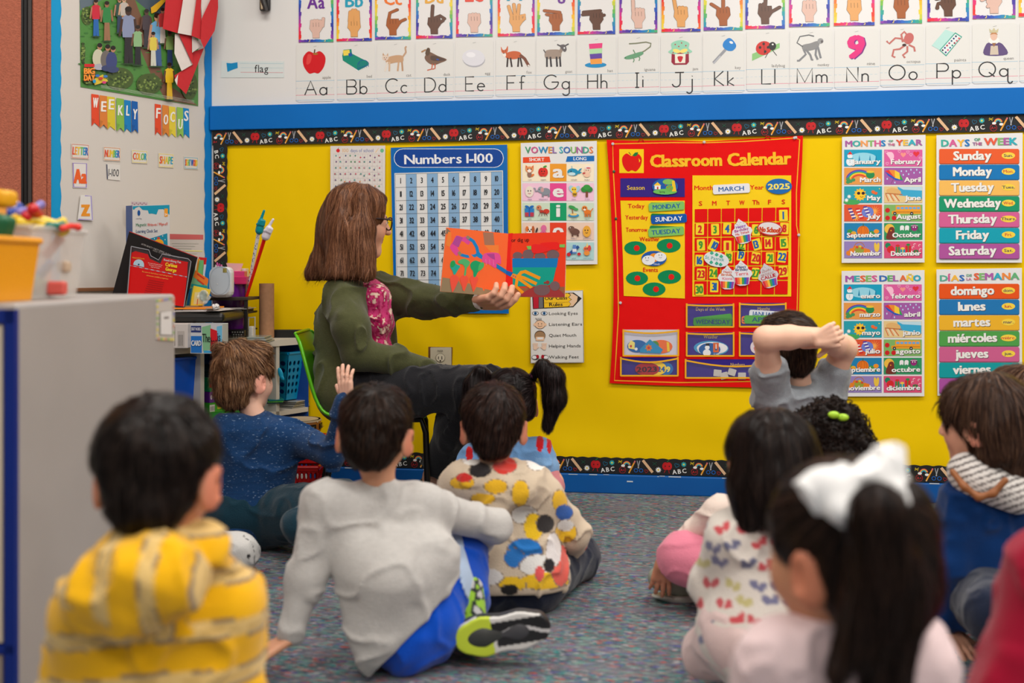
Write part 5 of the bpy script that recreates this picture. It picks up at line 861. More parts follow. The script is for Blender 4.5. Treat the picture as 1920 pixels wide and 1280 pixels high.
class Head:
 def __init__(s, c, fwd, sc=1.0, roll=0): s.c = Vector(c); s.R = frame(fwd); s.s = sc; s.R = s.R @ Matrix.Rotation(math.radians(roll), 3, 'Y')
 def P(s, x, y, z): return s.c + s.R @ Vector((x, y, z)) * s.s
 def D(s, x, y, z): return s.R @ Vector((x, y, z))
 def loc(s, P): return (P - A3(s.c)) @ np.array(s.R) / s.s
 def skin(s, F):
  q = s.s; R = s.R; e = lambda c, r, k=.012, op='+', RR=None: F.ell(s.P(*c), [v * q for v in r], R if RR is None else RR, k * q, op)
  e((0, -.004, .018), (.070, .088, .074)); e((0, .022, -.03), (.056, .060, .062), .03); e((0, .045, -.070), (.034, .034, .032), .025)
  for sx in (-1, 1):
   e((sx * .033, .055, -.030), (.024, .024, .028), .02); F.cap(s.P(sx * .012, .084, .012), s.P(sx * .040, .070, .013), .008 * q, .006 * q, .01)
   e((sx * .027, .088, -.003), (.014, .010, .009), .008, '-'); e((sx * .027, .0745, -.003), (.0125, .0125, .0115), .003)
   ear = R @ Matrix.Rotation(sx * -.5, 3, 'Z') @ Matrix.Rotation(-.2, 3, 'X')
   e((sx * .0790, -.010, -.020), (.0085, .022, .033), .007, '+', ear); e((sx * .0890, .000, -.016), (.006, .011, .018), .004, '-', ear); e((sx * .072, .002, -.042), (.006, .008, .009), .006)
  F.cap(s.P(0, .084, .004), s.P(0, .097, -.026), .006 * q, .0095 * q, .012); e((.0085, .090, -.030), (.0075, .008, .006), .005); e((-.0085, .090, -.030), (.0075, .008, .006), .005)
  e((0, .0795, -.053), (.019, .0085, .0055), .006); e((0, .0775, -.062), (.016, .009, .006), .005); e((0, .079, -.0575), (.018, .007, .0012), .002, '-'); e((0, .066, -.086), (.017, .014, .013), .015)
  return s
 def neck(s, F, base, r=.040): F.cap(s.P(0, -.022, -.03), base, r * s.s * .92, r * s.s, .02); return s
 def color(s, base, lips=(176, 96, 88), brow=(60, 44, 36)):
  b = L3(base)
  def f(V):
   C = np.tile(b, (len(V), 1)); Q = s.loc(V); n = noise3(V, 60, 3)[:, None] * .06 + 1; C = C * n
   red = np.exp(-(((np.abs(Q[:, 0]) - .035) / .02) ** 2 + ((Q[:, 1] - .07) / .03) ** 2 + ((Q[:, 2] + .03) / .02) ** 2))[:, None]; ear = np.clip((np.abs(Q[:, 0]) - .070) / .008, 0, 1)[:, None] * ((np.abs(Q[:, 2] + .016) < .045) & (np.abs(Q[:, 1]) < .035) & (np.abs(Q[:, 0]) < .095))[:, None]
   C = C * (1 - .25 * (red + ear) * np.array([[0, 1, 1]]));
   lp = (np.abs(Q[:, 0]) < .019) & (np.abs(Q[:, 2] + .0575) < .0085) & (Q[:, 1] > .077); C[lp] = L3(lips)
   ey = (((np.abs(Q[:, 0]) - .027) / .0108) ** 2 + ((Q[:, 2] + .003) / .0062) ** 2 < 1) & (Q[:, 1] > .07); C[ey] = L3((225, 220, 214))
   ir = (((np.abs(Q[:, 0]) - .027) / .0055) ** 2 + ((Q[:, 2] + .003) / .0058) ** 2 < 1) & (Q[:, 1] > .07); C[ir] = L3((46, 30, 24))
   br = (np.abs(np.abs(Q[:, 0]) - .028) < .015) & (np.abs(Q[:, 2] - .0155 + .15 * np.abs(np.abs(Q[:, 0]) - .026)) < .003) & (Q[:, 1] > .055); C[br] = L3(brow)
   return C
  return f
def strands(name, F, V, Q, flow, n, length, width, cols, parent, lift=.0015, fly=0.0, seg=7, seed=1, sel=None, minfrac=.4):
 """locks of hair lying along the flow over the hair volume"""
 n = int(n * 1.7); lift *= .7
 g = np.random.default_rng(seed); cen = V[Q].mean(1)
 if sel is not None: cen = cen[sel(cen)]
 if not len(cen): return None
 P = cen[g.integers(0, len(cen), n)] + g.normal(0, .002, (n, 3)); N = grad(F, P); L = length * g.uniform(minfrac, 1, n); pts = []; lf = lift * g.uniform(-.3, 1.6, n); nr = []
 wob = g.normal(0, .10, (n, 3)); wid = width * .62 * g.uniform(.5, 1.5, n); last = None
 for i in range(seg + 1):
  d = F(P)[:, None]; t = i / seg; tgt = lf * (1 + fly * t * t * 6)
  P = P - N * (d - tgt[:, None]) * (1.0 if fly == 0 or last is None else .8); pts.append(P.copy()); nr.append(N.copy())
  T = flow(P) + wob; T = T - N * (T * N).sum(1)[:, None]; T /= np.linalg.norm(T, axis=1)[:, None] + 1e-9
  if last is not None: T = T * .7 + last * .3; T /= np.linalg.norm(T, axis=1)[:, None] + 1e-9
  last = T; P = P + T * (L / seg)[:, None]; N = grad(F, P)
 pts = np.array(pts); nr = np.array(nr); VV = [];
 for i in range(seg + 1):
  a = pts[min(i + 1, seg)] - pts[max(i - 1, 0)]; a /= np.linalg.norm(a, axis=1)[:, None] + 1e-9; s_ = np.cross(a, nr[i]); w = wid * (1 - (i / seg) ** 2 * .85) * (.35 if i == 0 else 1); VV.append(pts[i] - s_ * w[:, None]); VV.append(pts[i] + s_ * w[:, None])
 VV = np.array(VV).transpose(1, 0, 2).reshape(-1, 3); base = (np.arange(n) * (2 * (seg + 1)))[:, None]
 fs = np.concatenate([base + np.array([2 * i, 2 * i + 1, 2 * i + 3, 2 * i + 2]) for i in range(seg)])
 c = np.array([L3(x) for x in cols]); cc = c[g.integers(0, len(c), n)] * g.uniform(.75, 1.25, (n, 1)); C = np.repeat(cc, 2 * (seg + 1), 0)
 o = npmesh(name, VV, fs, C, HAIRM, parent); o['kind'] = 'stuff'; return o
def hair_short(h, back=1.0, vol=1.0, low=-.085):
 F = Field(); q = h.s; e = lambda c, r, k=.02, op='+': F.ell(h.P(*c), [v * q for v in r], h.R, k * q, op)
 e((0, -.006, .024), (.0765 * vol, .0945, .080 * vol)); e((0, -.045, -.026), (.055, .050, .060), .012)
 F.plane(h.P(0, .080, .062), h.D(0, .76, -.65), .012 * q); F.plane(h.P(0, -.06, low), h.D(0, .1, -1), .01); F.ell(h.P(0, .02, -.05), [v * q for v in (.2, .034, .05)], h.R, .01, '-')
 for sx in (-1, 1): F.ell(h.P(sx * .092, -.002, -.026), [v * q for v in (.032, .034, .044)], h.R, .012, '-')
 F.dsp = lambda P: noise3(P, 70, 2) * .005 + noise3(P, 26, 5) * .007
 return F
def whorl(h, up=(.01, -.055, .085), drop=.6):
 c = A3(h.P(*up)); dn = A3(h.D(0, 0, -1)); return lambda P: (lambda v: v / (np.linalg.norm(v, axis=1)[:, None] + 1e-6) + dn * drop)(P - c)
def hand(F, wrist, d, pn, size=.115, curl=(.35, .4, .45, .5), side=1, thumb=.6, spread=.10, k=.0022, fr=1.0, tcurl=.3):
 """d: towards the fingertips; pn: out of the palm; side: +1 thumb on d x pn"""
 d = Vector(d).normalized(); pn = (Vector(pn) - d * d.dot(pn)).normalized(); sd = d.cross(pn) * side; w = Vector(wrist); pl = size * .50; pw = size * .20; r = size * .062 * fr
 for q in (-1, -.33, .33, 1): F.cap(w + sd * pw * q * .55, w + d * pl * .95 + sd * pw * q, size * .085, size * .078, .006)
 F.cap(w + sd * pw * .6, w + d * pl * .55 + sd * pw * 1.15 + pn * size * .04, size * .09, size * .085, .008)
 fl = [.92, 1.0, .94, .76]; out = []
 for i in range(4):
  o = (1 - i * .667); b = w + d * pl * (.96 - .03 * abs(i - 1)) + sd * pw * o; dd = (d + sd * spread * o * 1.6).normalized(); L = size * .50 * fl[i]; a = 0; p = b; rr_ = r * (1.0, 1.02, .98, .86)[i]
  for seg, (sl, cm) in enumerate(((.46, .7), (.30, 1.15), (.24, .9))):
   a += curl[i] * cm; v = dd * math.cos(a) + pn * math.sin(a); p2 = p + v * L * sl; F.cap(p, p2, rr_ * (1.08 - .08 * seg), rr_ * (1.0 - .08 * seg), k); p = p2
  out.append(p)
 b = w + d * pl * .30 + sd * pw * 1.05 + pn * size * .05; v = (d * math.cos(thumb) + sd * math.sin(thumb)).normalized(); p = b + v * size * .21; F.cap(b, p, r * 1.45, r * 1.25, .006); v2 = (v * math.cos(tcurl) + (d * .6 + pn * .6) * math.sin(tcurl)).normalized(); F.cap(p, p + v2 * size * .18, r * 1.18, r * 1.0, k)
 return out
def folds(amp=.004, fr=22, seed=1, st=(1, 1, 1)):
 S_ = np.array(st); return lambda P: -amp * (1 - np.clip(np.abs(noise3(P * S_, fr, seed) + .3 * noise3(P * S_, fr * 2.1, seed + 3)) * 6.5, 0, 1)) ** 1.5 + noise3(P * S_, fr * .6, seed + 4) * amp * .7 + amp * .25
def torso(F, shL, shR, hpL, hpR, rs, rh, neck=None, k=.05, belly=None):
 rs *= .9; rh *= .93; k *= .7
 F.cap(shL, shR, rs, rs, k); F.cap(hpL, hpR, rh, rh, k)
 mS = (Vector(shL) + Vector(shR)) / 2; mH = (Vector(hpL) + Vector(hpR)) / 2
 for t in (.12, .5, .88):
  F.cap(Vector(shL).lerp(shR, t), Vector(hpL).lerp(hpR, t), rs * 1.02, rh * .95, k)
 if neck is not None: F.cap(mS, neck, rs * 1.15, rs * .72, .04)
 return F
def ycut(F, p, n): return F.plane(p, n)
def shoe(parent, heel, toe, up, col, sole, name='shoe', w=.036, mats=None):
 heel, toe, up = Vector(heel), Vector(toe), Vector(up).normalized(); d = toe - heel; F = Field()
 F.cap(heel + up * .03, heel + d * .45 + up * .03, w * .85, w * .95, .02); F.cap(heel + d * .4 + up * .025, toe + up * .02, w * .95, w * .85, .02); F.cap(heel + up * .03, heel + d * .12 + up * .065, w * .8, w * .78, .02)
 F.plane(heel, -up, .004); o, _, _ = fmesh(name, F, .005, col, PAINT, parent)
 G = Field(); G.cap(heel, heel + d * .45, w * .93, w * .98, .01); G.cap(heel + d * .4, toe, w * 1.02, w * .92, .01); G.plane(heel + up * .012, up, .003); G.plane(heel - up * .010, -up, .003); fmesh('shoe_sole', G, .004, sole, PAINT, o)
 return o
def person(label, group=None):
 def mk(F, vox, colf, m=SKINM):
  o, V, Q = fmesh('person', F, vox, colf, m); tag(o, label, 'person', group); return o
 return mk
BLACKH = [(22, 17, 16), (32, 24, 21), (16, 12, 12), (44, 32, 27)]
DKBR = [(52, 34, 26), (70, 46, 34), (40, 27, 22), (88, 60, 44)]
# ================= left wall =================
def LWm(s, t, z): return CORNER - LDIR * s + LN * t + Vector((0, 0, z))          # metres from the corner
def s_at(px): return (CORNER - LW(px, 500)).dot(LDIR)
LPX = lambda lift=0.0: pxmap(LW, 0, 0, 1.0, lift)
# terracotta folding partition beyond the board
s0, s1, s2, s3 = s_at(94), s_at(58), s_at(36), 2.6
TERRA = mat('terracotta_fabric', (176, 98, 74), .9, bump=.003, bscale=160, noise=.18, nscale=90)
def panel(name, a, b, t, m, label=None, z1=2.85, z0=0):
 f = MB(); f.obox(LWm(b, .0, z0), LDIR * (b - a), LN * t, (0, 0, z1 - z0), (176, 98, 74), bev=.004); o = f.build(name, m)
 return tag(o, label, 'partition panel', 'terracotta partition panels') if label else o
panel('partition_panel', s0 + .002, s_at(85), .012, TERRA, 'narrow terracotta fabric strip beside the sky blue border')
panel('partition_panel', s_at(84), s1, .014, TERRA, 'terracotta fabric partition panel between the blue border and the black gap')
f = MB(); f.obox(LWm(s2, .0, 0), LDIR * (s2 - s1), LN * .006, (0, 0, 2.85), (30, 26, 26)); f.obox(LWm(s_at(49), .006, 0), LDIR * .012, LN * .006, (0, 0, 2.85), (56, 50, 48)); f.obox(LWm(s_at(42), .006, 0), LDIR * .008, LN * .004, (0, 0, 2.85), (16, 14, 14)); tag(f.build('partition_track', PAINT), 'black vertical channel between the terracotta partition panels', 'partition channel')
panel('partition_panel', s2 + .001, 2.2, .016, TERRA, 'large terracotta fabric partition panel at the far left edge')
# sky blue scalloped borders
def wavy(name, xa, xb, y0, y1, side, label, col):
 c = Canvas(lambda u, v, e: LWm(u, e, v), .0012, .0002); sa, sb = s_at(xa), s_at(xb); n = 90
 for i in range(n):
  z = [y0 + (y1 - y0) * (i + k) / n for k in (0, 1)]; w = [.006 * abs(math.sin(PI * q / .085)) for q in z]
  a, b = sa, sb
  if side > 0: c.pg([(a, z[0]), (a, z[1]), (b - w[1], z[1]), (b - w[0], z[0])], col)
  else: c.pg([(a + w[0], z[0]), (a + w[1], z[1]), (b, z[1]), (b, z[0])], col)
 c.e = .0012; tag(c.build(name, PRINT), label, 'border strip', 'sky blue scalloped borders on the left wall')
wavy('scalloped_border', 95, 112, .35, 2.4, 1, 'sky blue scalloped paper border along the left edge of the pale board', (0, 146, 200))
wavy('scalloped_border', 384.5, 396.5, .35, 2.4, -1, 'blue scalloped paper border on the left wall next to the corner', (0, 122, 196))
f = MB(); f.obox(LWm(s0, .0, .80), LDIR * (s0 - .05), LN * .02, (0, 0, .014), (126, 84, 56), bev=.003); tag(f.build('wood_ledge', PAINT), 'thin brown wooden ledge under the pale board on the left wall', 'ledge')
# park poster (crop 0,0 x4)
def park(c):
 c.pg([(594, 0), (760, 0), (600, 80)], (96, 110, 120)); c.pg([(940, 0), (1010, 0), (1130, 320), (1240, 620), (1480, 790), (1240, 752), (1130, 560), (1020, 300)], (118, 82, 62)); c.pg([(1010, 0), (1240, 0), (1240, 130), (1120, 90)], (70, 84, 96)); c.up()
 rg = random.Random(3)
 for i in range(90): c.ell(rg.uniform(600, 1300), rg.uniform(60, 640), rg.uniform(8, 26), rg.uniform(3, 8), rg.choice([(64, 120, 56), (84, 140, 66), (56, 106, 52)]), n=8)
 for x, y, rx, ry in ((650, 120, 46, 70), (618, 400, 16, 80), (890, 590, 105, 84), (1110, 630, 95, 78), (1412, 640, 62, 110), (662, 600, 50, 34)):
  c.up(); c.ell(x, y, rx, ry, (72, 92, 44)); c.up(); [c.ell(max(608, min(1470, x + rg.gauss(0, rx * .36))), min(y + rg.gauss(0, ry * .36), 625 + (x - 600) * .16), 9, 8, rg.choice([(104, 128, 60), (60, 80, 38), (130, 150, 78), (48, 66, 34)]), n=6) for _ in range(60)]
 c.up(); c.pg([(1120, 60), (1200, 0), (1240, 0), (1160, 90), (1124, 104)], (222, 172, 44)); c.pg([(680, 600), (760, 560), (800, 610), (700, 640)], (220, 190, 60))
 def fig(x, y, h, sh, pn, sk, hair=(40, 28, 22), w=1):
  c.up(); a = h / 10; c.line([(x - a * .35 * w, y), (x - a * .25 * w, y - h * .48)], a * .75 * w, pn); c.line([(x + a * .5 * w, y), (x + a * .25 * w, y - h * .48)], a * .75 * w, pn)
  c.pg([(x - a * 1.0 * w, y - h * .46), (x + a * 1.0 * w, y - h * .46), (x + a * 1.15 * w, y - h * .8), (x + a * .4, y - h * .85), (x - a * .4, y - h * .85), (x - a * 1.15 * w, y - h * .8)], sh)
  c.line([(x - a * 1.1 * w, y - h * .78), (x - a * 1.5 * w, y - h * .48)], a * .45, sk); c.line([(x + a * 1.1 * w, y - h * .78), (x + a * 1.4 * w, y - h * .5)], a * .45, sk); c.ell(x, y - h * .91, a * .55, a * .75, sk); c.up(); c.ell(x, y - h * .95, a * .6, a * .5, hair); c.ell(x, y + 2, a * 1.4, 6, (40, 70, 38))
 for q in ((708, 275, 280, (198, 40, 60), (40, 100, 170), (170, 120, 90)), (790, 310, 300, (50, 130, 70), (150, 110, 80), (150, 104, 76)), (885, 250, 270, (50, 80, 70), (50, 64, 90), (170, 124, 96)), (918, 240, 260, (190, 180, 170), (180, 120, 70), (206, 160, 130)), (950, 480, 430, (136, 146, 176), (44, 40, 44), (70, 48, 40)), (1020, 490, 300, (140, 180, 130), (40, 40, 46), (110, 76, 58)), (1085, 360, 290, (70, 60, 66), (56, 54, 60), (90, 62, 50)), (1165, 500, 400, (110, 170, 210), (60, 90, 140), (190, 140, 110)), (1135, 500, 260, (222, 200, 80), (206, 206, 190), (180, 130, 100)), (1205, 330, 270, (190, 60, 60), (200, 190, 180), (150, 110, 86)), (1258, 500, 270, (130, 160, 90), (44, 60, 100), (110, 76, 60)), (1255, 750, 280, (232, 190, 40), (220, 176, 40), (90, 62, 48))): fig(*q)
 for x, y, sh in ((720, 500, (200, 196, 170)), (780, 510, (110, 104, 100)), (820, 520, (60, 70, 120))): c.up(); c.ell(x, y - 60, 42, 70, sh); c.ell(x + 10, y + 4, 46, 24, (170, 170, 180) if x < 760 else (60, 70, 110)); c.up(); c.ell(x + 12, y - 146, 18, 22, (176, 126, 96)); c.ell(x + 12, y - 158, 19, 17, (34, 26, 24))
 for x, y, cc in ((740, 590, (200, 60, 50)), (715, 570, (60, 110, 190)), (765, 620, (210, 60, 120)), (775, 575, (60, 120, 190))): c.ell(x, y, 16, 10, cc)
 c.up(3); c.rect(616, 482, 692, 505, (206, 34, 40)); c.text('BIG', 653, 556, 42, (244, 150, 50), w=78, b=2, sh=(3, 3, (150, 40, 20))); c.text('DAY', 653, 606, 42, (244, 150, 50), w=78, b=2, sh=(3, 3, (150, 40, 20))); c.ell(690, 612, 12, 14, (30, 150, 200))
 for q in range(3): c.line([(740, 642 + q * 8), (1440, 758 + q * 9)], 2, (190, 196, 180))
c = Canvas(pxmap(LW, 0, 0, 4.0, .001), .0012, .0001); c.sheet([(592, -400), (1486, -300), (1484, 796), (602, 652)], (78, 134, 62)); park(c)
tag(c.build('park_poster', GLOSSY), 'large glossy poster of families in a green park, behind the flag', 'poster')
# letter pennants
def pennants(word, xs, ys, cols, tcol, tag_):
 for i, ch in enumerate(word):
  x0, x1 = xs[i]; y0, y1 = ys[i]; c = Canvas(pxmap(LW, 0, 0, 4.0, .002 + .003 * (i % 2)), .0006, .0004)
  k = 12 * (1 if i % 2 else -1); c.sheet([(x0, y0), (x1, y0 + 8), (x1 + 4, y1 + 6), ((x0 + x1) / 2 + k * .3, y1 - 26), (x0 + 2, y1)], cols[i]); c.pg([(x0 + 1, y1 - 60), (x0 + 26, y1 - 50), (x0 + 2, y1 - 2)], tuple(int(v * .9) for v in cols[i]))
  up = (26, 44, 20, 52, 40, 60)[i] if len(word) == 6 else (30, 70, 40, 88, 20)[i]
  c.up(2); c.text(ch, (x0 + x1) / 2, y0 + up + 78, 74, (236, 232, 226), w=(x1 - x0) * (.62 if ch not in 'LI' else .4), b=1, ang=.05)
  tag(c.build('letter_pennant', PRINT), '%s paper pennant with the white letter %s in the word %s' % (('red', 'orange', 'yellow', 'green', 'light blue', 'dark blue')[i] if len(word) == 6 else ('red', 'orange', 'yellow', 'green', 'blue')[i], ch, word), 'letter pennant', tag_)
WC = [(222, 74, 40), (214, 124, 54), (214, 192, 50), (130, 180, 76), (20, 126, 190), (20, 92, 170)]
pennants('WEEKLY', [(682, 738), (740, 796), (800, 858), (866, 922), (928, 978), (980, 1026)], [(704, 946), (714, 960), (722, 972), (735, 984), (748, 990), (756, 994)], WC, None, 'letter pennants of the word WEEKLY')
pennants('FOCUS', [(1158, 1204), (1210, 1258), (1264, 1312), (1320, 1366), (1368, 1414)], [(778, 1014), (786, 1020), (796, 1026), (802, 1030), (808, 1030)], [(222, 74, 40), (214, 130, 54), (222, 200, 60), (140, 186, 84), (20, 130, 196)], None, 'letter pennants of the word FOCUS')
# heading labels
RBW = [(214, 70, 50), (230, 150, 50), (222, 196, 60), (110, 180, 90), (30, 150, 190), (50, 100, 180)]
for t, x0, y0, x1, y1, ec in (('LETTER', 530, 1074, 666, 1188, (206, 110, 90)), ('NUMBER', 772, 1098, 902, 1204, (214, 140, 90)), ('COLOR', 984, 1122, 1104, 1222, (226, 206, 110)), ('SHAPE', 1184, 1146, 1300, 1254, (230, 206, 80)), ('SIGHT WORD', 1376, 1172, 1484, 1266, (100, 170, 200))):
 c = Canvas(pxmap(LW, 0, 0, 4.0, .002), .0006, .0003); w = x1 - x0; sl = w * .05; c.sheet([(x0, y0), (x1, y0 + sl + 4), (x1 - 2, y1 + sl), (x0 + 2, y1)], (216, 210, 200)); c.line([(x0 + 6, y0 + 7), (x1 - 6, y0 + sl + 9), (x1 - 8, y1 + sl - 7), (x0 + 8, y1 - 6)], 5, ec, True); c.up(); c.text(t, (x0 + x1) / 2, y1 - (y1 - y0) * .26 + sl * .4, (y1 - y0) * .5, (0, 0, 0), w=w * .84, b=1, ang=.06, cols=RBW)
 tag(c.build('heading_label', PRINT), 'small white heading label reading %s on the left wall' % t, 'wall label', 'heading labels on the left wall')
def lcard(pts, col, name, label, draw, lift=.002):
 c = Canvas(pxmap(LW, 0, 0, 4.0, lift), .0006, .0003); c.sheet(pts, col); draw(c); tag(c.build(name, PRINT), label, 'wall card')
lcard([(540, 1216), (652, 1222), (650, 1412), (544, 1408)], (222, 216, 210), 'letter_card', 'white card with an orange Aa in a purple frame under LETTER', lambda c: (c.line([(545, 1222), (646, 1227), (644, 1405), (549, 1402)], 9, (150, 130, 190), True), c.up(), c.text('Aa', 597, 1374, 104, (230, 96, 40), w=88, b=2, ang=.02)))
lcard([(794, 1228), (898, 1236), (898, 1354), (800, 1344)], (216, 212, 206), 'letter_card', 'white card reading 1-100 under the NUMBER label', lambda c: (c.line([(798, 1232), (803, 1342)], 7, (60, 66, 90)), c.up(), c.text('1-100', 848, 1322, 54, (50, 50, 54), w=78, b=-1, ang=.05)))
def zc(c): c.line([(626, 1468), (672, 1470), (682, 1648), (578, 1644)], 8, (160, 146, 206)); c.up(); c.text('z', 630, 1618, 122, (230, 146, 40), w=52, b=2)
lcard([(594, 1462), (674, 1466), (688, 1654), (572, 1648)], (222, 218, 212), 'letter_card', 'white card with an orange z, its left side curling off the wall', zc, .008)
# staples and pins where cards are missing
# hanging flag
root = empty('flag', LW(356, 60, .22)); tag(root, 'red and white striped flag hanging in folds in front of the park poster', 'flag')
def cloth(pts, col, d0, name, dz=.0):
 c = Canvas(lambda u, v, e: LW(u / 4, v / 4, d0 + dz * (u - 1220) / 400 + e) , .0016, .0002); c.sheet(pts, col); c.e = .0014
 m = MB(); m.v, m.f, m.c, m.mi, m.sm = c.v, c.f, c.c, c.mi, c.sm; return m
FR, FW = (196, 26, 34), (224, 214, 206)
FLM = mat('flag_cloth', attr=True, rough=.8, bump=.002, bscale=30, sheen=.3)
root_parts = [('red_stripe', [(1255, -120), (1395, -120), (1335, 250), (1220, 215)], FR, .050), ('white_stripe', [(1392, -120), (1495, -120), (1440, 268), (1333, 248)], FW, .058), ('red_stripe', [(1488, -120), (1520, -120), (1505, 60), (1520, 302), (1436, 268)], FR, .066), ('white_stripe', [(1500, -120), (1640, -120), (1515, 150)], FW, .060), ('red_stripe', [(1634, -120), (1636, 60), (1610, 230), (1530, 362), (1505, 302), (1512, 140)], FR, .072),
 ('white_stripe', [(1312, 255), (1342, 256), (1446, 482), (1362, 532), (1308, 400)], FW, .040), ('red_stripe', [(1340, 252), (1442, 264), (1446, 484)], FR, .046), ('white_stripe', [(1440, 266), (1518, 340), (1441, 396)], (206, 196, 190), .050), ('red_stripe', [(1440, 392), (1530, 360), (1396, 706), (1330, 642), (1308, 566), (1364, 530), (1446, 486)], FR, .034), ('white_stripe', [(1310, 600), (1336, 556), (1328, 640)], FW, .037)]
for nm, pts, cc, d in root_parts: cloth(pts, cc, d, nm, .02).build(nm, FLM, root)
m = MB(); m.tube([LW(330, -40, .075), LW(420, -45, .09), LW(492, 5, .06)], .006, (150, 110, 70), 8); m.build('flag_pole', PAINT, root)
f = MB(); c0 = BW(497, -2, .012); f.box(c0, (.045, .02, .10), (34, 32, 32), bev=.008); f.tube([c0 + Vector((-.004, -.02, .05)), c0 + Vector((.002, -.03, -.01)), c0 + Vector((.01, -.02, -.055))], .011, (48, 44, 42), 10); f.tube([c0 + Vector((-.012, -.02, .06)), c0 + Vector((-.002, -.03, -.05))], .006, (150, 130, 96), 8); tag(f.build('flag_bracket', mat('black_plastic', attr=True, rough=.3)), 'black wall bracket at the top above the flag word card', 'wall bracket')
# ================= low shelf unit in the corner =================
WHT = (196, 192, 184); BLUE = (0, 74, 150)
def prism(mb, pts, z0, z1, col):
 n = len(pts); V = [(p[0], p[1], z0) for p in pts] + [(p[0], p[1], z1) for p in pts]
 mb.add(V, [list(range(n))[::-1], [n + i for i in range(n)]] + [(i, (i + 1) % n, n + (i + 1) % n, n + i) for i in range(n)], col)
def fp(a, b, t0, t1): return [LWm(b, t0, 0), LWm(b, t1, 0), LWm(a, t1, 0), LWm(a, t0, 0)]
unit = empty('shelf_unit', LWm(.5, .2, 0)); tag(unit, 'low white shelf unit with open cubbies, standing in the corner against the left wall', 'shelf unit')
SW = mat('white_laminate', attr=True, rough=.4, spec=.4); CRN = .185
front_r, back_r = LWm(-.178, .40, 0), LWm(0, .03, 0)
m = MB(); prism(m, [LWm(1.3, .02, 0), LWm(1.3, .405, 0), LWm(-.160, .405, 0), LWm(.03, .02, 0)], .578, .603, (206, 200, 190)); m.build('worktop', SW, unit)
m = MB(); prism(m, [LWm(1.3, .02, 0), LWm(1.3, .40, 0), LWm(-.158, .40, 0), LWm(.03, .02, 0)], .300, .318, (204, 196, 184)); m.build('shelf', SW, unit)
m = MB(); prism(m, [LWm(1.3, .02, 0), LWm(1.3, .40, 0), LWm(-.158, .40, 0), LWm(.03, .02, 0)], .02, .045, (196, 190, 180)); m.build('shelf', SW, unit)
for px in (383, 524): a = (CORNER - LW(px, 700, .4)).dot(LDIR); m = MB(); prism(m, fp(a, a + .018, .03, .40), .045, .578, WHT); m.build('divider', SW, unit)
m = MB(); prism(m, fp(1.28, 1.30, .03, .40), .0, .578, WHT); m.build('side_panel', SW, unit)
m = MB(); prism(m, fp(.03, 1.28, .015, .022), .045, .578, BLUE); prism(m, [LWm(.03, .02, 0), LWm(.024, .026, 0), LWm(-.155, .398, 0), LWm(-.160, .40, 0)], .0, .578, (0, 62, 140)); m.build('back_panel', PAINT, unit)
TOPZ = .6035
def on_top(px, d): p = U(px, 0, d); p.z = TOPZ; return p
def tbox(name, label, cat_, px0, px1, z0, z1, d, dep, col, m=PAINT, draw=None, yaw=0, parent=None, bev=.002, group=None):
 """box whose front face spans px0..px1 at depth d"""
 a, b = U(px0, 0, d), U(px1, 0, d + yaw); a.z = b.z = z0; ax = b - a; ay = Vector((-ax.y, ax.x, 0)).normalized() * dep; mb = MB(); mb.obox(a, ax, ay, (0, 0, z1 - z0), col, bev=bev)
 if draw:
  n = ax.cross(Vector((0, 0, 1))).normalized(); c = Canvas(lambda u, v, e: a + ax * u + Vector((0, 0, (z1 - z0) * (1 - v))) + n * e, .0004, .0003); draw(c); mb.v and mb.f; o = len(mb.v); mb.v += c.v; mb.f += [[i + o for i in f_] for f_ in c.f]; mb.c += c.c; mb.mi += c.mi; mb.sm += c.sm
 ob = mb.build(name, m, parent)
 if label: tag(ob, label, cat_, group)
 return ob
# cardboard tube
p = on_top(500, 4.36); f = MB(); f.lathe(p, [(.030, 0), (.030, .222), (.027, .222), (.027, .004)], (166, 122, 88), 28); tag(f.build('cardboard_tube', mat('cardboard', attr=True, rough=.85, noise=.15, nscale=60)), 'tall brown cardboard tube standing on the shelf unit', 'cardboard tube')
tbox('pencil_tray', 'long black tray on the worktop behind the cardboard tube', 'tray', 504, 566, TOPZ, TOPZ + .032, 4.395, .030, (26, 24, 24))
# black desk organizer
org = empty('desk_organizer', on_top(430, 4.2)); tag(org, 'black metal desk organizer with shelves, holding up the white speaker', 'desk organizer'); BM = mat('black_metal', (30, 26, 24), .4)
z1 = .88 - 51 * 4.18 / F
tbox('organizer_top', None, None, 372, 465, z1 - .012, z1, 4.16, .20, (50, 42, 34), parent=org); tbox('organizer_shelf', None, None, 372, 460, z1 - .066, z1 - .058, 4.17, .20, (40, 34, 30), parent=org); tbox('organizer_shelf', None, None, 372, 460, TOPZ + .036, TOPZ + .042, 4.17, .20, (34, 30, 28), parent=org)
for a, b, dd in ((457, 464, 4.165), (372, 378, 4.165), (457, 463, 4.34), (372, 378, 4.34)): tbox('organizer_post', None, None, a, b, TOPZ, z1 - .012, dd, .012, (26, 22, 22), parent=org)
tbox('paper_tray', 'flat dark tray of papers in the middle shelf of the black organizer', 'tray', 414, 456, z1 - .058, z1 - .047, 4.172, .17, (70, 62, 50));
for i, (zz, x1, cc) in enumerate(((z1 - .0455, 462, (196, 190, 184)), (z1 - .0425, 452, (206, 200, 196)))): tbox('paper_sheet', ('white sheet sticking out of the black organizer, lower of two', 'white sheet sticking out of the black organizer, upper of two')[i], 'paper', 402, x1, zz, zz + .0012, 4.155, .16, cc, bev=0)
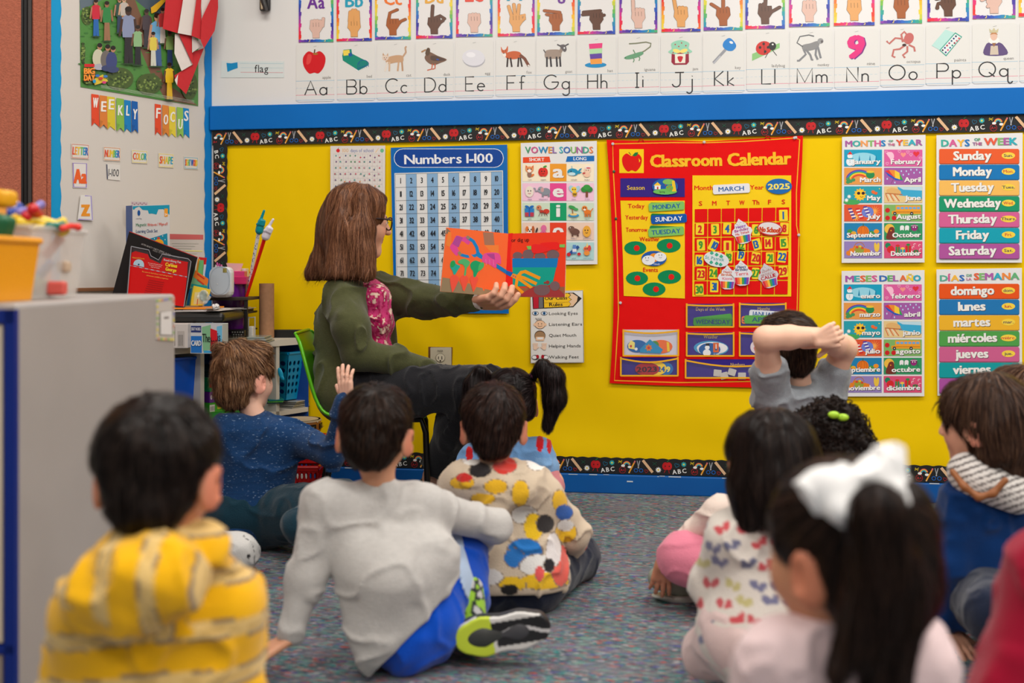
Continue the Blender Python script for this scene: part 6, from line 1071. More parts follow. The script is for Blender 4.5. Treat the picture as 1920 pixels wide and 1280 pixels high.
def crosses(c):
 for i in range(5):
  for j in range(4):
   x, y = .12 + i * .19 + (j % 2) * .09, .16 + j * .22
   if x < .95: c.line([(x - .06, y), (x + .06, y)], .03, (206, 204, 200)); c.line([(x, y - .07), (x, y + .07)], .022, (206, 204, 200))
tbox('pencil_cup', 'black box printed with small white crosses under the organizer', 'box', 433, 458, TOPZ + .0, TOPZ + .045, 4.13, .04, (24, 22, 22), draw=crosses)
tbox('stapler', 'dark rounded stapler beside the black box with crosses', 'stapler', 428, 434, TOPZ, TOPZ + .03, 4.14, .05, (44, 40, 36), bev=.01)
# white speaker
def speaker():
 r = empty('music_player', U(411, 0, 4.13)); tag(r, 'small white rounded music player standing on the black organizer', 'music player'); zb, zt = z1, z1 + .118; a = U(391, 0, 4.10); b = U(434, 0, 4.12);
 m = MB(); m.obox(Vector((a.x, a.y, zb)), (b.x - a.x, b.y - a.y, 0), FWD * .06, (0, 0, zt - zb), (214, 216, 220), bev=.022); m.build('body', mat('white_plastic', attr=True, rough=.35), r)
 n = -FWD; c0 = U(412, 526, 4.097); c = Canvas(lambda u, v, e: c0 + RGT * (u / 480) + UPV * (-v / 480) + n * e, .001, .0008); c.pg(rr(-19, -26, 19, 26, 15, 8), (178, 190, 200)); c.up(); c.arc(0, 0, 18, 25, 0, 360, .7, (150, 160, 170), 30); c.ell(-4, 6, 1.2, 1.2, (200, 206, 210)); c.rect(6, -23, 13, -15, (150, 140, 70)); c.up(); c.line([(8, -22), (8, -16)], 1, (110, 100, 50)); c.build('front_panel', PAINT, r)
speaker()
# purple bucket and its contents
buk = empty('purple_bin', on_top(432, 4.33)); tag(buk, 'translucent purple bin filled with pink supplies behind the black organizer', 'bin'); p = on_top(430, 4.32)
m = MB(); m.lathe(p, [(.052, 0), (.056, .02), (.072, .225), (.076, .228), (.076, .222), (.070, .218), (.050, .006)], (110, 20, 140), 28); m.build('bin_body', mat('purple_plastic', (112, 22, 140), .25, trans=.25, spec=.5), buk)
def atb(px, py, d): return U(px, py, d)
for i, (x0, y0, x1, y1, d, cc, lb) in enumerate(((437, 508, 458, 520, 4.26, (214, 60, 120), 'hot pink case in the purple bin, uppermost'), (436, 518, 462, 533, 4.255, (200, 40, 100), 'hot pink box in the purple bin below the case'), (452, 503, 461, 530, 4.30, (222, 214, 206), 'pale card in the purple bin beside the pink box'))):
 a = U(x0, y1, d); m = MB(); m.obox(a, RGT * ((x1 - x0) * d / F), FWD * .05, (0, 0, (y1 - y0) * d / F), cc, bev=.003); tag(m.build('pink_case' if i < 2 else 'card', mat('glossy_plastic', attr=True, rough=.2, spec=.6)), lb, 'case' if i < 2 else 'card')
m = MB(); q = [U(424, 493, 4.30), U(456, 494, 4.28), U(449, 512, 4.28), U(432, 516, 4.29)]; m.add(q + [v + FWD * .002 for v in q], [(0, 1, 2, 3), (7, 6, 5, 4), (0, 4, 5, 1), (1, 5, 6, 2), (2, 6, 7, 3), (3, 7, 4, 0)], (240, 180, 180)); tag(m.build('pink_paper', PRINT), 'light pink paper sticking up out of the purple bin', 'paper')
m = MB(); [m.tube([U(408 + i * 3, 503, 4.28), U(424 + i * 2.5, 500 - i * 2, 4.30)], .004, cc) for i, cc in enumerate(((206, 90, 160), (190, 60, 140), (220, 130, 180)))]
for i, cc in enumerate(((206, 90, 160), (190, 60, 140), (220, 130, 180))): m = MB(); m.tube([U(411 + i * 5, 530, 4.30), U(407 + i * 4, 492 + i * 2, 4.29)], .0035, cc, 8); tag(m.build('marker', PAINT), '%s pink marker upright in the purple bin' % ('leftmost', 'middle', 'rightmost')[i], 'marker', 'pink markers in the purple bin')
# pointers
def pointer(base, top, cuff, tip, col, scol, dots, label):
 r = empty('hand_pointer', base); tag(r, label, 'pointer stick', 'hand pointers in the purple bin'); m = MB(); m.tube([base, top], [.0055, .0075], scol, 12)
 if dots:
  rg = random.Random(2); ax = top - base
  for i in range(40): pp = base + ax * rg.uniform(.03, .97) - FWD * .0062 + RGT * rg.uniform(-.0045, .0045); m.ball(pp, .0019, rg.choice([(30, 60, 140), (190, 30, 40), (40, 130, 120), (120, 40, 120)]), n=6)
 m.build('stick', mat('pointer_plastic', attr=True, rough=.3), r)
 ax = (tip - cuff).normalized(); G = Field(); L_ = (tip - cuff).length; sd = ax.cross(FWD).normalized()
 G.cap(cuff, cuff + ax * .012, .0165, .0165, .003); G.cap(cuff + ax * .012, cuff + ax * L_ * .45, .0115, .0150, .005); G.cap(cuff + ax * L_ * .5 + sd * .005, tip + ax * .006, .0065, .0050, .004)
 for i in range(3): G.cap(cuff + ax * L_ * (.34 + .1 * i) - FWD * .014, cuff + ax * L_ * (.34 + .1 * i) + sd * -.012 - FWD * .01, .0065, .0065, .003)
 G.cap(cuff + ax * L_ * .30 - FWD * .012 + sd * .01, cuff + ax * L_ * .56 - FWD * .013 - sd * .006, .006, .0055, .004)
 fmesh('pointing_hand', G, .0022, col, mat('pointer_plastic', attr=True, rough=.3), r)
pointer(U(462, 560, 4.31), U(486, 430, 4.25), U(486.5, 432, 4.25), U(494.5, 398, 4.24), (0, 140, 150), (224, 222, 218), True, 'pointer with a teal hand on a white dotted stick')
pointer(U(458, 570, 4.28), U(497, 444, 4.20), U(498.5, 443, 4.20), U(511, 414, 4.19), (226, 220, 230), (226, 26, 12), False, 'pointer with a white hand on a red stick')
# clear organizer, white box, cd cases
m = MB();
for x in (466, 478): m.tube([on_top(x, 4.3), on_top(x, 4.3) + Vector((0, 0, .09))], .0022, (206, 206, 200), 6)
m.tube([on_top(466, 4.3) + Vector((0, 0, .085)), on_top(478, 4.3) + Vector((0, 0, .088))], .002, (206, 206, 200), 6); m.tube([on_top(466, 4.3) + Vector((0, 0, .045)), on_top(478, 4.3) + Vector((0, 0, .045))], .002, (206, 206, 200), 6); tag(m.build('wire_rack', PAINT), 'small white wire rack between the organizer and the cardboard tube', 'rack')
tbox('white_canister', 'slim white canister beside the cardboard tube', 'canister', 465, 474, TOPZ, TOPZ + .055, 4.22, .03, (208, 206, 200), bev=.004)
for i in range(3): tbox('cd_case', 'clear grey disc case on the worktop, %s of the right stack' % ('bottom', 'middle', 'top')[i], 'disc case', 456 - i, 502 - i * 3, TOPZ + i * .008, TOPZ + .0072 + i * .008, 4.06 + i * .004, .12, [(140, 146, 140), (166, 172, 166), (150, 158, 152)][i], mat('clear_plastic', attr=True, rough=.12, spec=.7), group='disc cases on the worktop')
for i in range(3): tbox('cd_case', 'dark disc case on the worktop, %s of the left stack' % ('bottom', 'middle', 'top')[i], 'disc case', 416, 455, TOPZ + i * .008, TOPZ + .0072 + i * .008, 3.99 + i * .004, .12, [(176, 172, 164), (90, 84, 74), (120, 112, 96)][i], mat('clear_plastic', attr=True, rough=.12, spec=.7), group='disc cases on the worktop')
# black round-edged tray resting on boxes
tbox('cardboard_box', 'white cardboard box with a barcode on the worktop under the black tray', 'box', 232, 352, TOPZ, .690, 3.80, .22, (200, 192, 186), draw=lambda c: (c.line([(.80, .12), (.80, .9)], .01, (120, 110, 104)), c.rect(.84, .3, .95, .95, (176, 168, 162)), c.up(), [c.line([(.86 + i * .02, .45), (.86 + i * .02, .9)], .006, (60, 56, 54)) for i in range(4)]))
def flash(c):
 c.rect(.0, .0, 1, 1, (198, 200, 204)); c.up(); c.rect(.02, .08, .34, .30, (34, 50, 110)); c.rect(.02, .42, .36, .98, (30, 110, 190)); c.pg([(.36, .12), (.64, .04), (.64, .86), (.40, .93)], (130, 184, 140)); c.pg([(.83, .1), (.99, .06), (.99, .74), (.80, .86)], (110, 186, 220)); c.rect(.42, .9, 1, .98, (60, 160, 210)); c.up(); c.pg([(.63, .16), (.84, .24), (.86, .92), (.63, .92)], (206, 22, 34)); c.up()
 c.text('SIGHT WORDS', .18, .235, .10, (220, 220, 226), w=.28, tall=1.0); c.text('CARD', .19, .74, .17, (226, 228, 230), w=.30, b=1, sh=(.01, .01, (20, 40, 90))); c.text('The', .50, .62, .28, (26, 30, 28), w=.24, b=0); c.text('hat', .74, .74, .28, (60, 14, 18), w=.20, b=0); c.text('is', .90, .58, .28, (26, 40, 60), w=.09, b=0)
tbox('flash_card_box', 'blue and white box of sight word flash cards reading The hat is', 'box', 357, 417, .583, .690, 3.83, .05, (190, 196, 200), GLOSSY, flash, yaw=-.02)
TR = []
tray = MB(); a = U(200, 0, 3.86); a.z = .691; tray.obox(a, RGT * .422, FWD * .30, (0, 0, .036), (34, 32, 30), bev=.017); tag(tray.build('black_tray', mat('black_plastic', attr=True, rough=.3)), 'thick black round-edged tray lying on the boxes, heaped with papers', 'tray')
TZ = .7275
rg = random.Random(8)
for i in range(6):
 z = TZ + i * .0016; a = U(296, 0, 3.865 + i * .004); b = U(392 + rg.uniform(-8, 18), 0, 3.865 + rg.uniform(-.01, .02)); a.z = b.z = z; ax = b - a; n = Vector((-ax.y, ax.x, 0)).normalized() * .2; m = MB(); m.obox(a, ax, n, (0, 0, .0012), [(214, 208, 204), (206, 200, 198), (220, 214, 210)][i % 3]); tag(m.build('paper_sheet', PRINT), 'white paper on the black tray, %s sheet from the bottom' % ('lowest', 'second', 'third', 'fourth', 'fifth', 'topmost')[i], 'paper', 'papers heaped on the black tray')
tbox('orange_folder', 'bright orange folder lying on the papers on the black tray', 'folder', 325, 397, TZ + .011, TZ + .0165, 3.87, .17, (240, 140, 20))
F0 = Field(); c0 = U(404, 575, 3.86); F0.ell(c0, (.016, .016, .013)); F0.dsp = lambda P: np.abs(noise3(P, 120, 2)) * .02; fmesh('crumpled_tissue', F0, .0018, (222, 218, 216), PRINT); tag(bpy.data.objects['crumpled_tissue'], 'crumpled white tissue at the end of the orange folder', 'tissue')
tbox('notebook', 'thin brown and white notebook beside the tissue on the black tray', 'notebook', 385, 400, TZ + .011, TZ + .016, 3.85, .10, (150, 124, 96))
# things standing on the tray
def slab(name, label, cat_, pts, d, col, th=.008, m=PRINT, draw=None, sc=1, ox=0, oy=0, tilt=0.0, side=None, parent=None):
 base_y = max(p[1] for p in pts)
 c = Canvas(lambda u, v, e: U(ox + u / sc, oy + v / sc, d + tilt * (base_y - v) / sc * d / F - e), th, .0004)
 c.sheet(pts, col, side)
 if draw: draw(c)
 o = c.build(name, m, parent)
 return tag(o, label, cat_) if label else o
K2 = dict(sc=5.566, ox=200, oy=370)
def clock(c):
 c.pg([(272, 92), (656, 78), (656, 180), (620, 150), (590, 122), (540, 124), (520, 178), (470, 168), (440, 170), (430, 135), (375, 130), (340, 95), (300, 110), (285, 130), (272, 120)], (20, 150, 180)); c.up(); c.rect(602, 116, 638, 200, (240, 160, 40), 5); c.pg(ellp2(336, 162, 15, 30), (20, 80, 150)); c.text('Lady Bug', 336, 226, 12, (110, 110, 130), w=58); c.text('5+', 620, 190, 24, (240, 236, 230), w=24, b=1)
 c.text('Magnetic', 362, 300, 32, (60, 130, 90), w=110, b=0, ang=-.05); c.text('Write-on / Wipe-off', 532, 296, 32, (214, 76, 50), w=212, b=0, ang=-.05); c.text('Learning Clock Set', 420, 366, 32, (30, 70, 120), w=224, b=0, ang=-.03)
 c.pg([(450, 430), (632, 374), (640, 600), (450, 600)], (20, 140, 170)); c.up(); c.ell(545, 480, 50, 46, (244, 170, 40)); c.ell(542, 424, 16, 12, (210, 70, 50)); [c.ell(x, y, 4, 7, (230, 230, 230)) for x, y in ((498, 430), (585, 402), (610, 440))]
def ellp2(x, y, rx, ry): return [(x + rx * math.cos(a), y + ry * math.sin(a)) for a in np.linspace(0, 2 * PI, 20)[:-1]]
r = empty('clock_set_box', U(280, 575, 4.0)); tag(r, 'tall blue and white box of a magnetic learning clock set', 'box')
slab('box_front', None, None, [(268, 84), (656, 72), (662, 900), (275, 905)], 4.02, (212, 210, 206), .05, GLOSSY, clock, parent=r, side=(0, 80, 160), **K2)
c = Canvas(lambda u, v, e: U(200 + u / 5.566, 370 + v / 5.566, 4.02 - .05 + .05 * (268 - u) / 70 + .012 - e), .006, .001); c.sheet([(200, 88), (269, 84), (275, 905), (206, 912)], (0, 78, 160)); c.build('box_side', GLOSSY, r)
slab('poster_board', 'pale board with a red band leaning on the left wall behind the black sheet', 'board', [(640, 378), (1008, 388), (1020, 800), (650, 800)], 4.22, (206, 196, 184), .004, PRINT, lambda c: (c.pg([(644, 380), (1008, 390), (1008, 440), (644, 436)], (206, 100, 96)), c.up(), [c.line([(680 + (i % 3) * 8, 480 + i * 26), (960 - (i * 37) % 130, 484 + i * 26)], 3, (160, 160, 140)) for i in range(5)], c.line([(820, 556), (1000, 560)], 10, (236, 226, 130))), **K2)
slab('paper_label', 'pale patterned card peeping out above the clock set box', 'card', [(254, 40), (430, 50), (430, 200), (254, 200)], 4.12, (206, 190, 190), .002, PRINT, lambda c: [c.ell(270 + i * 20, 60 + (i % 2) * 12, 7, 8, (170, 130, 140)) for i in range(8)], **K2)
slab('black_board', 'large black cardboard sheet leaning on the tray with white print along its edge', 'board', [(235, 355), (950, 625), (805, 1188), (12, 1188)], 3.93, (26, 22, 22), .006, PRINT, lambda c: (c.line([(240, 356), (950, 625)], 7, (190, 50, 44)), c.text('AFTER HEARTY THIRTY SPRING, the little wood is ready', 565, 570, 17, (170, 164, 160), w=440, ang=.36), c.text('MADE TO ORDER ON', 570, 590, 14, (150, 144, 140), w=190, ang=.34)), **K2)
def cg(c):
 c.up(); c.pg([(262, 575), (300, 560), (430, 592), (450, 640), (560, 690), (590, 625), (850, 675), (845, 700), (840, 826), (240, 706), (244, 660)], (206, 22, 22)); c.up(); c.pg([(240, 706), (838, 830), (803, 1140), (214, 1040)], (214, 12, 12)); c.up()
 c.line([(240, 708), (838, 830)], 8, (170, 190, 210));
 for i in range(10): c.line([(250 + i * 60, 709 + i * 12.3), (280 + i * 60, 716 + i * 12.3)], 8, (210, 90, 90))
 c.pg([(278 + 56 + 56 * math.cos(a), 702 + 56 * math.sin(a)) for a in np.linspace(PI, 2 * PI, 16)] + [(390, 728)], (176, 206, 222)); c.up(); c.ell(334, 700, 9, 9, (30, 70, 110))
 c.text('Read-Along Fun', 684, 674, 22, (206, 206, 206), w=180, b=1, ang=.16); c.text('with', 678, 696, 12, (206, 206, 206), w=34, ang=.16); c.text('Curious', 672, 724, 36, (244, 206, 40), w=122, b=2, ang=.16); c.text('George', 668, 770, 34, (244, 206, 40), w=112, b=2, ang=.16); c.text('A Book & CD Favorite', 330, 640, 14, (230, 190, 60), w=130, ang=.1)
 for i in range(3): c.text(('Fun music and sound effects', 'Read along with or without', 'page turn signals')[i], 506, 700 + i * 18, 11, (230, 200, 190), w=(150, 130, 90)[i], ang=.17)
 c.text('Be sure to find these read-along books', 528, 806, 14, (240, 180, 80), w=320, ang=.17); c.text('adventures, available as separates', 528, 838, 14, (240, 180, 80), w=230, ang=.17)
 for i in range(7): c.line([(440 - i * 8, 860 + i * 22), (600 - i * 6, 890 + i * 22)], 5, (150, 16, 16))
r = empty('book_package', U(300, 575, 3.86)); tag(r, 'red read-along book package in clear plastic standing against the black sheet', 'book package')
slab('package_card', None, None, [(250, 520), (300, 522), (430, 560), (450, 620), (530, 660), (575, 600), (860, 650), (880, 680), (797, 1188), (186, 1188)], 3.885, (60, 52, 54), .008, GLOSSY, cg, parent=r, **K2)
c = Canvas(lambda u, v, e: U(200 + u / 5.566, 370 + v / 5.566, 3.869 - e), .0005, .0005); c.line([(256, 510), (440, 548), (462, 610), (540, 652), (580, 590), (850, 640), (880, 668), (806, 1140)], 9, (150, 150, 156)); c.line([(256, 510), (214, 1050)], 9, (150, 150, 156)); c.build('plastic_edge', mat('clear_plastic', attr=True, rough=.12, spec=.7), r)
for i, (pts, cc, nm, dd) in enumerate((([(952, 640), (975, 640), (950, 800), (925, 800)], (232, 150, 50), 'thin orange book', 3.99), ([(968, 655), (1012, 655), (1005, 820), (950, 800)], (110, 180, 110), 'light green book', 3.985), ([(960, 622), (1046, 630), (1020, 820), (1008, 818), (1012, 656), (960, 652)], (196, 26, 34), 'red book standing right of the green one', 3.995), ([(1015, 700), (1040, 700), (1020, 830), (1004, 830)], (206, 200, 210), 'narrow white book beside the red one', 3.98))):
 slab('book', nm + ' behind the black sheet', 'book', pts, dd, cc, .03, PRINT, **K2)
slab('workbook', 'green and orange activity book leaning between the black sheet and the music player', 'book', [(925, 700), (925, 760), (1062, 850), (1050, 960), (985, 1130), (822, 1130), (880, 900)], 3.95, (120, 176, 130), .006, PRINT, lambda c: (c.pg([(925, 760), (1062, 850), (1058, 890), (1040, 920), (905, 830)], (232, 120, 40)), c.up(), c.line([(945, 795), (1020, 850)], 14, (206, 50, 30)), c.line([(945, 855), (1015, 910)], 14, (206, 50, 30)), c.pg([(885, 900), (1050, 925), (1045, 945), (880, 930)], (20, 150, 150)), c.pg([(860, 960), (890, 940), (860, 1125), (835, 1125)], (20, 110, 170))), **K2)
slab('yellow_card', 'yellow picture card leaning in front of the green activity book', 'card', [(908, 920), (1086, 960), (1075, 1010), (1000, 1128), (875, 1128), (885, 1040)], 3.925, (236, 206, 60), .003, PRINT, lambda c: (c.pg([(920, 990), (1000, 985), (990, 1110), (905, 1115)], (226, 214, 150)), c.line([(950, 1060), (944, 1120)], 8, (206, 60, 30))), **K2)
r = empty('plastic_bag', U(378, 572, 3.9)); tag(r, 'clear plastic bag holding a greyish oval, on the papers by the activity book', 'plastic bag')
G = Field(); G.ell(U(382, 556, 3.895), (.024, .008, .026), None); G.dsp = lambda P: noise3(P, 90, 2) * .01; fmesh('bag', G, .0022, (220, 226, 220), mat('bag_film', (226, 232, 228), .1, alpha=.35, spec=.9), r)
m = MB(); m.ball(U(381, 555, 3.895), (.015, .003, .020), (110, 140, 120)); m.build('oval_lens', PAINT, r)
# contents of the cubbies
def cub(px, t, z): q = LW(px, 600, t); q.z = z; return q
def taper(name, p, ax, ay, h, k, col, m, label, cat_, wall=.003, rim=True):
 """open bin: p centre of the base, ax/ay half vectors, widening by k at the top"""
 mb = MB(); up = Vector((0, 0, h)); B0 = [p + ax * a + ay * b for a, b in ((-1, -1), (1, -1), (1, 1), (-1, 1))]; T0 = [p + ax * a * k + ay * b * k + up for a, b in ((-1, -1), (1, -1), (1, 1), (-1, 1))]; q = 1 - wall / ax.length
 B1 = [p + (v - p) * q + Vector((0, 0, wall)) for v in B0]; T1 = [p + up + (v - p - up) * q for v in T0]; V = B0 + T0 + B1 + T1
 mb.add(V, [(3, 2, 1, 0), (8, 9, 10, 11)] + [(i, (i + 1) % 4, 4 + (i + 1) % 4, 4 + i) for i in range(4)] + [(8 + (i + 1) % 4, 8 + i, 12 + i, 12 + (i + 1) % 4) for i in range(4)] + [(4 + i, 4 + (i + 1) % 4, 12 + (i + 1) % 4, 12 + i) for i in range(4)], col)
 if rim:
  for i in range(4): a, b = T0[i], T0[(i + 1) % 4]; mb.tube([a, b], .006, col, 8)
 o = mb.build(name, m)
 return tag(o, label, cat_) if label else o
BL = mat('blue_plastic', attr=True, rough=.3, spec=.5)
a = LDIR * .062; b = LN * .15; p = LW(352, 600, .375) - LN * .165; p.z = .397; taper('storage_bin', p, a, b, .160, 1.10, (0, 84, 196), BL, 'blue plastic bin in the left cubby above the brown paper stack', 'bin')
for i in range(9):
 m = MB(); q = LW(350, 600, .38) - LN * .15; q.z = .3225 + i * .0083; m.box(q, (.145, .28, .0075), [(126, 96, 72), (146, 114, 88), (110, 82, 62)][i % 3], Matrix.Rotation(math.atan2(LDIR.y, LDIR.x) + rg.uniform(-.03, .03), 3, 'Z')); tag(m.build('cardboard_sheet', PRINT), 'brown cardboard sheet in the stack under the blue bin, number %s up' % 'one two three four five six seven eight nine'.split()[i], 'cardboard sheet', 'brown cardboard sheets under the blue bin')
BX = [(.319, .345, (30, 150, 60), 'dark green game box at the bottom of the stack'), (.346, .383, (60, 170, 50), 'bright green game box with a barcode'), (.384, .424, (96, 40, 140), 'purple game box with a row of white ovals'), (.425, .478, (20, 140, 90), 'teal green game box with red and orange marks'), (.479, .50, (30, 60, 60), 'dark game box on top of the stack')]
for i, (za, zb, cc, lb) in enumerate(BX):
 q0, q1 = cub(393, .375, 0), cub(470, .375, 0); ax = q1 - q0; m = MB(); m.obox(Vector((q0.x, q0.y, za)), (ax.x, ax.y, 0), -LN * .25, (0, 0, zb - za), cc); n = LN
 c = Canvas(lambda u, v, e: Vector((q0.x, q0.y, zb)) + ax * u - Vector((0, 0, (zb - za) * v)) + n * e, .0004, .0003)
 if i == 1: c.rect(.0, .2, .12, .9, (226, 226, 220)); c.up(); [c.line([(.02 + k * .022, .35), (.02 + k * .022, .8)], .008, (30, 30, 30)) for k in range(5)]; c.rect(.18, .3, .28, .7, (240, 220, 60)); c.text('S', .37, .8, .05, (206, 30, 60), w=.06, tall=10)
 elif i == 2: [c.ell(.04 + k * .055, .5, .022, .22, (226, 220, 230)) for k in range(4)]; [c.line([(.27, .35 + k * .15), (.42, .35 + k * .15)], .05, (180, 160, 200)) for k in range(2)]
 elif i == 3: c.rect(0, .45, .1, .7, (206, 50, 40)); c.rect(.14, .4, .24, .7, (236, 150, 50))
 o = len(m.v); m.v += c.v; m.f += [[k + o for k in f_] for f_ in c.f]; m.c += c.c; m.mi += c.mi; m.sm += c.sm
 tag(m.build('game_box', GLOSSY), lb + ' in the middle cubby', 'game box', 'game boxes stacked in the middle cubby')
# teal basket with oval holes
def basket(name, p, ax, ay, h, k, col, label, cat_, rows, colsn, hole, group=None):
 mb = MB(); up = Vector((0, 0, 1))
 def wall(a, b, a2, b2):                       # perforated quad: bottom a-b, top a2-b2
  n = ((b - a).cross(up)).normalized() * .0025; P = lambda u, v: (a * (1 - u) + b * u) * (1 - v) + (a2 * (1 - u) + b2 * u) * v
  V = []; Fs = [];
  v0, v1 = .10, .86
  for seg in ((0, v0), (v1, 1)): mb.add([P(0, seg[0]) - n, P(1, seg[0]) - n, P(1, seg[1]) - n, P(0, seg[1]) - n, P(0, seg[0]) + n, P(1, seg[0]) + n, P(1, seg[1]) + n, P(0, seg[1]) + n], [(0, 3, 2, 1), (4, 5, 6, 7), (0, 1, 5, 4), (3, 7, 6, 2)], col)
  for i in range(colsn):
   for j in range(rows):
    u0, u1 = i / colsn, (i + 1) / colsn; w0, w1 = v0 + (v1 - v0) * j / rows, v0 + (v1 - v0) * (j + 1) / rows; cu, cv = (u0 + u1) / 2, (w0 + w1) / 2; ru, rv = (u1 - u0) * hole[0], (w1 - w0) * hole[1]
    O = [(u0, w0), (cu, w0), (u1, w0), (u1, cv), (u1, w1), (cu, w1), (u0, w1), (u0, cv)]; I = [(cu + ru * math.cos(t), cv + rv * math.sin(t)) for t in [math.radians(-135 + 45 * q) for q in range(8)]]
    mb.add([P(*q) - n for q in O] + [P(*q) - n for q in I] + [P(*q) + n for q in I] , [(q, (q + 1) % 8, 8 + (q + 1) % 8, 8 + q) for q in range(8)] + [(8 + q, 8 + (q + 1) % 8, 16 + (q + 1) % 8, 16 + q) for q in range(8)], col)
 B = [p + ax * s_ + ay * t for s_, t in ((-1, -1), (1, -1), (1, 1), (-1, 1))]; T = [p + ax * s_ * k + ay * t * k + up * h for s_, t in ((-1, -1), (1, -1), (1, 1), (-1, 1))]
 for i in range(4): wall(B[i], B[(i + 1) % 4], T[i], T[(i + 1) % 4]); mb.tube([T[i], T[(i + 1) % 4]], .0065, col, 8)
 mb.poly(B, col); return tag(mb.build(name, BL), label, cat_, group)
q = cub(537, .30, .36); q.z = .350; basket('perforated_basket', LWm((CORNER - LW(541, 600, .30)).dot(LDIR) + .02, .235, .352), LDIR * .050, LN * .12, .19, 1.22, (0, 140, 190), 'teal plastic basket with rows of oval holes in the right cubby', 'basket', 5, 5, (.32, .36))
for i in range(4): m = MB(); q = LWm((CORNER - LW(538, 600, .3)).dot(LDIR), .28, .3215 + i * .0075); m.box(q, (.12, .22, .006), [(150, 150, 144), (176, 174, 166), (130, 130, 126), (186, 184, 178)][i], Matrix.Rotation(math.atan2(LDIR.y, LDIR.x) + i * .05, 3, 'Z'), bev=.002); tag(m.build('metal_tray', mat('brushed_metal', attr=True, rough=.35, metal=.5)), 'thin grey metal tray under the teal basket, %s of the stack' % ('bottom', 'second', 'third', 'top')[i], 'tray', 'metal trays under the teal basket')
m = MB(); q = LWm((CORNER - LW(521, 600, .4)).dot(LDIR), .415, .47); m.ball(q, (.010, .005, .024), (0, 150, 190), Matrix.Rotation(-.3, 3, 'Y')); m.ball(q + Vector((.004, 0, -.012)), (.008, .005, .018), (0, 150, 190), Matrix.Rotation(-.6, 3, 'Y')); tag(m.build('teal_tag', PAINT), 'small teal rounded tag hanging on the divider by the boy\'s forehead', 'tag')
m = MB(); q = LWm((CORNER - LW(526, 600, .4)).dot(LDIR), .37, .352); [m.box(q + Vector((0, 0, i * .006)), (.06, .08, .004), cc, Matrix.Rotation(.3 + i * .1, 3, 'Z')) for i, cc in enumerate(((40, 60, 60), (70, 150, 60), (20, 110, 110)))]; tag(m.build('felt_scraps', PRINT), 'green and teal felt scraps beside the teal basket', 'felt', kind='stuff')
# tambourine
tm = empty('tambourine', U(562, 0, 4.18)); tag(tm, 'wooden tambourine with metal jingles lying on the red basket', 'tambourine'); p = U(562, 0, 4.16); p.z = .256
m = MB(); m.lathe(p, [(.072, 0), (.080, 0), (.082, .004), (.082, .044), (.080, .048), (.072, .048), (.072, 0)], (186, 116, 56), 40); m.build('wooden_frame', mat('varnished_wood', attr=True, rough=.35, noise=.2, nscale=30), tm)
m = MB(); m.lathe(p + Vector((0, 0, .048)), [(.0, .0), (.081, .0), (.083, -.006)], (206, 186, 156), 40); m.build('drum_skin', PAINT, tm)
for k in range(8):
 a = 2 * PI * k / 8 - 1.45; c0 = p + Vector((math.cos(a) * .0815, math.sin(a) * .0815, .022)); m = MB(); m.box(c0, (.005, .040, .022), (36, 24, 16), Matrix.Rotation(a, 3, 'Z')); m.build('slot', PAINT, tm)
 m = MB(); [m.lathe(c0 + Vector((0, 0, dz)), [(.001, 0), (.013, .001), (.013, .002), (.001, .003)], (200, 190, 170), 14) for dz in (-.005, .001)]; m.build('jingle', mat('brass', (206, 190, 160), .3, metal=1), tm)
 m = MB(); m.ball(p + Vector((math.cos(a + .38) * .083, math.sin(a + .38) * .083, .040)), .0028, (210, 200, 180), n=8); m.build('tack', PAINT, tm)
for i, (pz, cc) in enumerate(((.045, (196, 22, 24)), (.155, (206, 20, 22)))):
 q = U(566, 0, 4.12); q.z = pz; basket('red_basket', q, RGT * .070, FWD * .08, .095 if i == 0 else .08, 1.14, cc, ('lower red plastic basket with slots on the floor beside the shelf unit', 'upper red plastic basket under the tambourine')[i], 'basket', 2, 9, (.30, .36), 'red baskets by the shelf unit')
 if i == 0: m = MB(); m.box(q + Vector((0, 0, -.024)), (.22, .2, .038), (186, 180, 170), Matrix.Rotation(YAW, 3, 'Z'), bev=.004); tag(m.build('low_platform', SW), 'low white platform under the red baskets', 'platform')
